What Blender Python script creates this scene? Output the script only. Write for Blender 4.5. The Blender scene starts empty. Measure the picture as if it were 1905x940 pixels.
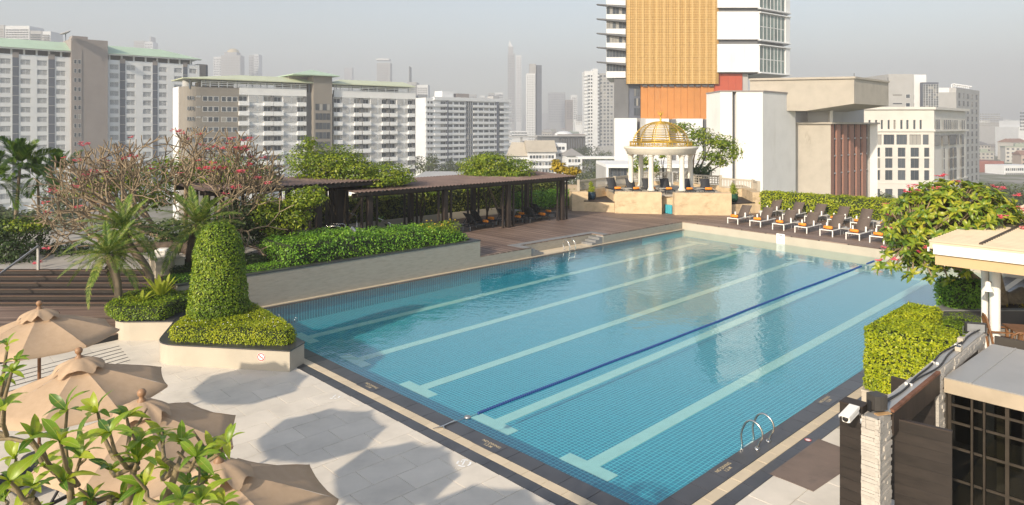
import bpy, math, random
import numpy as np
from mathutils import Vector, Matrix
from math import sin, cos, pi, radians, atan2, sqrt

S = bpy.context.scene
C = S.collection
random.seed(7)
RNG = np.random.default_rng(11)

# ------------------------------------------------------------------ camera
F = 1270.0; CX = 952.5; HY = 236.0; H = 6.0      # focal length, centre and horizon in photo pixels, eye height in metres
cam_d = bpy.data.cameras.new('camera')
cam = bpy.data.objects.new('camera', cam_d); C.objects.link(cam)
cam.location = (0, 0, H); cam.rotation_euler = (pi / 2, 0, 0)
cam_d.sensor_width = 36.0; cam_d.lens = F / 1905 * 36.0
cam_d.shift_y = -(470 - HY) / 1905
cam_d.clip_start = 0.1; cam_d.clip_end = 20000
S.camera = cam

# ------------------------------------------------------------------ light
SUN_AZ = atan2(0.567, 0.823)        # light travels this way (from +Y towards +X)
SUN_EL = radians(26.5)
w = bpy.data.worlds.new('World'); S.world = w; w.use_nodes = True
wn = w.node_tree.nodes; wl = w.node_tree.links
bgd = wn['Background']
sky = wn.new('ShaderNodeTexSky'); sky.sky_type = 'NISHITA'; sky.sun_disc = False
sky.sun_elevation = SUN_EL
sky.sun_rotation = SUN_AZ + pi      # the sun stands behind the camera, to the left
sky.air_density = 1.2; sky.dust_density = 1.3; sky.ozone_density = 1.0; sky.altitude = 10
hs = wn.new('ShaderNodeHueSaturation'); hs.inputs['Saturation'].default_value = 0.8
wl.new(sky.outputs[0], hs.inputs['Color']); wl.new(hs.outputs[0], bgd.inputs['Color'])
bgd.inputs['Strength'].default_value = 0.115
sd = bpy.data.lights.new('sun', 'SUN'); sd.energy = 3.3; sd.angle = radians(1.0); sd.color = (1.0, 0.86, 0.67)
sun = bpy.data.objects.new('sun', sd); C.objects.link(sun)
ldir = Vector((sin(SUN_AZ) * cos(SUN_EL), cos(SUN_AZ) * cos(SUN_EL), -sin(SUN_EL)))
sun.rotation_euler = ldir.to_track_quat('-Z', 'Y').to_euler()
sun.location = (-40, -60, 60)
S.view_settings.view_transform = 'Standard'; S.view_settings.look = 'None'
S.view_settings.gamma = 1.0; S.view_settings.exposure = 0.76
S.cycles.use_denoising = True
S.cycles.max_bounces = 10; S.cycles.transparent_max_bounces = 12
S.cycles.volume_bounces = 1

# ------------------------------------------------------------------ points
def G(px, py, z=0.0):                      # photo pixel -> point on the level z
    Y = (H - z) * F / (py - HY)
    return Vector(((px - CX) / F * Y, Y, z))
def D(px, py, Y):                          # photo pixel -> point at depth Y
    return Vector(((px - CX) / F * Y, Y, H - (py - HY) / F * Y))
def ZY(py, Y): return H - (py - HY) / F * Y
def XY(px, Y): return (px - CX) / F * Y
def PXY(p): return (CX + p[0] / p[1] * F, HY + (H - p[2]) / p[1] * F)

U = Vector((0.727, 0.687, 0)).normalized(); V = Vector((-U.y, U.x, 0)); UP = Vector((0, 0, 1))
OL = Vector((-9.065, 21.99, 0))           # far left corner of the pool's near end
def LV(u, v, z=0.0): return OL + U * u + V * v + UP * z      # frame of the timber deck side
def rotm(ax, ay=None, origin=(0, 0, 0)):
    ax = Vector(ax).normalized(); ay = Vector(ay) if ay is not None else Vector((-ax.y, ax.x, 0))
    az = ax.cross(ay).normalized(); ay = az.cross(ax)
    m = Matrix((ax, ay, az)).transposed().to_4x4(); m.translation = Vector(origin); return m
MU = rotm(U)                               # x along the pool, y across it

# ------------------------------------------------------------------ mesh building
class MB:
    def __init__(s, M=None): s.v = []; s.f = []; s.m = []; s.M = M; s.k = 0; s.sm = []
    def add(s, vs, fs, M=None, smooth=False):
        b = len(s.v)
        T = M if M is not None else None
        for p in vs:
            p = Vector(p)
            if T is not None: p = T @ p
            if s.M is not None: p = s.M @ p
            s.v.append(tuple(p))
        for f in fs:
            s.f.append(tuple(b + i for i in f)); s.m.append(s.k); s.sm.append(smooth)
        return s
    def box(s, x0, x1, y0, y1, z0, z1, M=None):
        vs = [(x, y, z) for z in (z0, z1) for y in (y0, y1) for x in (x0, x1)]
        return s.add(vs, [(0, 2, 3, 1), (4, 5, 7, 6), (0, 1, 5, 4), (2, 6, 7, 3), (0, 4, 6, 2), (1, 3, 7, 5)], M)
    def cbox(s, c, d, M=None):             # centre, full dimensions
        return s.box(c[0] - d[0] / 2, c[0] + d[0] / 2, c[1] - d[1] / 2, c[1] + d[1] / 2, c[2] - d[2] / 2, c[2] + d[2] / 2, M)
    def bev(s, x0, x1, y0, y1, z0, z1, b, M=None):   # box with chamfered upright and top edges
        def ring(i, z): return [(x0 + i, y0 + i + b, z), (x0 + i + b, y0 + i, z), (x1 - i - b, y0 + i, z), (x1 - i, y0 + i + b, z),
                                (x1 - i, y1 - i - b, z), (x1 - i - b, y1 - i, z), (x0 + i + b, y1 - i, z), (x0 + i, y1 - i - b, z)]
        vs = ring(0, z0) + ring(0, z1 - b) + ring(b * 0.9, z1)
        fs = [tuple(range(7, -1, -1)), tuple(range(16, 24))]
        for r in (0, 8):
            for i in range(8): fs.append((r + i, r + (i + 1) % 8, r + 8 + (i + 1) % 8, r + 8 + i))
        return s.add(vs, fs, M)
    def prism(s, poly, z0, z1, M=None):
        n = len(poly)
        a = sum(poly[i][0] * poly[(i + 1) % n][1] - poly[(i + 1) % n][0] * poly[i][1] for i in range(n))
        if a < 0: poly = list(poly)[::-1]
        za = z0 if callable(z0) else (lambda x, y: z0)
        zb = z1 if callable(z1) else (lambda x, y: z1)
        vs = [(p[0], p[1], za(p[0], p[1])) for p in poly] + [(p[0], p[1], zb(p[0], p[1])) for p in poly]
        fs = [tuple(range(n - 1, -1, -1)), tuple(range(n, 2 * n))] + [(i, (i + 1) % n, n + (i + 1) % n, n + i) for i in range(n)]
        return s.add(vs, fs, M)
    def quad(s, a, b, c, d, M=None): return s.add([a, b, c, d], [(0, 1, 2, 3)], M)
    def bar(s, a, b, w, h=None, M=None, up=None):       # square bar from a to b
        a = Vector(a); b = Vector(b); h = h or w
        t = (b - a); L = t.length
        if L < 1e-6: return s
        t.normalize(); r = Vector(up) if up is not None else (Vector((0, 0, 1)) if abs(t.z) < 0.95 else Vector((1, 0, 0)))
        sx = t.cross(r).normalized() * (w / 2); sy = sx.cross(t).normalized() * (h / 2)
        vs = [a - sx - sy, a + sx - sy, a + sx + sy, a - sx + sy, b - sx - sy, b + sx - sy, b + sx + sy, b - sx + sy]
        return s.add(vs, [(3, 2, 1, 0), (4, 5, 6, 7), (0, 1, 5, 4), (1, 2, 6, 5), (2, 3, 7, 6), (3, 0, 4, 7)], M)
    def tube(s, path, r, n=8, M=None, caps=True):
        pts = [Vector(p) for p in path]; N = len(pts)
        rr = r if isinstance(r, (list, tuple)) else [r] * N
        vs = []; prev = None
        for i, p in enumerate(pts):
            t = (pts[min(i + 1, N - 1)] - pts[max(i - 1, 0)])
            if t.length < 1e-9: t = Vector((0, 0, 1))
            t.normalize()
            if prev is None: prev = Vector((0, 0, 1)) if abs(t.z) < 0.9 else Vector((1, 0, 0))
            x = prev - t * prev.dot(t)
            if x.length < 1e-4: x = t.orthogonal()
            x.normalize(); y = t.cross(x); prev = x
            for j in range(n):
                a = 2 * pi * j / n
                vs.append(p + (x * cos(a) + y * sin(a)) * rr[i])
        fs = []
        for i in range(N - 1):
            for j in range(n):
                a = i * n + j; b = i * n + (j + 1) % n
                fs.append((a, b, b + n, a + n))
        s.add(vs, fs, M, True)
        if caps:
            s.add(vs[:n], [tuple(range(n - 1, -1, -1))], M); s.add(vs[-n:], [tuple(range(n))], M)
        return s
    def lathe(s, prof, n=20, c=(0, 0), M=None, smooth=True, a0=0, a1=2 * pi):
        vs = []; k = len(prof); full = abs(a1 - a0 - 2 * pi) < 1e-6; cols = n if full else n + 1
        for j in range(cols):
            a = a0 + (a1 - a0) * j / n
            for (r, z) in prof: vs.append((c[0] + r * cos(a), c[1] + r * sin(a), z))
        fs = []
        for j in range(n):
            j2 = (j + 1) % cols
            for i in range(k - 1): fs.append((j * k + i, j2 * k + i, j2 * k + i + 1, j * k + i + 1))
        return s.add(vs, fs, M, smooth)
    def mesh(s, name, mats):
        me = bpy.data.meshes.new(name)
        me.from_pydata(s.v, [], s.f)
        for m in (mats if isinstance(mats, (list, tuple)) else [mats]): me.materials.append(m)
        if any(s.m): me.polygons.foreach_set('material_index', s.m)
        me.polygons.foreach_set('use_smooth', s.sm)
        me.update(); return me

IDENT = Matrix.Identity(4)
def link(name, me, parent=None, world=True, M=None):
    """world=True: vertices are in world space; the part keeps its place under its parent"""
    o = bpy.data.objects.new(name, me); C.objects.link(o)
    if M is not None: o.matrix_basis = M
    if parent is not None:
        o.parent = parent
        if world: o.matrix_parent_inverse = wm(parent).inverted()
    return o
def wm(o):
    m = o.matrix_basis.copy()
    if o.parent is not None: return wm(o.parent) @ o.matrix_parent_inverse @ m
    return m
def obj(name, mb, mat, parent=None, world=True, M=None): return link(name, mb.mesh(name, mat), parent, world, M)
def tag(o, label, cat, group=None):
    o['label'] = label; o['category'] = cat
    if group: o['group'] = group
    return o
def struct(o, label=None):
    o['kind'] = 'structure'
    if label: o['label'] = label
    return o
def stuff(o): o['kind'] = 'stuff'; return o
def thing(name, label, cat, loc=(0, 0, 0), rz=0.0, group=None, M=None):
    o = bpy.data.objects.new(name, None); C.objects.link(o); o.empty_display_size = 0.2
    o.matrix_basis = M if M is not None else Matrix.Translation(Vector(loc)) @ Matrix.Rotation(rz, 4, 'Z')
    return tag(o, label, cat, group)
KIDS = {}
def kids(o): return [c for c in bpy.data.objects if c.parent == o]
def dup(root, M, label=None, group=None, cat=None):
    ks = KIDS.get(root.name)
    if ks is None: ks = KIDS[root.name] = [(c, kids(c)) for c in kids(root)]
    r = root.copy(); C.objects.link(r); r.matrix_basis = M
    if label: r['label'] = label
    if group: r['group'] = group
    if cat: r['category'] = cat
    for c, gs in ks:
        c2 = c.copy(); C.objects.link(c2); c2.parent = r
        for g in gs:
            g2 = g.copy(); C.objects.link(g2); g2.parent = c2
    return r
def npmesh(name, verts, faces, mat, smooth=False):
    """verts (N,3), faces (M,k) all of one size"""
    me = bpy.data.meshes.new(name)
    verts = np.asarray(verts, np.float32); faces = np.asarray(faces, np.int32); k = faces.shape[1]
    me.vertices.add(len(verts)); me.vertices.foreach_set('co', verts.ravel())
    me.loops.add(faces.size); me.loops.foreach_set('vertex_index', faces.ravel())
    me.polygons.add(len(faces)); me.polygons.foreach_set('loop_start', np.arange(0, faces.size, k, dtype=np.int32))
    me.polygons.foreach_set('loop_total', np.full(len(faces), k, np.int32))
    if smooth: me.polygons.foreach_set('use_smooth', np.ones(len(faces), bool))
    for m in (mat if isinstance(mat, (list, tuple)) else [mat]): me.materials.append(m)
    me.update(calc_edges=True); me.validate(); return me

# ------------------------------------------------------------------ materials
class NT:
    def __init__(s, name):
        s.m = bpy.data.materials.new(name); s.m.use_nodes = True
        s.t = s.m.node_tree; s.b = s.t.nodes['Principled BSDF']; s.out = s.t.nodes['Material Output']
    def n(s, typ, **kw):
        o = s.t.nodes.new('ShaderNode' + typ)
        for k, v in kw.items(): setattr(o, k, v)
        return o
    def l(s, a, b): s.t.links.new(a, b)
    def val(s, sock, v):
        if hasattr(v, 'is_linked') or hasattr(v, 'links'): s.l(v, sock)
        else: sock.default_value = v
    def math(s, op, a, b=0.0, c=None):
        o = s.n('Math', operation=op); s.val(o.inputs[0], a); s.val(o.inputs[1], b)
        if c is not None: s.val(o.inputs[2], c)
        return o.outputs[0]
    def mix(s, f, a, b, typ='MIX'):
        o = s.n('Mix', data_type='RGBA', blend_type=typ); s.val(o.inputs[0], f)
        s.val(o.inputs[6], a if hasattr(a, 'links') else (*a, 1)); s.val(o.inputs[7], b if hasattr(b, 'links') else (*b, 1))
        return o.outputs[2]
    def noise(s, scale, detail=3, rough=0.55, coord='Object', vec=None, stretch=None):
        if vec is None:
            if coord == 'World':
                vec = s.n('NewGeometry').outputs['Position']
            else: vec = s.n('TexCoord').outputs[coord]
        if stretch:
            mp = s.n('Mapping'); mp.inputs['Scale'].default_value = stretch; s.l(vec, mp.inputs[0]); vec = mp.outputs[0]
        o = s.n('TexNoise'); o.inputs['Scale'].default_value = scale; o.inputs['Detail'].default_value = detail; o.inputs['Roughness'].default_value = rough
        s.l(vec, o.inputs['Vector']); return o.outputs['Fac']
    def ramp(s, f, stops):
        o = s.n('ValToRGB'); s.l(f, o.inputs[0]); e = o.color_ramp.elements
        while len(e) > 1: e.remove(e[-1])
        e[0].position = stops[0][0]; e[0].color = (*stops[0][1], 1)
        for p, c in stops[1:]:
            x = e.new(p); x.color = (*c, 1)
        return o.outputs[0]
    def bump(s, h, strength=0.3, dist=0.02):
        o = s.n('Bump'); o.inputs['Strength'].default_value = strength; o.inputs['Distance'].default_value = dist
        s.l(h, o.inputs['Height']); s.l(o.outputs[0], s.b.inputs['Normal'])
    def done(s, col=None, rough=0.6, metal=0.0, spec=0.5, **kw):
        if col is not None: s.val(s.b.inputs['Base Color'], col if hasattr(col, 'links') else (*col, 1))
        s.val(s.b.inputs['Roughness'], rough); s.b.inputs['Metallic'].default_value = metal
        s.b.inputs['Specular IOR Level'].default_value = spec
        for k, v in kw.items(): s.val(s.b.inputs[k.replace('_', ' ')], v)
        return s.m
def sc(c, k): return tuple(x * k for x in c)
def plain(name, col, rough=0.6, var=0.12, scale=3.0, metal=0.0, bump=0.0, bscale=40.0, spec=0.4, coord='Object', rnd=0.0, stretch=None, stain=None):
    n = NT(name)
    f = n.noise(scale, 4, 0.6, coord, stretch=stretch)
    r = n.ramp(f, [(0.25, sc(col, 1 - var * 1.6)), (0.5, col), (0.75, sc(col, 1 + var))])
    if stain:
        f2 = n.noise(stain[1], 5, 0.7, coord, stretch=stain[3] if len(stain) > 3 else None)
        r = n.mix(n.ramp(f2, [(stain[2], (0, 0, 0)), (stain[2] + 0.18, (1, 1, 1))]), r, stain[0])
    if rnd:
        oi = n.n('ObjectInfo').outputs['Random']
        r = n.mix(1.0, r, n.ramp(oi, [(0, (1 - rnd, 1 - rnd, 1 - rnd)), (1, (1, 1, 1))]), 'MULTIPLY')
    if bump:
        n.bump(n.noise(bscale, 3, 0.6, coord, stretch=stretch), bump, 0.02)
    return n.done(r, rough, metal, spec)
def leafmat(name, cols, rough=0.5, trans=0.25, big=1.2):
    """cols from dark to light, one pick per leaf, swayed by broad clumps"""
    n = NT(name)
    rpi = n.n('NewGeometry').outputs['Random Per Island']
    cl = n.noise(big, 2, 0.5, 'World')
    f = n.math('ADD', n.math('MULTIPLY', rpi, 0.7), n.math('MULTIPLY', n.math('SUBTRACT', cl, 0.35), 0.9))
    k = len(cols)
    r = n.ramp(f, [(0.08 + 0.84 * i / max(1, k - 1), c) for i, c in enumerate(cols)])
    n.done(r, rough, 0, 0.35)
    tr = n.n('BsdfTranslucent'); n.l(n.mix(1.0, r, (1.25, 1.3, 0.6), 'MULTIPLY'), tr.inputs[0])
    mx = n.n('MixShader'); mx.inputs[0].default_value = trans
    n.l(n.b.outputs[0], mx.inputs[1]); n.l(tr.outputs[0], mx.inputs[2]); n.l(mx.outputs[0], n.out.inputs[0])
    return n.m

M = {}
M['paving'] = plain('paving_stone', (0.64, 0.585, 0.505), 0.62, 0.10, 1.3, bump=0.06, bscale=30, rnd=0.08, coord='World', stain=((0.55, 0.50, 0.44), 0.9, 0.60))
M['grout'] = plain('paving_joint', (0.36, 0.33, 0.28), 0.9)
M['darkstone'] = plain('dark_stone', (0.050, 0.050, 0.056), 0.30, 0.25, 1.6, bump=0.05, bscale=60, rnd=0.2, coord='World', spec=0.6)
M['cream'] = plain('cream_stone', (0.60, 0.50, 0.36), 0.6, 0.08, 2.0, bump=0.05, rnd=0.14, coord='World')
M['rendercream'] = plain('cream_render', (0.42, 0.375, 0.305), 0.8, 0.06, 1.2, bump=0.05, coord='World', stain=((0.37, 0.32, 0.25), 0.7, 0.62))
M['stonewall'] = plain('tiled_wall', (0.295, 0.27, 0.225), 0.7, 0.1, 3.0, bump=0.15, bscale=14, coord='World', stretch=(1, 1, 6), stain=((0.20, 0.175, 0.145), 1.6, 0.60, (0.5, 0.5, 3)))
M['sandstone'] = plain('sand_stone', (0.54, 0.415, 0.265), 0.7, 0.14, 2.2, bump=0.1, coord='World', stain=((0.33, 0.235, 0.135), 1.3, 0.55, (1, 1, 2)))
M['white'] = plain('white_paint', (0.78, 0.76, 0.72), 0.5, 0.03, 4)
M['whitewall'] = plain('white_wall', (0.74, 0.73, 0.71), 0.8, 0.05, 0.3, coord='World', stain=((0.60, 0.58, 0.54), 0.5, 0.60, (1, 1, .12)))
M['steel'] = plain('polished_steel', (0.62, 0.60, 0.56), 0.18, 0.05, 6, metal=1.0)
M['greysteel'] = plain('grey_steel', (0.35, 0.36, 0.37), 0.4, 0.08, 5, metal=0.7)
M['black'] = plain('black_plastic', (0.02, 0.02, 0.022), 0.5, 0.1, 8)
M['darkfabric'] = plain('black_mesh_fabric', (0.028, 0.029, 0.034), 0.75, 0.15, 20)
M['brownfabric'] = plain('brown_mesh_fabric', (0.105, 0.080, 0.066), 0.75, 0.12, 20)
M['orange'] = plain('orange_towel', (0.80, 0.26, 0.03), 0.9, 0.08, 25, bump=0.3, bscale=60)
M['dirtmat'] = plain('potting_soil', (0.06, 0.045, 0.03), 0.95, 0.3, 6, bump=0.4)
# ------------------------------------------------------------------ pool and paving
A = Vector((2.086, 10.65, 0))
def PF(u, v, z=0.0): return A + U * u + V * v + UP * z
MPF = rotm(U, V, A)
def inPF(p): q = Vector(p) - A; return q.dot(U), q.dot(V)
LEN = 25.0; WID = 15.9
def near_u(v): return -0.3 * v / WID                      # the near edge
def far_u(v): return 24.3 + 1.6 * v / WID                 # the far edge
def floor_z(u): return -0.75 + 0.35 * min(max(u, 0), 26) / 25

# mosaic floor: grid of 0.1 m in the floor's own coordinates
n = NT('pool_mosaic')
tc = n.n('TexCoord').outputs['Object']
sx = n.n('SeparateXYZ'); n.l(tc, sx.inputs[0])
def grid(sock, pitch, wline):
    f = n.math('FRACT', n.math('DIVIDE', n.math('ADD', sock, 100.0), pitch))
    return n.math('LESS_THAN', f, wline)
g = n.math('MAXIMUM', grid(sx.outputs[0], 0.1, 0.16), grid(sx.outputs[1], 0.1, 0.16))
fl = n.n('VectorMath', operation='FLOOR'); sc_ = n.n('VectorMath', operation='SCALE'); sc_.inputs['Scale'].default_value = 10.0
n.l(tc, sc_.inputs[0]); n.l(sc_.outputs[0], fl.inputs[0])
wnz = n.n('TexWhiteNoise'); n.l(fl.outputs[0], wnz.inputs['Vector'])
TILE_A = (0.008, 0.175, 0.265); TILE_B = (0.016, 0.225, 0.325); GROUT = (0.13, 0.56, 0.62)
base = n.ramp(wnz.outputs['Value'], [(0, TILE_A), (1, TILE_B)])
n.done(n.mix(g, base, GROUT), 0.4)
M['mosaic'] = n.m
n = NT('pool_tile'); oi = n.n('ObjectInfo').outputs['Random']
n.done(n.ramp(oi, [(0, TILE_A), (1, TILE_B)]), 0.35); M['tile'] = n.m
M['lane'] = plain('lane_tile', (0.44, 0.60, 0.555), 0.5, 0.05, 4)
M['poolwall'] = plain('pool_wall_tile', (0.10, 0.30, 0.36), 0.4, 0.1, 5)

pool = thing('swimming_pool', 'large rectangular blue tiled swimming pool with pale lane lines', 'swimming pool', M=rotm(U, V, A))
pool['kind'] = 'structure'
mb = MB()
cs = [(near_u(0) - 0, 0), (far_u(0) + .14, 0), (far_u(WID) + .14, WID - 0.1), (near_u(WID), WID)]
mb.add([(u, v, floor_z(u)) for u, v in cs], [(0, 1, 2, 3)])
obj('pool_floor', mb, M['mosaic'], pool, world=False)
mb = MB()
for i in range(4):
    a = cs[i]; b = cs[(i + 1) % 4]
    if i == 1: continue
    mb.add([(a[0], a[1], -1.0), (b[0], b[1], -1.0), (b[0], b[1], -0.003), (a[0], a[1], -0.003)], [(3, 2, 1, 0)])
obj('pool_wall', mb, M['mosaic'], pool, world=False)
# real mosaic tiles in the corner nearest the eye, the floor's material carries on beyond
tm = MB(); tm.bev(0.008, 0.092, 0.008, 0.092, 0.0, 0.008, 0.003); tme = tm.mesh('pool_tile', M['tile'])
cand = []
for i in range(0, 60):
    for j in range(0, 60):
        u = i * 0.1; v = j * 0.1
        p = PF(u + 0.05, v + 0.05, floor_z(u)); x, y = PXY(p)
        if y < 945 and x > 0: cand.append((p.y, u, v))
cand.sort()
for _, u, v in cand[:300]:
    o = link('pool_tile', tme, pool, world=False, M=Matrix.Translation((u + 0.008, v + 0.008, floor_z(u) - 0.001)))
# lane lines with their cross bars
for v in (2.47, 5.19, 8.05, 11.06, 14.0):
    mb = MB(); e = far_u(v) - 1.1; w2 = 0.16
    def zz(x, y): return floor_z(x) + 0.012
    def zb(x, y): return floor_z(x) - 0.02
    s0 = near_u(v) + 1.42
    mb.prism([(s0, v - 0.62), (s0 + 0.32, v - 0.62), (s0 + 0.32, v - w2), (e - 0.32, v - w2), (e - 0.32, v - 0.62), (e, v - 0.62), (e, v + 0.62), (e - 0.32, v + 0.62),
              (e - 0.32, v + w2), (s0 + 0.32, v + w2), (s0 + 0.32, v + 0.62), (s0, v + 0.62)], zb, zz)
    obj('lane_line', mb, M['lane'], pool, world=False)

# water
n = NT('pool_water')
geo = n.n('NewGeometry').outputs['Position']
h1 = n.noise(2.2, 2, 0.5, vec=geo); h2 = n.noise(8.5, 2, 0.5, vec=geo, stretch=(1, .6, 1)); big = n.noise(0.16, 2, 0.5, vec=geo)
amp = n.ramp(big, [(0.42, (0.25, 0.25, 0.25)), (0.62, (1, 1, 1))])
dv_ = n.n('VectorMath', operation='DOT_PRODUCT'); n.l(geo, dv_.inputs[0]); dv_.inputs[1].default_value = tuple(V)
lee = n.n('MapRange'); lee.inputs['From Min'].default_value = A.dot(V) + 4.0; lee.inputs['From Max'].default_value = A.dot(V) + 14.0; lee.inputs['To Min'].default_value = 0.8; lee.inputs['To Max'].default_value = 2.6
n.l(dv_.outputs['Value'], lee.inputs['Value'])            # the breeze ruffles the far left side more
amp = n.math('MULTIPLY', n.math('ADD', amp, 0.15), lee.outputs[0])
hh = n.math('MULTIPLY', n.math('ADD', n.math('MULTIPLY', h1, 0.7), n.math('MULTIPLY', h2, 0.4)), amp)
bp = n.n('Bump'); bp.inputs['Strength'].default_value = 0.5; bp.inputs['Distance'].default_value = 0.022
n.l(hh, bp.inputs['Height'])
dt = n.n('VectorMath', operation='DOT_PRODUCT'); n.l(n.n('NewGeometry').outputs['Incoming'], dt.inputs[0]); n.l(bp.outputs[0], dt.inputs[1])
one_ = n.math('SUBTRACT', 1.0, n.math('ABSOLUTE', dt.outputs['Value']))
fres = n.math('ADD', 0.02, n.math('MULTIPLY', 0.98, n.math('POWER', one_, 4.0)))      # reflectance seen from either side
tr = n.n('BsdfTransparent'); tr.inputs[0].default_value = (0.80, 0.975, 0.995, 1)
gl = n.n('BsdfGlossy'); gl.inputs['Roughness'].default_value = 0.02; n.l(bp.outputs[0], gl.inputs['Normal'])
mx = n.n('MixShader'); n.l(fres, mx.inputs[0]); n.l(tr.outputs[0], mx.inputs[1]); n.l(gl.outputs[0], mx.inputs[2])
n.l(mx.outputs[0], n.out.inputs[0]); M['water'] = n.m
mb = MB(); wz = -0.012
e = 0.004
pts = [(near_u(0) + e, e), (far_u(0) + .13, e), (far_u(WID) + .13, WID - 0.1 - e), (near_u(WID) + e, WID - e)]
mb.add([PF(u, v, wz) for u, v in pts], [(0, 1, 2, 3)])
wo = obj('water', mb, M['water']); struct(wo, 'calm blue swimming pool water')

# coping round the two near sides: dark stone, cream strip, dark stone, laid in pieces
def strip(name, parent, P, d, out, L0, L1, o0, o1, mat, step, z=0.0, th=0.05, gap=0.004):
    Mx = rotm(d, Vector((0, 0, 1)).cross(Vector(d)), P)
    side = 1 if Vector(out).dot(Mx.to_3x3() @ Vector((0, 1, 0))) > 0 else -1
    cnt = max(1, int(round((L1 - L0) / step))); st = (L1 - L0) / cnt
    a, b = sorted((o0 * side, o1 * side))
    mb = MB(); mb.bev(gap, st - gap, a + gap, b - gap, -th, 0, 0.003)
    me = mb.mesh(name, mat)
    for i in range(cnt):
        p = PXY(Mx @ Vector((L0 + (i + .5) * st, (a + b) / 2, 0)))
        if not (-150 < p[0] < 2050 and -100 < p[1] < 1250): continue
        link(name, me, parent, True, Mx @ Matrix.Translation((L0 + i * st, 0, z + random.uniform(-0.0012, 0.0012))))
B_ = PF(near_u(WID), WID); dirAB = (B_ - A).normalized(); outN = -Vector((dirAB.y, -dirAB.x, 0)); outN = outN if outN.dot(U) < 0 else -outN
D_ = PF(far_u(0), 0); dirAD = (D_ - A).normalized(); outR = Vector((dirAD.y, -dirAD.x, 0)); outR = outR if outR.dot(V) < 0 else -outR
cop = thing('pool_border', 'dark and cream stone border round the near edges of the pool', 'border', A); cop['kind'] = 'structure'
W1, W2, W3 = 0.385, 0.60, 0.86
for (P, d, out, L) in ((A, dirAB, outN, 15.9), (A, dirAD, outR, 24.3)):
    ext = lambda o: -o                                    # both sides run on past the corner in the same mitred square
    strip('dark_stone', cop, P, d, out, 0.0 if d is dirAD else -W1, L, 0.0, W1, M['darkstone'], 0.62)
    strip('cream_stone', cop, P, d, out, -W1 if d is dirAD else -W2, L, W1, W2, M['cream'], 0.46)
    strip('dark_stone', cop, P, d, out, -W2 if d is dirAD else -W3, L, W2, W3, M['darkstone'], 0.62)

# paving: joint bed and slabs, running bond along the pool
bed = thing('paving', 'pale beige stone slab paving of the pool terrace', 'paving', PF(-4, 6)); bed['kind'] = 'structure'
mb = MB(M=MPF)
for poly in ([(-W3, -30), (-W3, WID + 12), (-30, WID + 12), (-30, -30)], [(-W3 + .0, -W3), (40, -W3), (40, -30), (-W3, -30)]):
    mb.add([(u, v, -0.010) for u, v in poly], [tuple(range(4))])
# bed under the border
mb.add([(u, v, -0.040) for u, v in [(-W3, -W3), (near_u(0), 0), (near_u(WID), WID), (-W3, WID + 12)]], [(0, 1, 2, 3)])
mb.add([(u, v, -0.040) for u, v in [(-W3, -W3), (40, -W3), (40, 0), (0, 0)]], [(0, 1, 2, 3)])
obj('joint_bed', mb, M['grout'], bed)
mb = MB(); mb.bev(0.004, 0.896, 0.004, 0.596, -0.04, 0, 0.003); pme = mb.mesh('paving_slab', M['paving'])
cnt = 0
cands = []
for j in range(-20, 34):
    off = (0.45 if j % 2 else 0.0) + random.choice((0, 0, 0.15))
    for i in range(-20, 3):
        u = -W3 + i * 0.9 + off - 0.9; v = j * 0.6
        ln = min(0.9, near_u(v + 0.3) - W3 - 0.004 - u)
        if ln < 0.08: continue
        p = PF(u + .45, v + .3); x, y = PXY(p)
        if p.y < 4: continue
        if -60 < x < 1160 and 560 < y < 1080: cands.append((u, v, ln))
for j in range(2, 12):
    off = 0.45 if j % 2 else 0.0
    for i in range(-3, 8):
        u = i * 0.9 + off - 2.0; v = -W3 - j * 0.6 + 0.6
        p = PF(u + .45, v + .3); x, y = PXY(p)
        if 1200 < x < 1640 and y < 1010: cands.append((u, v, 0.9))
cut = {}
for u, v, ln in cands:
    me_ = pme
    if ln < 0.899:
        key = round(ln, 2)
        if key not in cut:
            mb = MB(); mb.bev(0.004, max(key, .05) - 0.004, 0.004, 0.596, -0.04, 0, 0.003); cut[key] = mb.mesh('paving_slab', M['paving'])
        me_ = cut[key]
    link('paving_slab', me_, bed, True, MPF @ Matrix.Translation((u, v, random.uniform(-0.002, 0.001))))
print('paving slabs', len(cands))
# brown slab sunk into the paving beside the ladder
q = [G(1432, 882), G(1523, 817), G(1610, 850), G(1513, 915)]
c0 = sum(q, Vector()) / 4
mb = MB(); mb.prism([(p_.x, p_.y) for p_ in q], -0.03, 0.006)
M['brownstone'] = plain('brown_stone', (0.17, 0.125, 0.10), 0.6, 0.2, 1.5, bump=0.05, coord='World', stain=((0.075, 0.06, 0.055), 0.9, 0.56))
obj('brown_slab', mb, M['brownstone'], bed)

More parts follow.
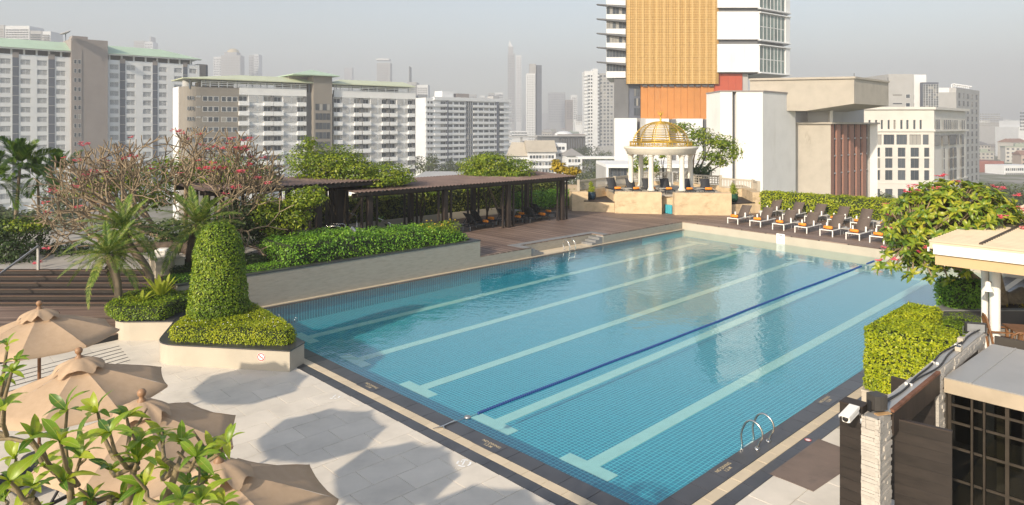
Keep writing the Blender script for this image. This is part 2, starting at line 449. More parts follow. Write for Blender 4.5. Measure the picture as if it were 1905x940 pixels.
# ------------------------------------------------------------------ depth and no-diving lettering on the stone
M['letter'] = plain('cream_letter', (0.56, 0.45, 0.28), 0.6)
def text_mesh(txt, size, mat, name='lettering', ext=0.0):
    cu = bpy.data.curves.new(name, 'FONT'); cu.body = txt; cu.size = size; cu.align_x = 'CENTER'; cu.align_y = 'CENTER'; cu.extrude = ext
    cu.offset = size * 0.02
    t = bpy.data.objects.new(name, cu)
    me = bpy.data.meshes.new_from_object(t); bpy.data.objects.remove(t); bpy.data.curves.remove(cu)
    me.materials.clear(); me.materials.append(mat); me.name = name; return me
tme = text_mesh('NO DIVING\n1.2 M', 0.092, M['letter'])
mb = MB(); mb.bev(-0.31, 0.31, -0.17, 0.17, 0, 0.003, 0.001); plate = mb.mesh('depth_plate', M['darkstone'])
for (px, py, side) in ((688, 719, 'N'), (911, 828, 'N'), (1350, 872, 'R'), (1538, 745, 'R')):
    p = G(px, py)
    d = -dirAB if side == 'N' else dirAD
    Mx = rotm(d, Vector((0, 0, 1)).cross(d), p + UP * 0.002)
    o = link('depth_plate', plate, cop, True, Mx)
    link('depth_lettering', tme, o, True, Mx @ Matrix.Translation((0, 0.0, 0.0045)))
# worn white round stickers on the slabs
M['sticker'] = plain('white_sticker', (0.8, 0.8, 0.8), 0.5); M['redprint'] = plain('red_print', (0.55, 0.06, 0.05), 0.5); M['darkprint'] = plain('dark_print', (0.03, 0.05, 0.09), 0.5)
def ring_arc(mb, r0, r1, a0, a1, z=0.0, n=10):
    vs = []; 
    for i in range(n + 1):
        a = a0 + (a1 - a0) * i / n
        vs += [(r0 * cos(a), r0 * sin(a), z), (r1 * cos(a), r1 * sin(a), z)]
    mb.add(vs, [(2 * i, 2 * i + 1, 2 * i + 3, 2 * i + 2) for i in range(n)])
for k, (px, py) in enumerate(((863, 862), (622, 738))):
    mb = MB()
    segs = ((0.2, 1.2), (1.7, 2.6), (3.0, 4.2), (4.6, 5.9)) if k == 0 else ((3.3, 3.9), (4.2, 4.6), (4.9, 5.6))
    for a0, a1 in segs: ring_arc(mb, 0.10, 0.135, a0, a1)
    mb.quad((-0.07, -0.02, 0), (-0.05, -0.04, 0), (0.08, 0.05, 0), (0.06, 0.07, 0))
    if k == 0: mb.quad((-0.02, 0.06, 0), (0.0, 0.04, 0), (0.03, 0.09, 0), (0.01, 0.1, 0))
    o = obj('floor_sticker', mb, M['sticker'], bed, True, rotm(U, V, G(px, py) + UP * 0.004))
mb = MB(); ring_arc(mb, 0.0, 0.06, 0, 2 * pi, 0, 20); mb.k = 1; ring_arc(mb, 0.045, 0.063, 0, 2 * pi, 0.001, 20); mb.quad((-.036, .03, .001), (-.03, .039, .001), (.039, -.03, .001), (.03, -.039, .001))
obj('floor_sticker', mb, [M['sticker'], M['redprint']], cop, True, rotm(U, V, G(1503, 819) + UP * 0.004))

# ------------------------------------------------------------------ pool ladders
def ladder(name, label, P, d, out, zb=0.0, rails=2, gap=0.5):
    """d along the edge, out away from the water; bow rails standing on the stone and dipping into the pool"""
    d = Vector(d); d = -d if d.cross(Vector(out)).z < 0 else d
    t = thing(name, label, 'pool ladder', M=rotm(d, out, P))
    prof = [(0.20, 0.0), (0.24, 0.12), (0.30, 0.25), (0.29, 0.36), (0.22, 0.45), (0.10, 0.49), (0.0, 0.44), (-0.07, 0.33), (-0.12, 0.18), (-0.11, 0.04), (-0.08, -0.15), (-0.07, -0.5)]
    from_pts = []
    P_ = [Vector((0, y, z)) for y, z in prof]
    # smooth the profile
    def cr(p0, p1, p2, p3, t): return 0.5 * ((2 * p1) + (-p0 + p2) * t + (2 * p0 - 5 * p1 + 4 * p2 - p3) * t * t + (-p0 + 3 * p1 - 3 * p2 + p3) * t ** 3)
    sm = []
    for i in range(len(P_) - 1):
        a = P_[max(i - 1, 0)]; b = P_[i]; c = P_[i + 1]; e = P_[min(i + 2, len(P_) - 1)]
        for k in range(4): sm.append(cr(a, b, c, e, k / 4))
    sm.append(P_[-1])
    for s in (-gap / 2, gap / 2):
        mb = MB(); mb.tube([p + Vector((s, 0, 0)) for p in sm], 0.019, 10)
        r = obj('rail', mb, M['steel'], t, world=False)
        mb = MB(); mb.lathe([(0.0, 0.03), (0.035, 0.028), (0.055, 0.008), (0.055, 0.0)], 16, (s, 0.20)); obj('floor_flange', mb, M['steel'], r, world=False)
    for z in (-0.12, -0.36):
        mb = MB(); mb.box(-gap / 2, gap / 2, -0.13, -0.05, z - 0.015, z + 0.015); obj('step', mb, M['white'], t, world=False)
    return t
p1 = (G(1407, 836) + G(1428, 826)) / 2 - outR * 0.2
pr = inPF(G(1418, 838)); 
ladder('pool_ladder', 'steel pool ladder with two bow rails on the right pool edge beside the camera pillar', PF(3.45, 0.0), dirAD, outR, gap=0.45)
ladder('pool_ladder', 'small steel pool ladder in the recess of the timber deck on the far left edge', LV(16.4, 0.0, 0.0), U, V, gap=0.45)

# ------------------------------------------------------------------ lane rope
rope = thing('lane_rope', 'dark blue floating lane rope stretched along the pool', 'lane rope', PF(1, 5.6))
r0 = G(872, 776, 0.0); r1 = G(1626, 486, 0.0)
q0 = inPF(r0); q1 = inPF(r1)
d = (r1 - r0).normalized(); L = (r1 - r0).length
Mx = rotm(d, None, r0)
M['bluefloat'] = plain('blue_float', (0.010, 0.055, 0.23), 0.35, 0.2, 30)
mb = MB(); mb.lathe([(0.01, 0), (0.030, 0.004), (0.035, 0.02), (0.030, 0.052), (0.01, 0.056)], 9)
fl = mb.mesh('float', M['bluefloat'])
Rx = Matrix.Rotation(pi / 2, 4, 'Y')
cnt = int(L / 0.066)
big = MB(Mx)
nearest = 0
for i in range(cnt):
    s = 0.25 + i * 0.066
    if s > L: break
    if abs(s - (L - 1.25)) < 0.35: continue
    sag = 0.015 * sin(s * 0.55) + 0.006 * sin(s * 1.7)
    if i < 240:
        link('float', fl, rope, True, Mx @ Matrix.Translation((s, sag, 0.0)) @ Rx)
    else:
        big.lathe([(0.01, 0), (0.033, 0.004), (0.038, 0.03), (0.033, 0.052), (0.01, 0.056)], 7, M=Matrix.Translation((s, sag, 0.0)) @ Rx)
stuff(obj('far_float', big, M['bluefloat'], rope))
mb = MB(Mx); mb.tube([(-0.9, 0.02, 0.03), (-0.5, 0, 0.02), (0, 0, 0), (L * .5, 0, 0), (L + 0.6, 0, 0.0)], 0.008, 6); obj('cable', mb, M['steel'], rope)
mb = MB(); mb.lathe([(0, 0.0), (0.07, 0.005), (0.075, 0.03), (0.05, 0.05), (0, 0.055)], 14, M=Matrix.Translation(r0 + Vector((-0.02, -0.02, -0.015)))); obj('end_float', mb, M['greysteel'], rope)
a = G(846, 783, 0.02); b = G(820, 795, 0.02)
mb = MB(); mb.bar(a, b, 0.03, 0.02); mb.bar(b + Vector((-.06, -.02, 0)), b + Vector((.05, .05, 0)), 0.02, 0.015); mb.bar(b + Vector((.07, -.06, 0)), b + Vector((.05, .03, 0)), 0.02, 0.015)
obj('anchor_hook', mb, M['steel'], rope)
# ------------------------------------------------------------------ timber deck, planter walls, terrace
n = NT('deck_timber')
mp = n.n('Mapping'); mp.inputs['Rotation'].default_value = (0, 0, 0)
tcd = n.n('TexCoord').outputs['Object']
sxd = n.n('SeparateXYZ'); n.l(tcd, sxd.inputs[0])
row = n.math('FLOOR', n.math('DIVIDE', sxd.outputs[1], 0.14))
wn1 = n.n('TexWhiteNoise', noise_dimensions='1D'); n.l(row, wn1.inputs['W'])
gr = n.noise(2.0, 4, 0.65, vec=tcd, stretch=(0.5, 14, 1))
fade = n.noise(0.35, 3, 0.6, vec=tcd)
f = n.math('ADD', n.math('MULTIPLY', wn1.outputs['Value'], 0.45), n.math('ADD', n.math('MULTIPLY', gr, 0.4), n.math('MULTIPLY', n.math('SUBTRACT', fade, 0.4), 0.7)))
colr = n.ramp(f, [(0.15, (0.085, 0.053, 0.040)), (0.5, (0.168, 0.112, 0.084)), (0.85, (0.30, 0.215, 0.168))])
line = n.math('LESS_THAN', n.math('FRACT', n.math('DIVIDE', sxd.outputs[1], 0.14)), 0.06)
n.done(n.mix(line, colr, (0.02, 0.013, 0.010)), 0.6)
n.bump(n.math('SUBTRACT', 1.0, line), 0.5, 0.01); M['deck'] = n.m
M['darkwood'] = plain('dark_stained_wood', (0.034, 0.024, 0.019), 0.6, 0.3, 3, bump=0.15, bscale=12, stretch=(1, 1, 0.12))
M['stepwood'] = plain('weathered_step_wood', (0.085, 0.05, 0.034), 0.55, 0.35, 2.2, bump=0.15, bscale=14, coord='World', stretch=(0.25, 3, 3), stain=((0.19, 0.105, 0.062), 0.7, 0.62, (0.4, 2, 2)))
M['stepriser'] = plain('shaded_step_wood', (0.016, 0.011, 0.009), 0.6, 0.35, 2.2, coord='World', stretch=(0.25, 3, 3))  # near-black puts shade on the risers and tread boards into the colour
M['greystone'] = plain('grey_stone', (0.20, 0.20, 0.20), 0.6, 0.12, 2, bump=0.05, coord='World')
M['concrete'] = plain('concrete', (0.36, 0.34, 0.31), 0.8, 0.12, 0.7, bump=0.06, coord='World')
M['soil'] = plain('garden_soil', (0.075, 0.055, 0.038), 0.95, 0.3, 2.5, bump=0.5, bscale=15, coord='World')
DZ = 0.45
C_ = LV(26.2, 0)
farD = G(1866, 513.9)                                  # far right corner of the pool
fdir = (farD - C_).normalized()                        # along the far wall
FO = C_.copy()
def FW(s, b, z=0.0):                                   # along the far wall, b metres behind it
    nb = Vector((-fdir.y, fdir.x, 0)); nb = nb if nb.dot(U) > 0 else -nb
    return FO + fdir * s + nb * b + UP * z
deck = thing('timber_deck', 'weathered brown timber deck round the far end of the pool', 'deck', LV(18, 5, DZ)); deck['kind'] = 'structure'
N0, N1, ND = 13.7, 18.9, 0.75                          # recess for the ladder
poly = [LV(10.6, 0.004), LV(N0, 0.004), LV(N0, ND), LV(N1, ND), LV(N1, 0.004), LV(26.2, 0.004) , FW(24, 0), FW(24, 9), FW(8, 14), LV(34, 6), LV(30, 11), LV(-2, 11), LV(-2, 5.0), LV(10.6, 3.0)]
Mdk = rotm(V, -U, LV(10, 0))                           # planks run across, seen as fine lines along the pool's width
Mdi = Mdk.inverted()
mb = MB()
lp = [Mdi @ p for p in poly]
mb.prism([(p.x, p.y) for p in lp], DZ - 0.05, DZ)
o = obj('deck_boards', mb, M['deck'], deck, True, Mdk)
# grey stone rim round the recess, landing and little steps
mb = MB(MU)
Mi = MU.inverted()
def L2(u, v): p = Mi @ LV(u, v); return p.x, p.y
def lvbox(mb, u0, u1, v0, v1, z0, z1):
    mb.box(*(0, u1 - u0), *(0, v1 - v0), z0, z1, M=Matrix.Translation((*L2(u0, v0), 0)))
for (a, b, c, d_) in ((N0 - 0.45, N0, -0.0, ND + 0.4), (N1, N1 + 0.45, 0, ND + 0.4), (N0, N1, ND, ND + 0.4)):
    lvbox(mb, a, b, c + 0.006, d_, DZ - 0.04, DZ + 0.012)
obj('recess_rim', mb, M['greystone'], deck)
mb = MB(MU); lvbox(mb, N0, N1, 0.05, ND, -0.3, 0.02); obj('recess_landing', mb, M['cream'], deck)
for k in range(3):
    z = 0.34 - 0.11 * k
    for a, b in ((N0 + 0.28 * k, N0 + 0.28 * (k + 1)), (N1 - 0.28 * (k + 1), N1 - 0.28 * k)):
        mb = MB(MU); lvbox(mb, a, b, 0.03, ND - 0.002, 0.0, z); obj('recess_step', mb, M['greystone'], deck)
# low wall under the deck edge, on the left of the pool and at the far end
dw = thing('deck_wall', 'low grey tiled wall under the timber deck on the left pool side', 'wall', LV(18, 0))
mb = MB(MU)
for a, b in ((10.6, N0), (N1, 26.2)): lvbox(mb, a, b, 0.0, 0.12, -1.0, DZ - 0.05)
lvbox(mb, N0, N1, ND, ND + 0.1, -0.3, DZ - 0.042)
obj('wall_face', mb, M['stonewall'], dw)
mb = MB(MU); lvbox(mb, -0.2, 26.15, -0.07, 0.0, -0.05, 0.025); obj('white_ledge', mb, M['cream'], dw)
mb = MB(MU); lvbox(mb, -0.2, 26.15, -0.17, -0.071, -0.05, -0.006); obj('overflow_channel', mb, M['darkstone'], dw)
fw = thing('pool_end_wall', 'sunlit cream wall across the far end of the pool', 'wall', FW(8, 0))
Mfw = rotm(fdir, FW(0, 1) - FW(0, 0), FO)
mb = MB(Mfw); mb.box(0.0, 16.6, 0.0, 0.15, -1.0, DZ - 0.05); obj('wall_face', mb, M['rendercream'], fw)
M['cream_mosaic'] = plain('cream_mosaic', (0.34, 0.34, 0.27), 0.4, 0.1, 20)
# signboard on the end wall
sg = thing('pool_rules_sign', 'small white pool safety sign on the far cream wall', 'sign', G(1453, 452))
q = (Mfw.inverted() @ G(1453, 453.3)).x
mb = MB(Mfw); mb.box(q - 0.23, q + 0.23, -0.03, -0.004, -0.01, 0.5); obj('board', mb, M['white'], sg)
mb = MB(Mfw)
def prq(x0, x1, z0, z1): mb.box(q + x0, q + x1, -0.034, -0.0315, z0, z1)
prq(-0.05, 0.07, 0.39, 0.42); prq(0.03, 0.08, 0.41, 0.44); prq(-0.08, -0.02, 0.37, 0.39); prq(-0.03, 0.06, 0.29, 0.305); prq(-0.12, 0.10, 0.20, 0.215); prq(-0.12, 0.13, 0.17, 0.185); prq(-0.10, 0.08, 0.10, 0.115)
obj('print', mb, M['darkprint'], sg)

# long planter wall along the left of the pool
pw = thing('planter_wall', 'long grey tiled planter wall with dark coping along the left of the pool', 'planter', LV(5, 0))
mb = MB(MU); lvbox(mb, -1.6, 10.6, 0.0, 0.2, -1.0, 1.11); lvbox(mb, 10.4, 10.6, 0.2, 3.0, 0.0, 1.11)
obj('wall_face', mb, M['stonewall'], pw)
mb = MB(MU); lvbox(mb, -1.6, 10.62, -0.02, 0.26, 1.11, 1.15); lvbox(mb, 10.36, 10.62, 0.26, 3.0, 1.11, 1.15); obj('coping', mb, M['darkstone'], pw)
mb = MB(MU); lvbox(mb, -1.6, 10.36, 0.26, 3.2, 0.2, 1.08); stuff(obj('soil', mb, M['soil'], pw))
# upper terrace behind, with its ramp of slabs
ut = thing('upper_terrace', 'pale paved upper terrace among the palms', 'terrace', (-18, 27, 1)); ut['kind'] = 'structure'
mb = MB()
mb.prism([(-40, 24.0), (-9.5, 24.0), LV(0.2, 3.2).to_tuple()[:2], LV(3, 5).to_tuple()[:2], LV(3, 11.5).to_tuple()[:2], (-15.5, 33.5), (-40, 29.5)], 0.0, 1.0)
obj('paved_floor', mb, M['concrete'], ut)

# timber steps up to it
st = thing('timber_steps', 'wide dark timber steps rising to the upper terrace on the left', 'steps', (-15, 22.5, 0))
NS = 6
y0 = 22.1; tr_ = 0.34; zr = (1.0 - 0.17) / NS
for k in range(NS):
    ya = y0 + k * tr_; z1 = 0.17 + zr * (k + 1)
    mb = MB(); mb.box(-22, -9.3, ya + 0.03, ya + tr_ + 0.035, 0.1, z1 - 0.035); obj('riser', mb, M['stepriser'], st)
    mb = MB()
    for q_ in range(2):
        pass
    mb.box(-22, -9.3, ya, ya + 0.085, z1 - 0.035, z1); obj('tread_nosing', mb, M['stepwood'], st)  # lighter than the tread board, so the lit edge is painted in
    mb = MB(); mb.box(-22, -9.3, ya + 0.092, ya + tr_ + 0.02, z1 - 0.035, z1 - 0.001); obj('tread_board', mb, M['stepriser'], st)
# low platform in front of the steps
pf = thing('timber_platform', 'low dark timber platform at the foot of the steps', 'platform', (-14, 20, 0)); 
pl = [G(212, 634), G(-60, 690), (-22, 14, 0), (-22, 22.2, 0), (-10.6, 22.2, 0), (-10.9, 19.6, 0)]
mb = MB(); mb.prism([(p[0], p[1]) for p in pl], 0.0, 0.15); obj('platform_base', mb, M['black'], pf)
Mpf = rotm((1, 0.06, 0), None, (-14, 20, 0)); Mpi = Mpf.inverted()
mb = MB(); lp = [Mpi @ Vector((p[0], p[1], 0)) for p in pl]; mb.prism([(p.x, p.y) for p in lp], 0.151, 0.175); obj('platform_boards', mb, M['deck'], pf, True, Mpf)
# drain slots in the paving in front of the platform
dr = thing('drain_grating', 'row of long dark drain slots in the paving before the platform', 'drain', G(120, 680))
for k in range(6):
    a = G(222 + 4 * k, 644 + 5.2 * k); b = G(-30, 708 + 8.5 * k)
    mb = MB(); mb.bar(a + UP * 0.0045, b + UP * 0.0045, 0.028, 0.004); obj('slot', mb, M['black'], dr)
# handrail beside the steps
hr = thing('stair_handrail', 'dark steel handrail sloping down beside the timber steps', 'handrail', (-15.5, 24, 1))
a = D(71, 458, 23.9); b = D(-20, 524, 21.8)
mb = MB(); mb.bar(a, b, 0.05, 0.06); obj('rail', mb, M['greysteel'], hr)
mb = MB(); mb.bar(Vector((a.x, a.y, 1.0)), a, 0.07); obj('post', mb, M['greysteel'], hr)
# ------------------------------------------------------------------ foliage tools
def unit(a): return a / np.maximum(np.linalg.norm(a, axis=-1, keepdims=True), 1e-9)
def leaf_arr(P, N, size, asp=0.5, fold=0.18):
    n = len(P); N = unit(N)
    r = RNG.normal(size=(n, 3)); t = unit(np.cross(N, r)); d = np.cross(N, t)
    s = np.broadcast_to(np.asarray(size, float), (n,))[:, None]
    a = P - t * s * .5; c = P + t * s * .5
    m = P - t * s * 0.08 - N * s * fold * asp
    b = P - t * s * .05 + d * s * asp * .5 + N * s * fold * 0.3; e = P - t * s * .05 - d * s * asp * .5 + N * s * fold * 0.3
    v = np.stack([a, b, c, e], 1).reshape(-1, 3)
    f = np.arange(n * 4).reshape(n, 4)
    return v, f
def leaf_obj(name, P, N, size, mat, parent=None, asp=0.5, st=True):
    v, f = leaf_arr(np.asarray(P), np.asarray(N), size, asp)
    o = link(name, npmesh(name, v, f, mat), parent)
    if st: o['kind'] = 'stuff'
    return o
def inset(poly, d):
    n = len(poly); a = sum(poly[i][0] * poly[(i + 1) % n][1] - poly[(i + 1) % n][0] * poly[i][1] for i in range(n))
    sg = 1 if a > 0 else -1; out = []
    for i in range(n):
        p0 = Vector(poly[i - 1][:2]); p1 = Vector(poly[i][:2]); p2 = Vector(poly[(i + 1) % n][:2])
        e1 = (p1 - p0).normalized(); e2 = (p2 - p1).normalized()
        n1 = Vector((-e1.y, e1.x)) * sg; n2 = Vector((-e2.y, e2.x)) * sg
        m = (n1 + n2); m = m / max(0.35, m.length_squared / 2) / 1.0
        q = p1 + m * d * (1.0 if m.length < 3 else 3 / m.length)
        out.append((q.x, q.y))
    return out
def roundpoly(poly, r, n=4):
    out = []; k = len(poly)
    for i in range(k):
        p0 = Vector(poly[i - 1][:2]); p1 = Vector(poly[i][:2]); p2 = Vector(poly[(i + 1) % k][:2])
        rr = r[i] if isinstance(r, (list, tuple)) else r
        if rr <= 0: out.append((p1.x, p1.y)); continue
        a = p1 + (p0 - p1).normalized() * min(rr, (p0 - p1).length * .45); b = p1 + (p2 - p1).normalized() * min(rr, (p2 - p1).length * .45)
        for j in range(n + 1):
            t = j / n; q = a.lerp(p1, t).lerp(p1.lerp(b, t), t); out.append((q.x, q.y))
    return out
def inpoly(P, poly):
    x, y = P[:, 0], P[:, 1]; c = np.zeros(len(P), bool); k = len(poly)
    for i in range(k):
        x1, y1 = poly[i - 1][:2]; x2, y2 = poly[i][:2]
        t = ((y1 > y) != (y2 > y)); xx = (x2 - x1) * (y - y1) / ((y2 - y1) if abs(y2 - y1) > 1e-12 else 1e-12) + x1
        c ^= t & (x < xx)
    return c
def clipped(name_root, poly, z0, z1, dens, size, mat, parent, core, r=0.12, rough=0.03, asp=0.55, name='foliage', topdens=1.0):
    """a clipped hedge: dark twiggy core and a skin of small leaves"""
    k = len(poly); a = sum(poly[i][0] * poly[(i + 1) % k][1] - poly[(i + 1) % k][0] * poly[i][1] for i in range(k))
    if a < 0: poly = list(poly)[::-1]
    zt = z1 if callable(z1) else (lambda x, y: z1 + 0 * x)
    zb = z0 if callable(z0) else (lambda x, y: z0 + 0 * x)
    P = []; N = []
    for i in range(k):
        p = np.array(poly[i][:2]); q = np.array(poly[(i + 1) % k][:2]); L = np.linalg.norm(q - p)
        if L < 1e-6: continue
        nn = np.array([(q - p)[1], -(q - p)[0]]) / L
        hmax = float(np.max(zt(np.array([p[0], q[0]]), np.array([p[1], q[1]])) - zb(np.array([p[0], q[0]]), np.array([p[1], q[1]]))))
        m = max(1, int(L * hmax * dens)); t = RNG.random(m); h = RNG.random(m)
        xy = p + (q - p) * t[:, None]
        zb_ = zb(xy[:, 0], xy[:, 1]); zt_ = zt(xy[:, 0], xy[:, 1]); z = zb_ + (zt_ - zb_) * h
        e = np.clip((r - (zt_ - z)) / r, 0, 1); off = -r * (1 - np.sqrt(1 - e ** 2 * 0.98))
        e2 = np.clip((0.06 - (z - zb_)) / 0.06, 0, 1); off = off - 0.03 * e2
        off = off + RNG.normal(0, rough, m) + rough * 1.3 * np.sin(xy[:, 0] * 5 + z * 4) * np.sin(xy[:, 1] * 4.3 + z * 6)
        pos = np.column_stack([xy + nn * off[:, None], z]); nr = np.column_stack([np.tile(nn, (m, 1)) * (1 - e[:, None] * .8), e * 1.0 + 0.25])
        P.append(pos); N.append(nr + RNG.normal(0, 0.55, (m, 3)))
    ins = inset(poly, r * 0.5); xs = [p[0] for p in ins]; ys = [p[1] for p in ins]
    area = (max(xs) - min(xs)) * (max(ys) - min(ys)); m = int(area * dens * topdens)
    xy = np.column_stack([RNG.uniform(min(xs), max(xs), m), RNG.uniform(min(ys), max(ys), m)]); xy = xy[inpoly(xy, ins)]; m = len(xy)
    z = zt(xy[:, 0], xy[:, 1]) + RNG.normal(0, rough * .7, m) + rough * np.sin(xy[:, 0] * 4) * np.sin(xy[:, 1] * 5)
    P.append(np.column_stack([xy, z])); N.append(np.column_stack([np.zeros((m, 2)), np.ones(m)]) + RNG.normal(0, 0.5, (m, 3)))
    P = np.concatenate(P); N = np.concatenate(N)
    ci = inset(poly, 0.05)
    mb = MB(); mb.prism(ci, lambda x, y: float(zb(np.array([x]), np.array([y]))[0]), lambda x, y: float(zt(np.array([x]), np.array([y]))[0]) - 0.06)
    obj('twig_core', mb, core, parent)
    return leaf_obj(name, P, N, RNG.uniform(0.7, 1.3, len(P)) * size, mat, parent, asp)
def crown(name, blobs, n, size, mat, parent=None, asp=0.5, shell=0.45, up=0.5, st=True, squash=None):
    """leaves spread through overlapping ellipsoids, denser towards their outsides"""
    w_ = np.array([b[1][0] * b[1][1] + b[1][0] * b[1][2] for b in blobs]); w_ = w_ / w_.sum()
    P = []; N = []
    for b, q in zip(blobs, w_):
        m = max(4, int(n * q)); d = unit(RNG.normal(size=(m, 3)))
        r = shell + (1 - shell) * RNG.random(m) ** 0.55
        lump = 1 + 0.16 * np.sin(d[:, 0] * 5 + b[0][0]) * np.sin(d[:, 1] * 6 + b[0][1]) + 0.14 * np.sin(d[:, 2] * 7 + b[0][2] * 3)
        P.append(np.array(b[0]) + d * np.array(b[1]) * (r * lump)[:, None]); N.append(d + np.array([0, 0, up]) + RNG.normal(0, 0.45, (m, 3)))
    P = np.concatenate(P); N = np.concatenate(N)
    return leaf_obj(name, P, N, RNG.uniform(0.65, 1.35, len(P)) * size, mat, parent, asp, st)
def limbs(name, base, tips, r0, mat, parent, n=6, sag=0.1):
    mb = MB(); base = Vector(base)
    for t in tips:
        t = Vector(t); m = base.lerp(t, 0.5) + Vector((random.uniform(-.1, .1), random.uniform(-.1, .1), 0.12)) * (t - base).length * .6
        mb.tube([base, base.lerp(m, .5), m, t], [r0, r0 * .75, r0 * .5, r0 * .18], n)
    return obj(name, mb, mat, parent)

LM = {}
LM['hedge'] = leafmat('clipped_leaf', [(0.056, 0.109, 0.007), (0.125, 0.211, 0.011), (0.200, 0.288, 0.015), (0.294, 0.346, 0.025)], 0.45, 0.22)
LM['hedgey'] = leafmat('yellow_clipped_leaf', [(0.110, 0.166, 0.006), (0.241, 0.302, 0.010), (0.364, 0.415, 0.013), (0.495, 0.498, 0.021)], 0.45, 0.25)
LM['hedgeg'] = leafmat('green_clipped_leaf', [(0.053, 0.136, 0.012), (0.105, 0.240, 0.018), (0.165, 0.328, 0.025), (0.240, 0.400, 0.030)], 0.45, 0.22)
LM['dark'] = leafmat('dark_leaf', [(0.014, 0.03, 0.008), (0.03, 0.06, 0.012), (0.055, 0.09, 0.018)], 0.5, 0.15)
LM['bush'] = leafmat('bush_leaf', [(0.060, 0.106, 0.008), (0.120, 0.188, 0.010), (0.204, 0.263, 0.016), (0.312, 0.338, 0.028)], 0.45, 0.25)
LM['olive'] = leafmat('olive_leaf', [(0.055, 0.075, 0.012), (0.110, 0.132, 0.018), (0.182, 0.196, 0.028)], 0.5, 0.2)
LM['palm'] = leafmat('palm_leaflet', [(0.045, 0.097, 0.013), (0.112, 0.186, 0.022), (0.210, 0.267, 0.051), (0.360, 0.342, 0.102)], 0.4, 0.2)
LM['areca'] = leafmat('broad_palm_leaflet', [(0.02, 0.055, 0.008), (0.06, 0.13, 0.012), (0.15, 0.22, 0.02)], 0.38, 0.25)
LM['far'] = leafmat('far_leaf', [(0.035, 0.055, 0.015), (0.065, 0.09, 0.02), (0.105, 0.125, 0.03)], 0.6, 0.1, big=0.12)
LM['yellow'] = leafmat('yellow_leaf', [(0.16, 0.13, 0.012), (0.38, 0.27, 0.02), (0.5, 0.36, 0.03)], 0.5, 0.25)
LM['fern'] = leafmat('fern_leaf', [(0.16, 0.23, 0.02), (0.28, 0.33, 0.03), (0.36, 0.38, 0.05)], 0.4, 0.35)
M['core'] = plain('twig_core', (0.022, 0.034, 0.010), 0.9, 0.3, 8)
M['bark'] = plain('grey_bark', (0.19, 0.15, 0.105), 0.85, 0.25, 6, bump=0.3, bscale=25)
M['frangibark'] = plain('frangipani_bark', (0.235, 0.18, 0.115), 0.8, 0.4, 5, bump=0.2, bscale=20)
M['darkbark'] = plain('dark_bark', (0.075, 0.055, 0.04), 0.9, 0.3, 5, bump=0.4, bscale=20)
M['pink'] = plain('pink_petal', (0.80, 0.15, 0.21), 0.6, 0.25, 12)
M['flower_white'] = plain('white_petal', (0.85, 0.85, 0.82), 0.6)

# ------------------------------------------------------------------ front planters, hedges, topiary
def round_planter(name, label, poly, z, rad, hed):
    t = thing(name, label, 'planter', (poly[0][0], poly[0][1], 0))
    rp = roundpoly(poly, rad, 5)
    mb = MB(); mb.prism(rp, -0.03, z - 0.03); obj('planter_wall', mb, M['rendercream'], t)
    mb = MB(); mb.prism(inset(rp, -0.02), z - 0.03, z); obj('coping', mb, M['darkstone'], t)
    return t
g1, g2, g3 = G(294, 678), G(539, 692.3), G(570, 685.6)
P1 = [(g1.x - 0.05, g1.y), (g2.x, g2.y), (-5.28, 17.35), (-7.2, 19.6), (-9.25, 21.9), (-10.6, 22.0), (-9.6, 19.6)]
pt = round_planter('planter', 'cream planter with a no smoking sign, nearest the left pool corner', P1, 0.53, [0.5, 0, 0, 0, 0, 0.2, 0.3], None)
# no smoking sign on its front
fd = (Vector((g2.x, g2.y, 0)) - Vector((g1.x, g1.y, 0))).normalized()
ns = thing('no_smoking_sign', 'round red and white no smoking sign on the cream planter front', 'sign', G(485, 690))
k = (G(485, 690).x - g1.x) / fd.x
Ms = rotm(fd, (0, 0, 1), Vector((g1.x, g1.y, 0)) + fd * k + UP * 0.33 + Vector((fd.y, -fd.x, 0)) * 0.006)
mb = MB(Ms); ring_arc(mb, 0, 0.105, 0, 2 * pi, 0, 24); mb.box(-.104, .104, -0.001, 0.001, -.004, -.001); obj('sign_plate', mb, M['sticker'], ns)
mb = MB(Ms); ring_arc(mb, 0.075, 0.098, 0, 2 * pi, 0.002, 24); mb.quad((-.065, .05, .002), (-.05, .065, .002), (.065, -.05, .002), (.05, -.065, .002)); obj('red_ring', mb, M['redprint'], ns)
mb = MB(Ms); mb.quad((-.055, -.012, .0015), (.03, -.012, .0015), (.03, .006, .0015), (-.055, .006, .0015)); mb.quad((.035, -.012, .0015), (.055, -.012, .0015), (.055, .006, .0015), (.035, .006, .0015)); mb.quad((.03, .012, .0015), (.04, .012, .0015), (.035, .05, .0015), (.028, .05, .0015)); obj('cigarette_print', mb, M['darkprint'], ns)
H1 = [(-8.75, 17.35), (-5.62, 16.98), (-5.45, 17.35), (-6.6, 18.75), (-7.6, 20.0), (-9.0, 19.9)]
hg = thing('clipped_hedge', 'low yellow-green clipped hedge on the planter by the pool corner', 'hedge', (-7.2, 17.8, .53))
clipped('h', roundpoly(H1, 0.25, 3), 0.53, 0.93, 1900, 0.043, LM['hedgey'], hg, M['core'], r=0.16, rough=0.025)
P = np.column_stack([RNG.uniform(-8.7, -5.6, 60), RNG.uniform(17.3, 18.3, 60), RNG.uniform(0.9, 0.97, 60)])
leaf_obj('white_blossom', P, np.tile([0, -0.5, 1.0], (60, 1)), 0.028, M['flower_white'], hg, 0.9)
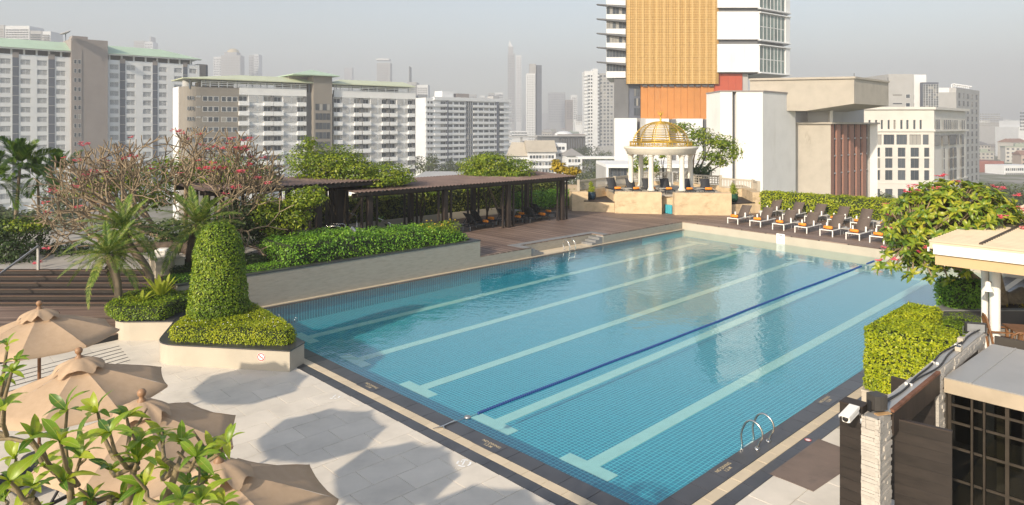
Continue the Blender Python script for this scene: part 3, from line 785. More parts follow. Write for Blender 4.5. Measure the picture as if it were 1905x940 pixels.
# topiary
tp = thing('topiary_bush', 'tall dome-shaped topiary bush beside the pool corner', 'topiary', (-8.05, 18.75, .6))
prof = [(0.76, 0.75), (0.77, 1.0), (0.74, 1.35), (0.70, 1.8), (0.66, 2.2), (0.62, 2.6), (0.53, 2.95), (0.39, 3.2), (0.20, 3.34), (0.03, 3.37)]
mb = MB(); mb.lathe([(max(r - 0.09, 0), z - 0.03) for r, z in prof], 24, (-8.05, 18.75)); obj('twig_core', mb, M['core'], tp)
pr = np.array(prof); seg = np.sqrt(((pr[1:] - pr[:-1]) ** 2).sum(1)) * (pr[1:, 0] + pr[:-1, 0]); cum = np.cumsum(seg) / seg.sum()
m = 17000; i = np.searchsorted(cum, RNG.random(m)); t = RNG.random(m)[:, None]; rz = pr[i] * (1 - t) + pr[i + 1] * t
dn = pr[i + 1] - pr[i]; nr2 = np.column_stack([dn[:, 1], -dn[:, 0]]); nr2 = unit(nr2); a = RNG.random(m) * 2 * pi
off = RNG.normal(0, 0.02, m) + 0.028 * np.sin(a * 5 + rz[:, 1] * 5) * np.sin(rz[:, 1] * 7 + a * 3)
R_ = rz[:, 0] + off * nr2[:, 0]
P = np.column_stack([-8.05 + R_ * np.cos(a), 18.75 + R_ * np.sin(a), rz[:, 1] + off * nr2[:, 1]])
N = np.column_stack([nr2[:, 0] * np.cos(a), nr2[:, 0] * np.sin(a), nr2[:, 1] + 0.2]) + RNG.normal(0, 0.5, (m, 3))
leaf_obj('foliage', P, N, RNG.uniform(0.7, 1.35, m) * 0.054, LM['hedge'], tp, 0.6)
# left planter
P2 = [(-11.2, 19.15), (-9.55, 19.2), (-9.9, 22.4), (-11.0, 22.4), (-11.75, 20.6)]
round_planter('planter', 'cream planter under the leaning palms beside the timber steps', P2, 0.54, [0.45, 0, 0, 0, 0.4], None)
H2 = [(-11.75, 19.75), (-11.2, 19.15), (-9.8, 19.15), (-9.7, 20.4), (-10.0, 22.2), (-11.2, 22.2), (-11.95, 20.6)]
hg = thing('clipped_hedge', 'low green clipped hedge under the leaning palms beside the steps', 'hedge', (-10.8, 20, .54))
clipped('h', roundpoly(H2, 0.3, 3), 0.56, 0.95, 1100, 0.055, LM['hedge'], hg, M['core'], r=0.2, rough=0.03)
# bird's nest fern
fn = thing('nest_fern', 'bright yellow-green bird nest fern beside the topiary', 'fern', (-10.3, 20.6, .9))
fb = D(300, 548, 20.4)
def blade(mb, p, dr, L, wd, lift, curl=0.5, n=6):
    dr = Vector(dr).normalized(); side = dr.cross(UP).normalized(); vs = []; fs = []
    for i in range(n + 1):
        t = i / n; c = p + dr * (L * t * (1 - 0.25 * t * curl)) * cos(lift) + UP * (L * (t * sin(lift) - curl * 0.5 * t * t))
        w_ = wd * (0.35 + 1.3 * t - 1.55 * t ** 2.6) if t < 1 else 0.0
        w_ = max(w_, 0.004); vs += [c - side * w_ + UP * w_ * .25, c, c + side * w_ + UP * w_ * .25]
    for i in range(n):
        for j in (0, 1): fs.append((3 * i + j, 3 * i + j + 1, 3 * i + j + 4, 3 * i + j + 3))
    mb.add(vs, fs, None, True)
for k in range(17):
    a = k * 2.4; mb = MB()
    blade(mb, fb + Vector((0.1 * cos(a), 0.1 * sin(a), 0)), (cos(a), sin(a), 0), random.uniform(0.6, 1.0), 0.075, random.uniform(0.75, 1.3), random.uniform(0.2, 0.6))
    obj('frond', mb, LM['fern'], fn)
fb2 = D(262, 560, 20.0)
for k in range(9):
    a = k * 2.4 + 1; mb = MB()
    blade(mb, fb2 + Vector((0.1 * cos(a), 0.1 * sin(a), 0)), (cos(a), sin(a), 0), random.uniform(0.35, 0.6), 0.06, random.uniform(0.5, 1.0), 0.5)
    obj('frond', mb, LM['fern'], fn)

# hedge on the long planter
hg = thing('clipped_hedge', 'long bright green hedge on the grey planter wall left of the pool', 'hedge', LV(6, 1, 1.1).to_tuple())
Hp = [LV(2.1, 0.32), LV(10.15, 0.3), LV(10.2, 1.2), LV(8.6, 2.0), LV(4.5, 2.7), LV(2.0, 2.4)]
def zt(x, y):
    u = (x - OL.x) * U.x + (y - OL.y) * U.y
    return 1.96 - 0.028 * (u - 2) - 0.16 * np.clip(u - 8.6, 0, 2) + 0.05 * np.sin(u * 1.7)
clipped('h', roundpoly([p.to_tuple()[:2] for p in Hp], 0.3, 3), 1.1, zt, 520, 0.085, LM['hedgeg'], hg, M['core'], r=0.25, rough=0.06)
crown('flowering_sprigs', [(tuple(LV(9.4, 0.75, 1.75)), (0.6, 0.5, 0.32)), (tuple(LV(8.5, .8, 1.75)), (.6, .5, .3))], 900, 0.10, LM['bush'], hg)
P = np.array([LV(8.2 + random.random() * 1.8, 0.4 + random.random() * .8, 1.85 + random.random() * .2) for _ in range(16)]); leaf_obj('yellow_blossom', P, np.tile([0, -0.7, 1.0], (16, 1)), 0.09, M['flower_white'] if False else LM['yellow'], hg, 0.9)
hg = thing('ground_cover_hedge', 'very low hedge strip on the planter behind the topiary', 'hedge', LV(0.5, 1, 1.1).to_tuple())
clipped('h', [p.to_tuple()[:2] for p in (LV(-1.6, 0.35), LV(2.3, 0.35), LV(2.2, 1.3), LV(-1.6, 1.5))], 1.1, 1.22, 900, 0.05, LM['hedgeg'], hg, M['core'], r=0.08, rough=0.02)
clipped('h', [p.to_tuple()[:2] for p in (LV(-1.2, 1.75), LV(1.9, 1.6), LV(1.9, 2.6), LV(-1.2, 2.8))], 1.1, 1.36, 700, 0.055, LM['dark'], hg, M['core'], r=0.08, rough=0.02)

# ------------------------------------------------------------------ palms
def frond_mesh(name, L, droop, n, ll, lw, mat, vee=0.5, gap0=0.12, up=0.0, split=0.0, sweep=0.55, stemr=0.012):
    """rachis along +x bending down, narrow leaflets on both sides"""
    V_ = []; F_ = []
    def rach(t): return np.array([L * (t - 0.12 * droop * t * t), 0.0, L * (up * t - droop * t ** 2.0)])
    for i in range(n):
        t = gap0 + (1 - gap0) * i / (n - 1); p = rach(t); tg = unit((rach(min(t + .02, 1.02)) - rach(t - .02))[None])[0]
        w_ = ll * (0.55 + 0.9 * t - 1.25 * t ** 3.0) * RNG.uniform(0.85, 1.12)
        for sgn in (-1, 1):
            sidev = np.array([0, sgn, 0.0]); upv = np.cross(tg, np.array([0, 1.0, 0])); upv = -upv if upv[2] < 0 else upv
            dr = unit((sidev * 1.0 + tg * (sweep + 0.5 * t) + upv * (vee + RNG.normal(0, 0.12)))[None])[0]
            e = p + dr * w_; mid = p + dr * w_ * .55 + np.array([0, 0, w_ * 0.04]); e = e - np.array([0, 0, w_ * (0.18 + 0.1 * RNG.random())])
            wv = np.cross(dr, upv) * lw * .5
            b = len(V_); V_ += [p - wv * .4, p + wv * .4, mid + wv, e + wv * .15, e - wv * .15, mid - wv]; F_ += [(b, b + 1, b + 2, b + 5), (b + 5, b + 2, b + 3, b + 4)]
    for i in range(8):
        t0, t1 = i / 8, (i + 1) / 8; p, q = rach(t0), rach(t1); r0_, r1_ = stemr * (1.3 - t0), stemr * (1.3 - t1); b = len(V_)
        V_ += [p + [0, r0_, 0], p + [0, 0, r0_], p + [0, -r0_, 0], q + [0, r1_, 0], q + [0, 0, r1_], q + [0, -r1_, 0]]; F_ += [(b, b + 1, b + 4, b + 3), (b + 1, b + 2, b + 5, b + 4)]
    return npmesh(name, np.array(V_), np.array(F_), mat)
FR = [frond_mesh('frond', 1.45, d_, 50, 0.27, 0.026, LM['palm'], 0.5) for d_ in (0.18, 0.34, 0.55)]
FA = [frond_mesh('frond', 1.35, d_, 30, 0.60, 0.05, LM['areca'], 0.75, 0.2, up=0.1, sweep=0.9) for d_ in (0.12, 0.3, 0.55)]
def palm(label, trunk, r0, r1, nf, FRS, scale, el=(70, -35), mat=None, shag=0, tilt=(0, 0), crownoff=0.0, name='palm_tree'):
    t = thing(name, label, 'palm tree', tuple(trunk[0]))
    mb = MB(); N_ = 10; pts = []
    k = len(trunk)
    for i in range(N_ + 1):
        s = i / N_ * (k - 1); j = min(int(s), k - 2); pts.append(Vector(trunk[j]).lerp(Vector(trunk[j + 1]), s - j))
    for _ in range(3): pts = [pts[0]] + [(pts[i - 1] + pts[i] * 2 + pts[i + 1]) / 4 for i in range(1, len(pts) - 1)] + [pts[-1]]
    mb.tube(pts, [r0 + (r1 - r0) * i / N_ + 0.006 * (i % 2) for i in range(N_ + 1)], 9); obj('trunk', mb, mat or M['bark'], t)
    top = pts[-1]
    if shag:
        mb = MB()
        for k in range(shag):
            a = k * 2.399; z = -0.05 - 0.5 * random.random(); mb.bar(top + Vector((0.05 * cos(a), 0.05 * sin(a), z)), top + Vector((0.2 * cos(a), 0.2 * sin(a), z + random.uniform(-.12, .1))), 0.035, 0.012)
        stuff(obj('old_leaf_bases', mb, M['darkbark'], t))
    for k in range(nf):
        q = k / (nf - 1); a = k * 2.399963 + random.uniform(-.2, .2); e = radians(el[0] + (el[1] - el[0]) * q + random.uniform(-8, 8))
        fm = FRS[min(len(FRS) - 1, int(q * len(FRS)))]; s = scale * random.uniform(0.82, 1.1) * (0.8 + 0.3 * q if q < .5 else 0.97)
        Mx = Matrix.Translation(top + UP * crownoff) @ Matrix.Rotation(a, 4, 'Z') @ Matrix.Rotation(-e, 4, 'Y') @ Matrix.Rotation(random.uniform(-.3, .3), 4, 'X') @ Matrix.Scale(s, 4)
        link('frond', fm, t, True, Mx)
    return t
palm('leaning date palm with a short trunk in front of the timber steps', [D(221, 556, 20.2), D(219, 520, 20.2), D(207, 492, 20.2), D(202, 474, 20.2)], 0.10, 0.12, 30, FR, 1.0, (64, -28), shag=26)
palm('curved date palm leaning left behind the leaning palm', [D(283, 528, 21.6), D(277, 500, 21.6), D(257, 476, 21.6), D(236, 455, 21.6), D(230, 428, 21.6)], 0.10, 0.13, 34, FR, 1.1, (66, -28), shag=20)
palm('bushy date palm standing behind the topiary bush', [D(352, 492, 23.5), D(358, 455, 23.5), D(368, 418, 23.5)], 0.16, 0.17, 36, FR, 1.2, (70, -30), mat=M['darkbark'], shag=50)
palm('tall slender palm at the far left against the apartment block', [D(29, 408, 30), D(33, 360, 30), D(37, 310, 30)], 0.075, 0.05, 14, FA, 1.25, (80, -5))
palm('short slender palm half hidden by the bare frangipani', [D(72, 405, 31), D(71, 350, 31), D(69, 333, 31)], 0.055, 0.045, 12, FA, 1.05, (75, -20))
palm('slender palm just left of the tan stair tower', [D(109, 400, 32), D(109, 350, 32), D(112, 322, 32)], 0.055, 0.045, 12, FA, 1.1, (75, -15))
palm('palm cut off by the left edge of the picture', [D(-14, 420, 29), D(-13, 370, 29), D(-12, 336, 29)], 0.06, 0.05, 12, FA, 1.1, (70, -25))

# ------------------------------------------------------------------ frangipani trees
def grow(base, d0, L0, r0, depth, env, spread=0.75, upb=0.10, shrink=0.82, tipr=0.016):
    """forking stubby branches; returns tube paths and tips with directions"""
    paths = []; tips = []
    stack = [(Vector(base), Vector(d0).normalized(), L0, r0, depth)]
    while stack:
        p, d, L, r, k = stack.pop()
        nseg = 3; pts = [p]; dd = d.copy()
        for i in range(nseg):
            dd = (dd + Vector((random.gauss(0, .13), random.gauss(0, .13), random.gauss(0, .10) + upb * 0.5))).normalized(); p = p + dd * (L / nseg); pts.append(p)
        r2 = max(r * 0.8, tipr); paths.append((pts, [r + (r2 - r) * i / nseg for i in range(nseg + 1)]))
        if k <= 0 or not env(p): tips.append((p, dd)); continue
        nb = 2 if random.random() < 0.62 else 3
        ax = dd.orthogonal().normalized(); ph = random.random() * 2 * pi
        for j in range(nb):
            a = ph + 2 * pi * j / nb; sdir = (ax * cos(a) + dd.cross(ax) * sin(a))
            nd = (dd + sdir * spread * random.uniform(.75, 1.15) + Vector((0, 0, upb))).normalized()
            stack.append((p, nd, L * shrink * random.uniform(.8, 1.15), max(r2 * 0.86, tipr), k - 1))
    return paths, tips
def tube_obj(name, paths, mat, parent, n=5):
    mb = MB()
    for pts, rr in paths: mb.tube(pts, rr, n, caps=False)
    return obj(name, mb, mat, parent)
def flower_mesh(seed):
    mb = MB(); rnd = random.Random(seed)
    for k in range(6):
        c = Vector((rnd.uniform(-.08, .08), rnd.uniform(-.08, .08), rnd.uniform(0, .07)))
        for q in range(5):
            a = 2 * pi * q / 5 + k; d = Vector((cos(a), sin(a), 0.5)) * 0.055; s = Vector((-sin(a), cos(a), 0)) * 0.022
            mb.quad(c, c + d * .6 + s, c + d, c + d * .6 - s)
    return mb.mesh('flower_cluster', M['pink'])
FL = [flower_mesh(i) for i in range(3)]
def flowers(tips, k, parent, s=1.0):
    for p, d in random.sample(tips, min(k, len(tips))):
        link('flower_cluster', random.choice(FL), parent, True, Matrix.Translation(p) @ Matrix.Rotation(random.random() * 6, 4, 'Z') @ Matrix.Scale(s * random.uniform(.8, 1.25), 4))
bt = thing('frangipani_tree', 'wide bare frangipani with knobbly branches and pink flowers, left of the pergola', 'tree', tuple(D(330, 470, 27)))
paths = []; tips = []
Y0 = 27.0
def env(p):
    x, y = PXY(p)
    return 68 < x < 520 and y > 246 + max(0, (370 - x)) * 0.2 and p.z > 1.4 and p.y < 31.5 and p.y > 24.5
for (bx, by, yy, dv, L0, k, r0) in ((345, 455, 27, (-1.0, -0.1, 0.28), 1.55, 6, 0.12), (345, 455, 27, (-0.9, 0.3, 0.55), 1.5, 6, 0.12), (350, 450, 27, (-0.25, -.2, 0.9), 1.2, 6, 0.11),
                                   (355, 450, 27.5, (0.5, 0.1, 0.75), 1.25, 6, 0.10), (360, 450, 27.5, (0.95, -0.1, 0.55), 1.35, 6, 0.11), (340, 455, 26.5, (-1.0, -0.3, 0.02), 1.55, 6, 0.10), (250, 400, 26.5, (-0.9, -0.1, 0.2), 1.0, 6, 0.07), (400, 400, 27, (0.6, -.2, 0.6), 0.9, 6, 0.07)):
    a, b = grow(D(bx, by, yy), dv, L0, r0, k, env, 0.78, 0.10, 0.80, 0.019); paths += a; tips += b
print('bare frangipani', len(paths), len(tips))
tube_obj('branches', paths, M['frangibark'], bt, 5)
mb = MB(); mb.tube([D(345, 500, 27), D(348, 470, 27), D(345, 450, 27)], [0.2, 0.16, 0.12], 8); obj('trunk', mb, M['frangibark'], bt)
flowers([t for t in tips if 60 < PXY(t[0])[0] < 540 and t[0].y < 28.5], 66, bt, 1.5)
# leafy shrub seen through it
sh = thing('leafy_shrub', 'olive green shrub growing behind the bare frangipani branches', 'shrub', tuple(D(370, 400, 30)))
crown('foliage', [(tuple(D(330, 318, 30)), (1.5, 1, 0.8)), (tuple(D(420, 320, 30)), (1.6, 1, 0.9)), (tuple(D(240, 330, 30)), (1.2, 1, 0.7)), (tuple(D(480, 330, 30)), (1.0, .8, .7)), (tuple(D(180, 350, 29)), (1.3, .9, .6)), (tuple(D(280, 365, 29)), (1.4, .9, .6))], 8200, 0.14, LM['bush'], sh, shell=0.2)
limbs('limbs', D(370, 400, 30), [D(330, 320, 30), D(420, 322, 30), D(250, 335, 30), D(470, 335, 30)], 0.08, M['bark'], sh)
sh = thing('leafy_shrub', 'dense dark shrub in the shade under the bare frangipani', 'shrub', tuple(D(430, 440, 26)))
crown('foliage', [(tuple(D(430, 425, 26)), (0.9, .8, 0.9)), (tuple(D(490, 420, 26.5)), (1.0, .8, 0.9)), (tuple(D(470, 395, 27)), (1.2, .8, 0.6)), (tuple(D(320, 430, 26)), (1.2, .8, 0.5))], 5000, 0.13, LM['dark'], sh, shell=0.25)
sh = thing('leafy_shrub', 'sunlit shrub with pale leaves in front of the left pergola', 'shrub', tuple(D(560, 440, 26.5)))
crown('foliage', [(tuple(D(560, 372, 26.3)), (0.75, .6, 0.5)), (tuple(D(585, 362, 26.3)), (0.5, .5, 0.4)), (tuple(D(545, 400, 26.3)), (0.8, .6, 0.55)), (tuple(D(498, 398, 26.2)), (0.6, .6, 0.7)), (tuple(D(515, 430, 26.2)), (0.5, .5, 0.5))], 4600, 0.12, LM['bush'], sh, shell=0.35)
limbs('limbs', D(523, 470, 26.3), [D(560, 375, 26.3), D(590, 365, 26.3), D(500, 400, 26.3), D(545, 402, 26.3)], 0.09, M['darkbark'], sh)
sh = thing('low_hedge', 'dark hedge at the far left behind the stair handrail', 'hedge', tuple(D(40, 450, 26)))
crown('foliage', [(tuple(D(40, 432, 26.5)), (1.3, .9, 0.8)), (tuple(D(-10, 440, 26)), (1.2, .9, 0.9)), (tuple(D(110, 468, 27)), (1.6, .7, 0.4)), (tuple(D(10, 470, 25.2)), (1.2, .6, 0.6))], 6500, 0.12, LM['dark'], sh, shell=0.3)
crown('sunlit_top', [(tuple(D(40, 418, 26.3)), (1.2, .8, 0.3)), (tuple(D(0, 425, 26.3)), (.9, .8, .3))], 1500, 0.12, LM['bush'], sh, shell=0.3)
# boxes and log on the terrace
cb = thing('storage_cabinet', 'pale concrete cabinet standing behind the topiary bush', 'cabinet', tuple(D(310, 505, 22.6)))
Mc = rotm(U, None, Vector((XY(283, 22.8), 22.8, 1.0)))
mb = MB(Mc); mb.box(-0.05, 0.85, -0.55, 0.1, 0, 0.55); obj('body', mb, M['rendercream'], cb)
mb = MB(Mc); mb.box(-0.08, 0.88, -0.58, 0.13, 0.55, 0.59); obj('lid', mb, M['rendercream'], cb)
sw = thing('white_bin', 'white plastic bin behind the pale cabinet', 'bin', tuple(D(302, 480, 24.0)))
mb = MB(rotm((1, 0, 0), None, (XY(303, 24), 24, 1.0))); mb.bev(-0.22, 0.22, -0.2, 0.2, 0, 0.72, 0.05); obj('body', mb, M['white'], sw)
lg = thing('fallen_log', 'thick dark log lying across the terrace behind the cabinet', 'log', tuple(D(300, 470, 24.5)))
mb = MB(); mb.tube([D(225, 466, 25), D(270, 462, 25), D(310, 458, 25), D(350, 462, 24.6), D(362, 478, 24.4)], [0.12, 0.16, 0.17, 0.2, 0.24], 9); obj('log_wood', mb, M['darkbark'], lg)
# ------------------------------------------------------------------ parasols
n = NT('parasol_fabric')
wv = n.noise(9, 3, 0.6, coord='World'); wr = n.noise(2.2, 2, 0.5, coord='World')
n.done(n.ramp(wv, [(0.3, (0.45, 0.325, 0.215)), (0.7, (0.50, 0.365, 0.25))]), 0.85, spec=0.2)
n.bump(n.math('ADD', n.math('MULTIPLY', wr, 3.0), n.noise(200, 1, 0.5, coord='World')), 0.18, 0.03)
trn = n.n('BsdfTranslucent'); trn.inputs[0].default_value = (0.5, 0.33, 0.2, 1); mxs = n.n('MixShader'); mxs.inputs[0].default_value = 0.12
n.l(n.b.outputs[0], mxs.inputs[1]); n.l(trn.outputs[0], mxs.inputs[2]); n.l(mxs.outputs[0], n.out.inputs[0]); M['canvas'] = n.m
M['polewood'] = plain('varnished_wood', (0.16, 0.075, 0.035), 0.45, 0.25, 8, stretch=(1, 1, 0.1))
M['knobwood'] = plain('turned_wood', (0.27, 0.155, 0.085), 0.5, 0.2, 12)
def parasol(label, c, R, rot, ztop=2.62, zedge=2.2, tilt=(0, 0)):
    t = thing('parasol', label, 'parasol', (c.x, c.y, 0), group='beige canvas parasols in a row beside the pool')
    T0 = Matrix.Translation((c.x, c.y, 0)) @ Matrix.Rotation(tilt[0], 4, 'X') @ Matrix.Rotation(tilt[1], 4, 'Y')
    cor = [Vector((R * cos(rot + 2 * pi * k / 8), R * sin(rot + 2 * pi * k / 8), zedge)) for k in range(8)]
    apex = Vector((0, 0, ztop)); nu, nv = 6, 7
    rnd = random.Random(int(c.x * 100))
    for k in range(8):
        a, b = cor[k], cor[(k + 1) % 8]; vs = []; fs = []
        for i in range(nu + 1):
            s = 0.04 + 0.96 * i / nu
            for j in range(nv + 1):
                q = j / nv; e = a.lerp(b, q); p = apex.lerp(e, s)
                dip = 4 * q * (1 - q); p.z -= 0.028 * dip * s * (0.35 + 0.65 * s) - 0.015 * sin(s * pi) * (1 - dip)
                r_ = Vector((p.x, p.y, 0)); p -= r_ * 0.02 * dip * s
                p.z += 0.006 * sin(q * 17 + k) * s * sin(s * 9 + k)
                vs.append(p)
        for i in range(nu):
            for j in range(nv):
                q_ = i * (nv + 1) + j; fs.append((q_, q_ + nv + 1, q_ + nv + 2, q_ + 1))
        # turned-down hem
        b0 = len(vs)
        for j in range(nv + 1): vs.append(vs[nu * (nv + 1) + j] + Vector((0, 0, -0.035)))
        for j in range(nv): fs.append((nu * (nv + 1) + j, b0 + j, b0 + j + 1, nu * (nv + 1) + j + 1))
        mb = MB(T0); mb.add(vs, fs, None, True); obj('canopy_panel', mb, M['canvas'], t)
        mb = MB(T0); mb.tube([apex + Vector((0, 0, -.03)), apex.lerp(a, .5) + Vector((0, 0, -.015)), a + Vector((0, 0, -.012))], 0.011, 5); obj('rib', mb, M['polewood'], t)
    # frilled vent cap
    vs = []; fs = []; nn = 48; rings = 6
    for i in range(rings + 1):
        s = i / rings
        for j in range(nn):
            a = 2 * pi * j / nn; fr = sin(a * 7 + 1.3 * sin(a * 3 + rot)) * 0.5 + 0.5 * sin(a * 11 + 1.7 + rot * 5) * (.5 + .5 * sin(a * 2 + c.x))
            r = 0.05 + (0.27 + 0.05 * fr * s) * s; z = ztop + 0.085 - 0.035 * s - 0.10 * s * s - 0.075 * fr * s * s
            vs.append((r * cos(a), r * sin(a), z))
    for i in range(rings):
        for j in range(nn): fs.append((i * nn + j, (i + 1) * nn + j, (i + 1) * nn + (j + 1) % nn, i * nn + (j + 1) % nn))
    mb = MB(T0); mb.add(vs, fs, None, True); obj('vent_cap', mb, M['canvas'], t)
    mb = MB(T0); mb.lathe([(0.0, 0.165), (0.035, 0.155), (0.052, 0.125), (0.046, 0.09), (0.026, 0.07), (0.03, 0.05), (0.05, 0.03), (0.05, 0.0)], 16, M=Matrix.Translation((0, 0, ztop + 0.07))); obj('finial', mb, M['knobwood'], t)
    mb = MB(T0); mb.tube([(0, 0, 0.05), (0, 0, ztop + .05)], 0.028, 10); obj('pole', mb, M['polewood'], t)
    mb = MB(T0); mb.lathe([(0, 0.12), (0.05, 0.12), (0.06, 0.07), (0.28, 0.05), (0.3, 0.0)], 20); obj('base', mb, M['black'], t)
    return t
def under(px, py, z): p = D(px, py, 1); Y = (H - z) * F / (py - HY); return Vector((XY(px, Y), Y, 0))
parasol('beige parasol nearest the timber steps, furthest from the camera', under(73, 566, 2.79), 1.27, radians(22))
parasol('beige parasol with branch shadows across its canopy, second from the timber steps', under(162, 652, 2.79), 1.16, radians(10), tilt=(0.02, -0.03))
parasol('beige parasol behind the leafy branches, between the shadowed one and the nearest one', under(262, 728, 2.79), 1.12, radians(-2), tilt=(0.03, 0.02))
parasol('beige parasol nearest the camera at the bottom of the picture', under(407, 843, 2.79), 1.14, radians(13))

# ------------------------------------------------------------------ loungers
def lounger_parts(t, fabric, metal, posts=True, back=radians(48), leg_h=0.30, wood=False):
    w_, L, yb = 0.62, 1.95, 1.18; bl = 0.80
    mb = MB()
    for s in (-1, 1): mb.box(s * w_ / 2 - 0.02, s * w_ / 2 + 0.02, 0, L - 0.1, leg_h, leg_h + 0.045)
    mb.box(-w_ / 2 + .02, w_ / 2 - .02, 0, 0.04, leg_h + .002, leg_h + 0.043); mb.box(-w_ / 2 + .02, w_ / 2 - .02, L - 0.14, L - 0.1, leg_h + .002, leg_h + 0.043)
    obj('frame', mb, metal, t, world=False)
    for s in (-1, 1):
        for y in (0.02, L - 0.3):
            mb = MB(); mb.box(s * w_ / 2 - 0.022, s * w_ / 2 + 0.022, y - 0.022 + .02, y + 0.042, 0, leg_h - .001); obj('leg', mb, metal if y < 1 else M['greysteel'], t, world=False)
    mb = MB(); nn = 8
    vs = []; fs = []
    for i in range(nn + 1):
        y = 0.045 + (yb - 0.045) * i / nn
        for x in (-w_ / 2 + .015, 0, w_ / 2 - .015): vs.append((x, y, leg_h + 0.05 - 0.02 * sin(pi * i / nn) - (0.012 if x == 0 else 0)))
    for i in range(nn):
        for j in range(2): fs.append((3 * i + j, 3 * i + j + 1, 3 * i + j + 4, 3 * i + j + 3))
    k = len(vs); vs += [(x, y, z - 0.02) for x, y, z in vs]; fs += [tuple(q + k for q in f[::-1]) for f in fs]
    fs += [(0, 1, k + 1, k), (1, 2, k + 2, k + 1)]
    mb.add(vs, fs, None, True); obj('seat', mb, fabric, t, world=False)
    mb = MB(); R = Matrix.Translation((0, yb, leg_h + .05)) @ Matrix.Rotation(back, 4, 'X')
    vs = []; fs = []
    for i in range(nn + 1):
        y = bl * i / nn
        for x in (-w_ / 2 + .01, 0, w_ / 2 - .01): vs.append((x, y, 0.03 * sin(pi * i / nn * .9) - (0.015 if x == 0 else 0)))
    for i in range(nn):
        for j in range(2): fs.append((3 * i + j, 3 * i + j + 1, 3 * i + j + 4, 3 * i + j + 3))
    k = len(vs); vs += [(x, y, z - 0.025) for x, y, z in vs]; fs += [tuple(q + k for q in f[::-1]) for f in fs]; fs += [(3 * nn, k + 3 * nn, k + 3 * nn + 1, 3 * nn + 1), (3 * nn + 1, k + 3 * nn + 1, k + 3 * nn + 2, 3 * nn + 2)]
    for i in range(nn): fs += [(3 * i, 3 * i + 3, k + 3 * i + 3, k + 3 * i), (3 * i + 2, k + 3 * i + 2, k + 3 * i + 5, 3 * i + 5)]
    mb.add(vs, fs, R, True); obj('backrest', mb, fabric, t, world=False)
    if posts:
        for s in (-1, 1):
            mb = MB(); mb.bev(s * w_ / 2 - 0.035, s * w_ / 2 + 0.035, 0.86, 0.94, leg_h + 0.02, leg_h + 0.30, 0.012); obj('armrest_post', mb, metal, t, world=False)
        mb = MB(); top = R @ Vector((0, bl * .55, -.03))
        for s in (-1, 1): mb.bar((s * 0.26, top.y, top.z), (s * 0.26, L - 0.2, leg_h + .03), 0.025)
        mb.bar((-.26, L - .2, leg_h + .03), (.26, L - .2, leg_h + .03), 0.02); obj('prop', mb, M['greysteel'], t, world=False)
    else:
        mb = MB(); top = R @ Vector((0, bl * .55, -.03))
        for s in (-1, 1): mb.bar((s * 0.24, top.y, top.z), (s * 0.24, L - 0.2, leg_h + .03), 0.03)
        obj('prop', mb, metal, t, world=False)
ORD = ['first', 'second', 'third', 'fourth', 'fifth', 'sixth', 'seventh']
lw = thing('sun_lounger', 'x', 'sun lounger'); lounger_parts(lw, M['brownfabric'], M['white'])
lb = thing('sun_lounger', 'x', 'sun lounger'); lounger_parts(lb, M['darkfabric'], M['black'], posts=False, back=radians(52), leg_h=0.24)
tw = MB(); tw.lathe([(0.0, -0.21), (0.05, -0.21), (0.078, -0.195), (0.082, 0), (0.078, 0.195), (0.05, 0.21), (0.0, 0.21)], 14, M=Matrix.Rotation(pi / 2, 4, 'Y'))
TWM = tw.mesh('towel', M['orange'])
first = {'w': lw, 'b': lb}; used = set()
def put(kind, Mx, label, group, towel=None, tgroup=None, ty=0.26):
    if kind not in used:
        o = first[kind]; o.matrix_basis = Mx; o['label'] = label; o['group'] = group; used.add(kind)
    else: o = dup(first[kind], Mx, label, group)
    if towel:
        h = 0.43 if kind == 'w' else 0.37
        t = link('rolled_towel', TWM, None, True, Mx @ Matrix.Translation((random.uniform(-.03, .03), ty, h)) @ Matrix.Rotation(random.uniform(-.22, .22), 4, 'Z') @ Matrix.Scale(random.uniform(.9, 1.08), 4))
        tag(t, towel, 'towel', tgroup)
    return o
# white loungers on the far deck: feet towards the pool
RW = Matrix.Rotation(atan2(U.y, U.x) - pi / 2, 4, 'Z')
gw = 'white framed loungers in two rows on the far deck'; gt = 'orange rolled towels on the white loungers'
front = [((70, 430), (158, 442)), ((278, 455), (368, 470)), ((490, 485), (585, 500)), ((700, 515), (798, 528)), ((935, 545), (1037, 560)), ((1178, 578), (1288, 595)), ((1400, 610), (1515, 625))]
for k, (a, b) in enumerate(front):
    p = (G(1340 + a[0] / 5.013, 330 + a[1] / 5.013, DZ) + G(1340 + b[0] / 5.013, 330 + b[1] / 5.013, DZ)) / 2
    put('w', Matrix.Translation(p) @ RW, f'white framed lounger, {ORD[k]} from the left in the front row by the pool', gw,
        f'orange towel on the {ORD[k]} front-row white lounger from the left', gt)
back = [(414.8, 402.8), (455.7, 408.8), (496.6, 412.8), (539.5, 418.8), (582, 424.8), (630.6, 430.7)]
for k, (x, y) in enumerate(back):
    p = G(1000 + x, y, DZ) + (RW @ Vector((0.31, 0, 0)))
    put('w', Matrix.Translation(p) @ RW, f'white framed lounger, {ORD[k]} from the left in the back row by the hedge', gw,
        f'orange towel on the {ORD[k]} back-row white lounger from the left', gt)
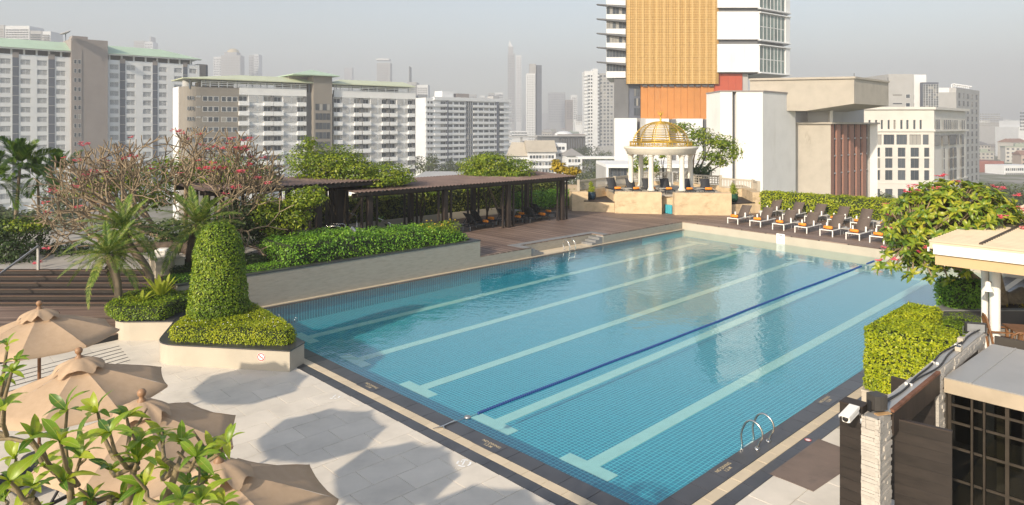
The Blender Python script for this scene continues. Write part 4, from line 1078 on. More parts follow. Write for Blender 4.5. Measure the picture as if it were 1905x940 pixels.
def side_table(label, p, R_, s=0.45, h=0.36, mat=None, group=None, metal=None):
    t = thing('side_table', label, 'side table', M=Matrix.Translation(p) @ R_, group=group)
    mb = MB(); mb.bev(-s / 2, s / 2, -s / 2, s / 2, h - 0.03, h, 0.005); obj('table_top', mb, mat or M['concrete'], t, world=False)
    for sx_ in (-1, 1):
        for sy_ in (-1, 1):
            mb = MB(); mb.box(sx_ * (s / 2 - .03) - .014, sx_ * (s / 2 - .03) + .014, sy_ * (s / 2 - .03) - .014, sy_ * (s / 2 - .03) + .014, 0, h - .031); obj('leg', mb, metal or M['greysteel'], t, world=False)
    return t
gs = 'small square tables between the white loungers'
for lab, (x, y) in (('small table between the first two front-row white loungers', (215, 430)), ('small table between the third and fourth front-row white loungers', (665, 490)), ('small table between the fifth and sixth front-row white loungers', (1130, 552)),
                    ('small table between the first two back-row white loungers', (520, 372)), ('small table between the third and fourth back-row loungers', (935, 420)), ('small table between the fifth and sixth back-row loungers', (1440, 480))):
    side_table(lab, G(1340 + x / 5.013, 330 + y / 5.013, DZ) + U * 0.6, RW, group=gs)
# black loungers under the pergola
gb = 'black loungers under the long pergola'; gbt = 'orange towels on the black pergola loungers'
RB = Matrix.Rotation(atan2(-U.y, -U.x) - pi / 2, 4, 'Z')      # feet towards the gazebo
def pgl(px, py, lab, towel=True, dv=0.0):
    p = G(px, py, DZ)
    put('b', Matrix.Translation(p) @ RB, lab, gb, ('orange towel on the ' + lab) if towel else None, gbt, ty=0.32)
for px, py, lab in ((1016, 409, 'black lounger by the last pergola posts nearer the pool'), (1027, 403, 'black lounger by the last pergola posts further from the pool'),
                    (970, 414, 'black lounger just behind the middle pergola post cluster'), (978, 408, 'black lounger mostly hidden by the middle pergola post cluster'),
                    (911, 423, 'black lounger right of the flowering hedge nearer the pool'), (921, 417, 'black lounger right of the flowering hedge further from the pool'), (775, 446, 'black lounger in the deep shade behind the long hedge')):
    pgl(px, py, lab)
Rb_ = RB
side_table('wood topped table between the black lounger pairs near the last pergola posts', G(975, 404, DZ) + V * 0.8, RB, 0.6, 0.36, M['concrete'], 'tables under the pergola')
side_table('wood topped table beside the flowering hedge end under the pergola', G(866, 432, DZ) + V * 0.8, RB, 0.6, 0.36, M['concrete'], 'tables under the pergola')

# furniture under the near parasols
gd = 'black loungers under the beige parasols'
for k, (x, y, lab) in enumerate(((55, 905, 'black lounger at the left bottom corner under the leafy branches'), (250, 900, 'black lounger between the two nearest parasols under the branches'), (330, 930, 'black lounger half under the nearest parasol'))):
    p = G(x, y); put('b', Matrix.Translation(p + Vector((0.3, .3, 0))) @ Matrix.Rotation(radians(150 + 6 * k), 4, 'Z'), lab, gd)
wt = thing('wooden_table', 'low brown wooden table with crossed steel legs under the shadowed parasol', 'table', G(160, 835))
Mt = rotm((1, 0.25, 0), None, Vector((-5.75, 9.4, 0)))
for k in range(5):
    mb = MB(Mt); mb.box(-0.42, 0.42, -0.40 + k * 0.16, -0.40 + k * 0.16 + 0.15, 0.40, 0.43); obj('slat', mb, M['stepwood'], wt)
for s in (-1, 1):
    mb = MB(Mt); mb.bar((s * .36, -.36, 0), (s * .36, .36, .4), 0.03); mb.bar((s * .33, .36, 0), (s * .33, -.36, .4), 0.03); obj('crossed_leg', mb, M['steel'], wt)

# ------------------------------------------------------------------ frangipani with big leaves: near left and right
def leafmesh(name, mat, L, wd, n=5, droop=0.25):
    vs = []; fs = []
    for i in range(n + 1):
        t = i / n; x = L * t; w_ = wd * (sin(pi * min(1, t ** 0.85)) ** 0.75) * (0.72 + 0.5 * t) if 0 < t < 1 else 0.004
        z = -droop * L * t * t + 0.10 * L * sin(pi * t)
        vs += [(x, -w_, z + w_ * 0.30), (x, 0, z), (x, w_, z + w_ * 0.30)]
    for i in range(n):
        for j in (0, 1): fs.append((3 * i + j, 3 * i + j + 3, 3 * i + j + 4, 3 * i + j + 1))
    mb = MB(); mb.add(vs, fs, None, True); return mb.mesh(name, mat)
def glossleaf(name, cols, trans=0.3, veins=False):
    n = NT(name); oi = n.n('ObjectInfo').outputs['Random']; rp = n.n('NewGeometry').outputs['Random Per Island']
    f = n.math('FRACT', n.math('ADD', oi, rp)); k = len(cols)
    r = n.ramp(f, [(i / max(1, k - 1), c) for i, c in enumerate(cols)])
    if veins:
        so = n.n('SeparateXYZ'); n.l(n.n('TexCoord').outputs['Object'], so.inputs[0]); ay = n.math('ABSOLUTE', so.outputs[1])
        mid = n.math('LESS_THAN', ay, 0.0022); sv = n.math('GREATER_THAN', n.math('SINE', n.math('MULTIPLY', n.math('SUBTRACT', so.outputs[0], ay), 420.0)), 0.9)
        r = n.mix(n.math('MINIMUM', n.math('ADD', n.math('MULTIPLY', mid, .55), n.math('MULTIPLY', sv, .22)), 1.0), r, (0.40, 0.45, 0.12))
        r = n.mix(n.ramp(n.noise(16, 3, .6), [(.62, (0, 0, 0)), (.72, (.5, .5, .5))]), r, (0.30, 0.25, 0.05))
    n.done(r, 0.38, 0, 0.45)
    tr = n.n('BsdfTranslucent'); n.l(n.mix(1.0, r, (1.3, 1.35, 0.5), 'MULTIPLY'), tr.inputs[0]); mx = n.n('MixShader'); mx.inputs[0].default_value = trans
    n.l(n.b.outputs[0], mx.inputs[1]); n.l(tr.outputs[0], mx.inputs[2]); n.l(mx.outputs[0], n.out.inputs[0]); return n.m
M['frleaf'] = glossleaf('frangipani_leaf', [(0.05, 0.13, 0.02), (0.11, 0.22, 0.02), (0.18, 0.29, 0.022), (0.28, 0.38, 0.03), (0.38, 0.42, 0.035), (0.15, 0.26, 0.02)], 0.38, True)
M['frleafR'] = glossleaf('sunlit_frangipani_leaf', [(0.05, 0.11, 0.015), (0.11, 0.19, 0.018), (0.20, 0.27, 0.02), (0.30, 0.34, 0.025), (0.42, 0.40, 0.04), (0.16, 0.24, 0.02), (0.24, 0.30, 0.02)])
LF = [leafmesh('leaf', M['frleaf'], 0.215, 0.039, droop=d_) for d_ in (0.1, 0.3, 0.5)]
LR = [leafmesh('leaf', M['frleafR'], 0.245, 0.047, droop=d_) for d_ in (0.1, 0.3, 0.5)]
def rosette(p, axis, k, lay, LMS, out, s=1.0):
    q = Vector(axis).to_track_quat('Z', 'Y').to_matrix().to_4x4(); a0 = random.random() * 6
    for j in range(k):
        a = a0 + j * 2.4; e = radians(random.uniform(*lay)) ; sc_ = s * random.uniform(0.65, 1.1)
        out.append((random.choice(LMS), Matrix.Translation(p) @ q @ Matrix.Rotation(a, 4, 'Z') @ Matrix.Rotation(-e, 4, 'Y') @ Matrix.Rotation(random.uniform(-.5, .5), 4, 'X') @ Matrix.Scale(sc_, 4)))
nf = thing('frangipani_tree', 'leafy frangipani branches reaching over the parasols at the bottom left corner', 'tree', tuple(D(170, 1100, 4.6)))
tips = [(125, 738), (182, 742), (236, 752), (205, 782), (300, 790), (262, 795), (338, 800), (395, 812), (425, 800), (365, 825), (60, 792), (112, 795), (30, 828), (82, 842), (150, 826), (205, 850), (255, 835), (312, 848), (60, 880), (18, 870), (118, 872), (335, 905), (385, 868), (300, 915), (415, 915), (352, 880), (375, 905), (10, 905), (230, 905),
        (14, 640), (22, 688), (6, 705), (30, 668), (8, 735), (170, 905), (60, 935), (270, 880)]
hubs = [(250, 868), (128, 885), (62, 930), (330, 872), (205, 925), (290, 940), (-25, 800)]
hub3 = [D(x, y, 4.5 + 0.35 * sin(i * 2.1)) for i, (x, y) in enumerate(hubs)]
paths = []; lv = []
base = D(150, 1180, 4.7)
for i, h in enumerate(hub3):
    m = base.lerp(h, 0.55) + Vector((random.uniform(-.1, .1), random.uniform(-.2, .2), random.uniform(-.1, .05)))
    if i == 6: m = D(-60, 960, 4.6)
    paths.append(([base, base.lerp(m, .6), m, m.lerp(h, .6) + Vector((0.03, 0, -0.03)), h], [0.06, 0.045, 0.032, 0.026, 0.022]))
for i, (x, y) in enumerate(tips):
    yy = 4.5 + random.uniform(-0.55, 0.7)
    tp_ = D(x, y + (26 if y > 720 else 4), yy)
    hi = min(range(len(hubs)), key=lambda k: (hubs[k][0] - x) ** 2 + (hubs[k][1] - y) ** 2 * 0.6 + (0 if hubs[k][1] > y + 8 else 9e4) + (0 if (k != 6 or x < 40) else 1e6))
    h = hub3[hi]; d = tp_ - h
    m1 = h + d * 0.35 + Vector((d.x * .18, 0, -abs(d.z) * .22)); m2 = h + d * 0.72 + Vector((d.x * .10, random.uniform(-.05, .05), -abs(d.z) * .12))
    paths.append(([h, h.lerp(m1, .6), m1, m2, tp_], [0.019, 0.016, 0.014, 0.012, 0.009]))
    if random.random() < 0.6:      # a bare side stub
        s_ = m2 + Vector((random.uniform(-.12, .12), random.uniform(-.08, .08), random.uniform(.06, .16))); paths.append(([m2, m2.lerp(s_, .5) + Vector((0.01, 0, -.01)), s_], [0.011, 0.009, 0.007]))
    ax = Vector((random.uniform(-.3, .3) + d.x * .3, random.uniform(-.35, .1), 1.0))
    rosette(tp_, ax, 7, (2, 60), LF, lv, 0.8 if y > 720 else 0.5)
for a, b in (((-20, 818), (60, 825)), ((60, 825), (78, 860))): paths.append(([D(*a, 4.4), D((a[0] + b[0]) / 2, (a[1] + b[1]) / 2 - 6, 4.4), D(*b, 4.4)], 0.014))
paths = [(p, r if isinstance(r, list) else [r] * len(p)) for p, r in paths]
M['nearbark'] = plain('smooth_frangipani_bark', (0.20, 0.155, 0.085), 0.75, 0.35, 9, bump=0.35, bscale=40, stain=((0.075, 0.06, 0.04), 7, 0.55))
tube_obj('branches', paths, M['nearbark'], nf, 8)
for me, Mx in lv[:300]: link('leaf', me, nf, True, Mx)
print('near leaves', len(lv))

rf = thing('frangipani_tree', 'round leafy frangipani with pink flowers beside the beige pavilion roof', 'tree', tuple(D(1870, 570, 19.5)))
cc = D(1775, 428, 19.6); rx, ry, rz_ = 1.85, 1.5, 1.42
pos = []
for k in range(560):
    d = unit(RNG.normal(size=(1, 3)))[0]; r = 0.72 + 0.28 * RNG.random() ** .5
    p = Vector((cc.x + d[0] * rx * r, cc.y + d[1] * ry * r, cc.z + d[2] * rz_ * r)); x, y = PXY(p)
    if x > 1850 and y > 440: continue
    if y > 470 and x > 1745: continue
    if p.z < 2.3 and x > 1700: continue
    pos.append((p, Vector((d[0], d[1] * .8 - .1, d[2] * .7 + 0.55)).normalized()))
for x, y in ((1655, 470), (1668, 500), (1690, 512), (1712, 492), (1745, 505), (1660, 440), (1690, 470), (1720, 470), (1640, 492), (1775, 520), (1800, 505), (1730, 520), (1700, 450), (1672, 415), (1662, 395)):
    for q in range(2): pos.append((D(x + random.uniform(-9, 9), y + random.uniform(-7, 7), 19.2 + random.uniform(-.6, .6)), Vector((-0.5, -0.3, 0.5)).normalized()))
fork = [D(1810, 470, 19.8), D(1740, 450, 19.6), D(1840, 420, 20), D(1770, 400, 20), D(1700, 440, 19.5)]
tb = D(1868, 560, 19.8); paths = []
for f_ in fork: paths.append(([tb + Vector((0, 0, -.8)), tb, tb.lerp(f_, .5) + Vector((0, 0, -.06)), f_], [0.16, 0.12, 0.08, 0.055]))
lv = []
for p, ax in pos:
    h = min(fork, key=lambda f_: (f_ - p).length); m = h.lerp(p, .55) + Vector((0, 0, -.08)); paths.append(([h, m, p], [0.04, 0.03, 0.018]))
    rosette(p, ax, 9, (-5, 55), LR, lv, random.uniform(.8, 1.05))
tube_obj('branches', paths, M['frangibark'], rf, 5)
crown('shaded_inner_foliage', [((cc.x, cc.y + .3, cc.z - .1), (1.5, 1.2, 1.05)), ((cc.x - .9, cc.y - .1, cc.z - .5), (.8, .8, .6))], 2600, 0.2, LM['bush'], rf, asp=.35, shell=.5)
lv.sort(key=lambda q: (q[1].translation - Vector((0, 0, H))).length)
for me, Mx in lv[:300]: link('leaf', me, rf, True, Mx)
vs = []; fs = []
cache = {me.name: (np.array([v.co[:] for v in me.vertices]), np.array([p.vertices[:] for p in me.polygons])) for me in LR}
b = 0
for me, Mx in lv[300:]:
    v, f = cache[me.name]; m_ = np.array(Mx); vs.append(v @ m_[:3, :3].T + m_[:3, 3]); fs.append(f + b); b += len(v)
stuff(link('inner_leaves', npmesh('inner_leaves', np.concatenate(vs), np.concatenate(fs), M['frleafR'], True), rf))
print('right leaves', len(lv))
flowers([(p + ax * 0.22 + Vector((0, -.12, .04)), ax) for p, ax in pos if p.y < cc.y - .3 or p.z > cc.z + .9 or p.x < cc.x - 1.2], 26, rf, 1.2)
# ------------------------------------------------------------------ pergolas
M['roofbrown'] = plain('brown_roof_sheet', (0.145, 0.10, 0.085), 0.7, 0.22, 0.9, coord='World', stain=((0.27, 0.21, 0.17), 0.5, 0.57))
M['darkbeam'] = plain('dark_beam', (0.030, 0.022, 0.018), 0.7, 0.25, 3)
def corr(mb, u0, u1, v0, v1, z0, z1, pitch=0.22, amp=0.025):
    n_ = int((u1 - u0) / (pitch / 4)); vs = []; fs = []
    for i in range(n_ + 1):
        u = u0 + (u1 - u0) * i / n_; h = amp * sin(2 * pi * (u - u0) / pitch)
        vs += [tuple(LV(u, v0, z0 + h)), tuple(LV(u, v1, z1 + h)), tuple(LV(u, v0, z0 + h - 0.012)), tuple(LV(u, v1, z1 + h - 0.012))]
    for i in range(n_):
        k = 4 * i; fs += [(k, k + 4, k + 5, k + 1), (k + 2, k + 3, k + 7, k + 6), (k, k + 2, k + 6, k + 4), (k + 1, k + 5, k + 7, k + 3)]
    mb.add(vs, fs); return mb
def cluster(parent, u, v, z0, z1):
    """a thick post flanked by slim ones on a common footing"""
    for du, dv, w_ in ((0, 0, 0.25), (-0.40, 0.0, 0.10), (0.40, 0.0, 0.10)):
        mb = MB(MU); x, y = L2(u + du, v + dv); mb.bev(x - w_ / 2, x + w_ / 2, y - w_ / 2, y + w_ / 2, z0, z1 + (0.0 if w_ > .2 else -0.01), 0.012)
        obj('post', mb, M['darkwood'], parent)
pg = thing('pergola', 'long dark timber pergola with a brown corrugated roof along the left deck', 'pergola', LV(15, 6, DZ))
obj('roof_sheet', corr(MB(), 7.4, 22.3, 4.75, 8.8, 3.06, 3.20), M['roofbrown'], pg)
for u in (8.4, 12.8, 17.2, 21.6):
    cluster(pg, u, 5.31, DZ, 2.92); cluster(pg, u, 8.3, DZ, 3.02)
    mb = MB(); mb.bar(LV(u, 4.8, 2.96), LV(u, 8.75, 3.06), 0.12, 0.16); obj('cross_beam', mb, M['darkbeam'], pg)
for v, z in ((5.31, 2.86), (8.3, 2.95), (4.86, 2.95)):
    mb = MB(); mb.bar(LV(7.5, v, z), LV(22.2, v, z), 0.1, 0.20 if v > 5 else 0.14); obj('long_beam', mb, M['darkbeam'], pg)
for k in range(30):
    u = 7.7 + k * 0.5
    mb = MB(); mb.bar(LV(u, 4.75, 3.0), LV(u, 8.78, 3.12), 0.05, 0.08); obj('rafter', mb, M['darkbeam'], pg)
pg2 = thing('pergola', 'left timber pergola with a higher brown roof behind the bare frangipani', 'pergola', LV(4, 6, DZ))
obj('roof_sheet', corr(MB(), 1.0, 9.0, 5.3, 9.2, 3.50, 3.56), M['roofbrown'], pg2)
for u, v in ((2.4, 6.0), (6.2, 6.0), (7.6, 6.6), (2.4, 9), (6.2, 9), (8.4, 8.6)): cluster(pg2, u, v, DZ, 3.36)
for v in (5.45, 6.0, 9.0):
    mb = MB(); mb.bar(LV(1.1, v, 3.38), LV(8.9, v, 3.40), 0.12, 0.22); obj('long_beam', mb, M['darkbeam'], pg2)
for k in range(18):
    mb = MB(); mb.bar(LV(1.2 + k * .45, 5.35, 3.45), LV(1.2 + k * .45, 9.15, 3.50), 0.05, 0.08); obj('rafter', mb, M['darkbeam'], pg2)
# vines: woody stems up the posts
for k, (u, v, lab) in enumerate(((8.0, 7.8, 'dark twisting vine stem climbing the left pergola corner'), (13.4, 8.2, 'vine stem leaning against the back post of the long pergola'), (18.0, 8.0, 'forked vine stem at the back of the long pergola near the loungers'))):
    t = thing('vine', lab, 'vine', LV(u, v, DZ))
    for q in range(3):
        mb = MB(); pts = [LV(u + .15 * sin(q * 2 + s * 1.3) + s * .05 * (q - 1), v + .1 * cos(s + q), DZ + s * 0.45) for s in range(6)]; mb.tube(pts, [.05, .045, .04, .035, .03, .02], 6); obj('stem', mb, M['darkbark'], t)
# bushes over the roofs
def treething(label, cat, blobs, n_, size, mat, base, tips, rr=0.1, name='bush', shell=0.35, bark='bark'):
    t = thing(name, label, cat, tuple(base))
    crown('foliage', blobs, n_, size, mat, t, shell=shell, up=0.7)
    limbs('limbs', base, tips, rr, M[bark], t); return t
def B(px, py, Y, rx, ry, rz_): return (tuple(D(px, py, Y)), (rx * Y / F, ry, rz_ * Y / F))
treething('large bright green creeper mass spilling over the left pergola roof', 'bush',
          [B(570, 300, 33, 42, 1.3, 38), B(610, 305, 33, 50, 1.4, 38), B(660, 318, 33, 55, 1.4, 26), B(712, 322, 33.5, 55, 1.3, 26), B(574, 266, 33, 16, .5, 14), B(640, 298, 33, 45, 1.2, 28), B(745, 330, 33.5, 28, 1, 16), B(690, 338, 32.6, 60, .9, 12)], 15000, 0.125, LM['bush'], D(640, 420, 33.5), [D(580, 320, 33), D(640, 320, 33), D(700, 330, 33)])
treething('rounded bright green creeper mass on the middle of the long pergola roof', 'bush',
          [B(880, 312, 40.5, 32, 1.3, 20), B(920, 305, 40.5, 48, 1.5, 24), B(962, 312, 40.5, 36, 1.3, 20), B(905, 296, 40.5, 30, 1, 14), B(895, 325, 39.8, 40, .9, 10), B(945, 325, 40, 45, .9, 8)], 9500, 0.14, LM['bush'], D(930, 400, 41), [D(890, 320, 40.5), D(950, 318, 40.5)])
treething('small yellow leaved bush behind the right end of the pergola', 'bush', [B(1040, 312, 50, 16, .8, 10), B(1034, 304, 50, 10, .6, 8), B(1062, 318, 50, 20, .8, 8)], 1400, 0.2, LM['yellow'], D(1045, 350, 50), [D(1040, 314, 50)])
# hedges and planters behind the pergola
hg = thing('clipped_hedge', 'tall hedge running behind the long pergola towards the gazebo', 'hedge', LV(16, 10.6, DZ))
mb = MB(MU); lvbox(mb, 5, 27.4, 9.95, 10.05, DZ - 0.1, 0.85); obj('planter_wall', mb, M['rendercream'], hg)
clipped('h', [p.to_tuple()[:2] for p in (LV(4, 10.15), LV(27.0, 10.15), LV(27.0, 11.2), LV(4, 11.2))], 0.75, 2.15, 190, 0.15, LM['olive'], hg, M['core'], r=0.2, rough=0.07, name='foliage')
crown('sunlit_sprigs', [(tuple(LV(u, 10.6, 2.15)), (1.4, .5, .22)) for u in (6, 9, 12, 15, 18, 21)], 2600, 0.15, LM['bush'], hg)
hg = thing('shrub_row', 'dark shrubs in the shade at the end of the pergola', 'shrub', LV(24, 9, DZ))
crown('foliage', [(tuple(LV(u, 9.4, 1.15)), (1.1, .6, .75)) for u in (22.4, 24.2, 25.9)], 4200, 0.14, LM['hedgeg'], hg, shell=0.3)
fn2 = thing('fern_clump', 'green fern clump in the shade behind the pergola posts', 'fern', LV(11.5, 9.3, 0.8))
for k in range(12):
    a = k * 2.4; mb = MB(); blade(mb, LV(11.5, 9.3, 0.85), (cos(a), sin(a), 0), random.uniform(.5, .9), .05, random.uniform(.5, 1.1), .6); obj('frond', mb, LM['hedgeg'], fn2)
# hand rails in front of the left pergola
for k, (x0, x1, yb, yt, Y, lab) in enumerate(((605, 633, 434, 421, 29.2, 'low steel hoop rail nearer the pool, before the left pergola'), (615, 642, 434, 417, 30.0, 'taller steel hoop rail behind the low one, before the left pergola'))):
    t = thing('hoop_rail', lab, 'handrail', tuple(D(x0, yb, Y)))
    mb = MB(); a, b = D(x0, yt, Y), D(x1, yt, Y); mb.tube([Vector((a.x, a.y, DZ)), a + Vector((0, 0, -.05)), a + Vector((.05, 0, 0)), b + Vector((-.05, 0, 0)), b + Vector((0, 0, -.05)), Vector((b.x, b.y, DZ))], 0.018, 8); obj('rail', mb, M['steel'], t)
t = thing('ramp_rail', 'steel handrail sloping down between the pergola posts', 'handrail', tuple(D(705, 410, 32)))
mb = MB(); mb.tube([D(702, 428, 32), D(702, 406, 32), D(726, 416, 31), D(726, 434, 31)], 0.025, 8); obj('rail', mb, M['steel'], t)
t = thing('ramp_rail', 'pale handrail in the shade inside the left pergola', 'handrail', tuple(D(650, 400, 33)))
mb = MB(); mb.tube([D(640, 430, 33.5), D(640, 394, 33.5), D(664, 401, 32.5), D(664, 430, 32.5)], 0.025, 8); obj('rail', mb, M['steel'], t)
sp = thing('garden_spotlight', 'small silver garden spotlight on a stake above the long hedge', 'lamp', tuple(LV(4.9, .6, 1.9)))
q = D(657, 428, 26.0)
mb = MB(); mb.tube([q + Vector((0, 0, -.55)), q + Vector((0, 0, -.06))], 0.012, 6); obj('stake', mb, M['greysteel'], sp)
mb = MB(); mb.tube([q + Vector((.08, .0, -.05)), q + Vector((-.02, 0, 0.05)), q + Vector((-.07, -.02, .09))], [0.05, 0.06, 0.065], 10); obj('lamp_head', mb, M['greysteel'], sp)

# ------------------------------------------------------------------ gazebo on its stone plinth
GC = Vector((XY(1229, 46.4), 46.4, 0)); GZ = 1.83; GF = 1.58
pl = thing('stone_plinth', 'sand coloured stone plinth with a small tiled water channel under the gazebo', 'plinth', (GC.x, GC.y, DZ))
a0, a1 = D(1143.6, 397, 43.8), D(1231, 399, 43.3); b0, b1 = D(1255, 401, 42.9), D(1361, 401, 42.7)
LXY = lambda p: (p.x, p.y)
mb = MB(); mb.prism([LXY(a0), LXY(a1), (a1.x + .05, a1.y + .55), (a0.x + .1, a0.y + .5)], DZ - 0.06, GZ); obj('left_wall', mb, M['sandstone'], pl)
mb = MB(); mb.prism([LXY(b0), LXY(b1), (b1.x + .1, b1.y + .5), (b0.x, b0.y + .55)], DZ - 0.06, GZ); obj('right_wall', mb, M['sandstone'], pl)
mb = MB(); mb.prism([(a1.x - .1, a1.y + .95), (b0.x + .1, b0.y + .95), (b0.x + .1, b0.y + 3.6), (a1.x - .1, a1.y + 1.5)], DZ - .05, GF - 0.06); obj('channel_back', mb, M['sandstone'], pl)
mb = MB(); xm = (a1.x + b0.x) / 2; mb.prism([(xm - .02, a1.y + .55), (b0.x - .02, b0.y + .55), (b0.x - .02, b0.y + .94), (xm - .02, a1.y + .94)], DZ - .05, 1.0); obj('tiled_niche', mb, M['mosaic'], pl)
mb = MB(); mb.prism([(a0.x + .12, a0.y + .5), (b1.x - .05, b1.y + .5), (b1.x + .9, b1.y + 8.5), (a0.x + .12, a0.y + 9)], GF - 0.05, GF)
obj('paved_top', mb, M['rendercream'], pl)
mb = MB(); mb.prism([(a0.x, a0.y + .5), (a0.x + .12, a0.y + .5), (a0.x + .12, a0.y + 8.6), (a0.x, a0.y + 8.6)], DZ - .05, GF + .02); mb.prism([(b1.x - .04, b1.y + .5), (b1.x + .08, b1.y + .5), (b1.x + .9, b1.y + 8.4), (b1.x + .78, b1.y + 8.4)], DZ - .05, GF + .02); obj('side_wall', mb, M['sandstone'], pl)
# side platforms
for lab, pxs, nm in (('left', ((1078, 389), (1143, 391)), 0), ('right', ((1361, 399), (1411, 398)), 1)):
    t = thing('stone_platform', f'low stone platform with a timber top on the {lab} of the gazebo plinth', 'platform', tuple(D(pxs[0][0], pxs[0][1], 44)))
    p, q = D(*pxs[0], 45.0 if nm == 0 else 43.3), D(*pxs[1], 44.2 if nm == 0 else 44.0)
    back = 5.5
    mb = MB(); mb.prism([LXY(p), LXY(q), (q.x + .6, q.y + back), (p.x - .1, p.y + back)], DZ - .06, 1.07); obj('stone_face', mb, M['sandstone'], t)
    mb = MB(); mb.prism([LXY(p), LXY(q), (q.x + .6, q.y + back), (p.x - .1, p.y + back)], 1.071, 1.15); obj('timber_top', mb, M['darkwood'], t)
    if nm == 0:
        mb = MB(); mb.prism([(p.x - .5, p.y - .05), (p.x + .55, p.y - .12), (p.x + .3, p.y + back), (p.x - .8, p.y + back)], DZ - .06, 1.72); obj('end_wall', mb, M['sandstone'], t)
    else:
        mb = MB(); mb.prism([(q.x - .42, q.y - .12), (q.x + .14, q.y - .02), (q.x + .9, q.y + back), (q.x + .3, q.y + back)], DZ - .06, 1.78); obj('end_wall', mb, M['sandstone'], t)
# curved parapet with cream balustrade
def balustrade(label, pts, ztop, zbot, zwall, lattice):
    t = thing('balustrade', label, 'railing', (pts[0][0], pts[0][1], zwall))
    for i in range(len(pts) - 1):
        a, b = Vector((*pts[i], 0)), Vector((*pts[i + 1], 0)); d = (b - a).normalized()
        mb = MB(); mb.bar(a + UP * ((zwall + 0.6) / 2), b + UP * ((zwall + 0.6) / 2), 0.3, zwall - .6); obj('parapet', mb, M['sandstone'], t)
        for z, h in ((ztop, 0.12), (zbot, 0.07)):
            mb = MB(); mb.bar(a + UP * z + d * .06, b + UP * z - d * .06, 0.10, h); obj('rail', mb, M['rendercream'], t)
        L = (b - a).length; mb = MB()
        if lattice:
            for z in (zbot + (ztop - zbot) * .36, zbot + (ztop - zbot) * .68): mb.bar(a + UP * z + d * .07, b + UP * z - d * .07, 0.05, 0.05)
            for k in range(1, int(L / .2)): p = a + d * (k * L / int(L / .2)); mb.bar(p + UP * zbot, p + UP * ztop, 0.05)
        else:
            for k in range(1, int(L / .13)): p = a + d * (k * L / int(L / .13)); mb.bar(p + UP * zbot, p + UP * ztop, 0.045)
        stuff(obj('balusters', mb, M['rendercream'], t))
    for p in pts:
        mb = MB(); mb.bev(p[0] - .09, p[0] + .09, p[1] - .09, p[1] + .09, zwall, ztop + 0.1, 0.015); obj('post', mb, M['rendercream'], t)
def pp(px, Y): return (XY(px, Y), Y)
balustrade('cream balustrade with slim balusters left of the gazebo', [pp(1076, 45.6), pp(1143, 49.0), pp(1169, 50.5)], 2.36, 1.8, 1.72, False)
balustrade('cream lattice railing behind the left half of the gazebo', [pp(1169, 50.6), pp(1212, 52), pp(1242, 52)], 2.5, 1.95, 1.86, True)
balustrade('cream lattice railing behind the right half of the gazebo', [pp(1255, 52), pp(1290, 50.5), pp(1340, 49.0)], 2.42, 1.88, 1.8, True)
balustrade('cream balustrade with slim balusters right of the gazebo', [pp(1340, 48.9), pp(1401, 46.6), pp(1411, 45.2)], 2.3, 1.75, 1.68, False)
# the gazebo itself
M['gold'] = plain('gold_paint', (0.52, 0.335, 0.055), 0.38, 0.15, 6, metal=0.55)
M['column'] = plain('cream_column', (0.66, 0.62, 0.54), 0.7, 0.05, 3)
gz = thing('gazebo', 'round classical gazebo with cream columns and a gold lattice dome', 'gazebo', (GC.x, GC.y, GZ))
T = Matrix.Translation((GC.x, GC.y, 0)); RC = 2.02
for k in range(6):
    a = radians(-60 + 60 * k - 0); 
    ang = -pi / 2 + radians(30) + k * pi / 3
    c = (RC * cos(ang), RC * sin(ang))
    mb = MB(T); mb.lathe([(0.25, GZ), (0.25, GZ + .06), (0.21, GZ + .09), (0.21, GZ + .13), (0.175, GZ + .17), (0.18, GZ + 1.0), (0.155, 3.85), (0.155, 3.9)], 18, c)
    o = obj('column', mb, M['column'], gz)
    mb = MB(T); mb.lathe([(0.17, 3.9), (0.185, 3.93), (0.165, 3.97), (0.21, 4.08), (0.24, 4.1), (0.24, 4.16), (0, 4.16)], 18, c); obj('capital', mb, M['column'], o)
mb = MB(T); mb.lathe([(1.75, 4.16), (2.26, 4.16), (2.28, 4.3), (2.34, 4.33), (2.36, 4.44), (2.46, 4.52), (2.5, 4.62), (2.48, 4.66), (2.2, 4.68), (1.75, 4.66), (1.75, 4.16)], 56); obj('entablature', mb, M['column'], gz)
zb = 4.68
gy = MB(T)
for z, w_ in ((zb + 0.05, .05), (zb + .30, .06)):
    pts = [(2.06 * cos(2 * pi * k / 48), 2.06 * sin(2 * pi * k / 48), z) for k in range(49)]; gy.tube(pts, w_ / 2, 6, caps=False)
for k in range(40):
    a = 2 * pi * k / 40; gy.bar((2.06 * cos(a), 2.06 * sin(a), zb), (2.06 * cos(a), 2.06 * sin(a), zb + .3), 0.06 if k % 5 == 0 else 0.03)
obj('gallery_rail', gy, M['gold'], gz)
RD, HD = 1.92, 1.60
for k in range(12):
    a = 2 * pi * k / 12 + .1; pts = [(RD * cos(t) ** 0.92 * cos(a), RD * cos(t) ** 0.92 * sin(a), zb + .06 + HD * sin(t)) for t in [pi / 2 * i / 14 for i in range(15)]]
    pts[-1] = (0.03 * cos(a), 0.03 * sin(a), zb + .06 + HD)
    mb = MB(T); mb.tube(pts, 0.022 if k % 3 else 0.034, 6); obj('dome_rib', mb, M['gold'], gz)
for i in range(1, 15):
    t = pi / 2 * (i / 15.5) ** 0.93; r = RD * cos(t) ** 0.92; z = zb + .06 + HD * sin(t)
    mb = MB(T); mb.tube([(r * cos(2 * pi * k / 40), r * sin(2 * pi * k / 40), z) for k in range(41)], 0.027, 5, caps=False); obj('dome_ring', mb, M['gold'], gz)
zt_ = zb + .06 + HD
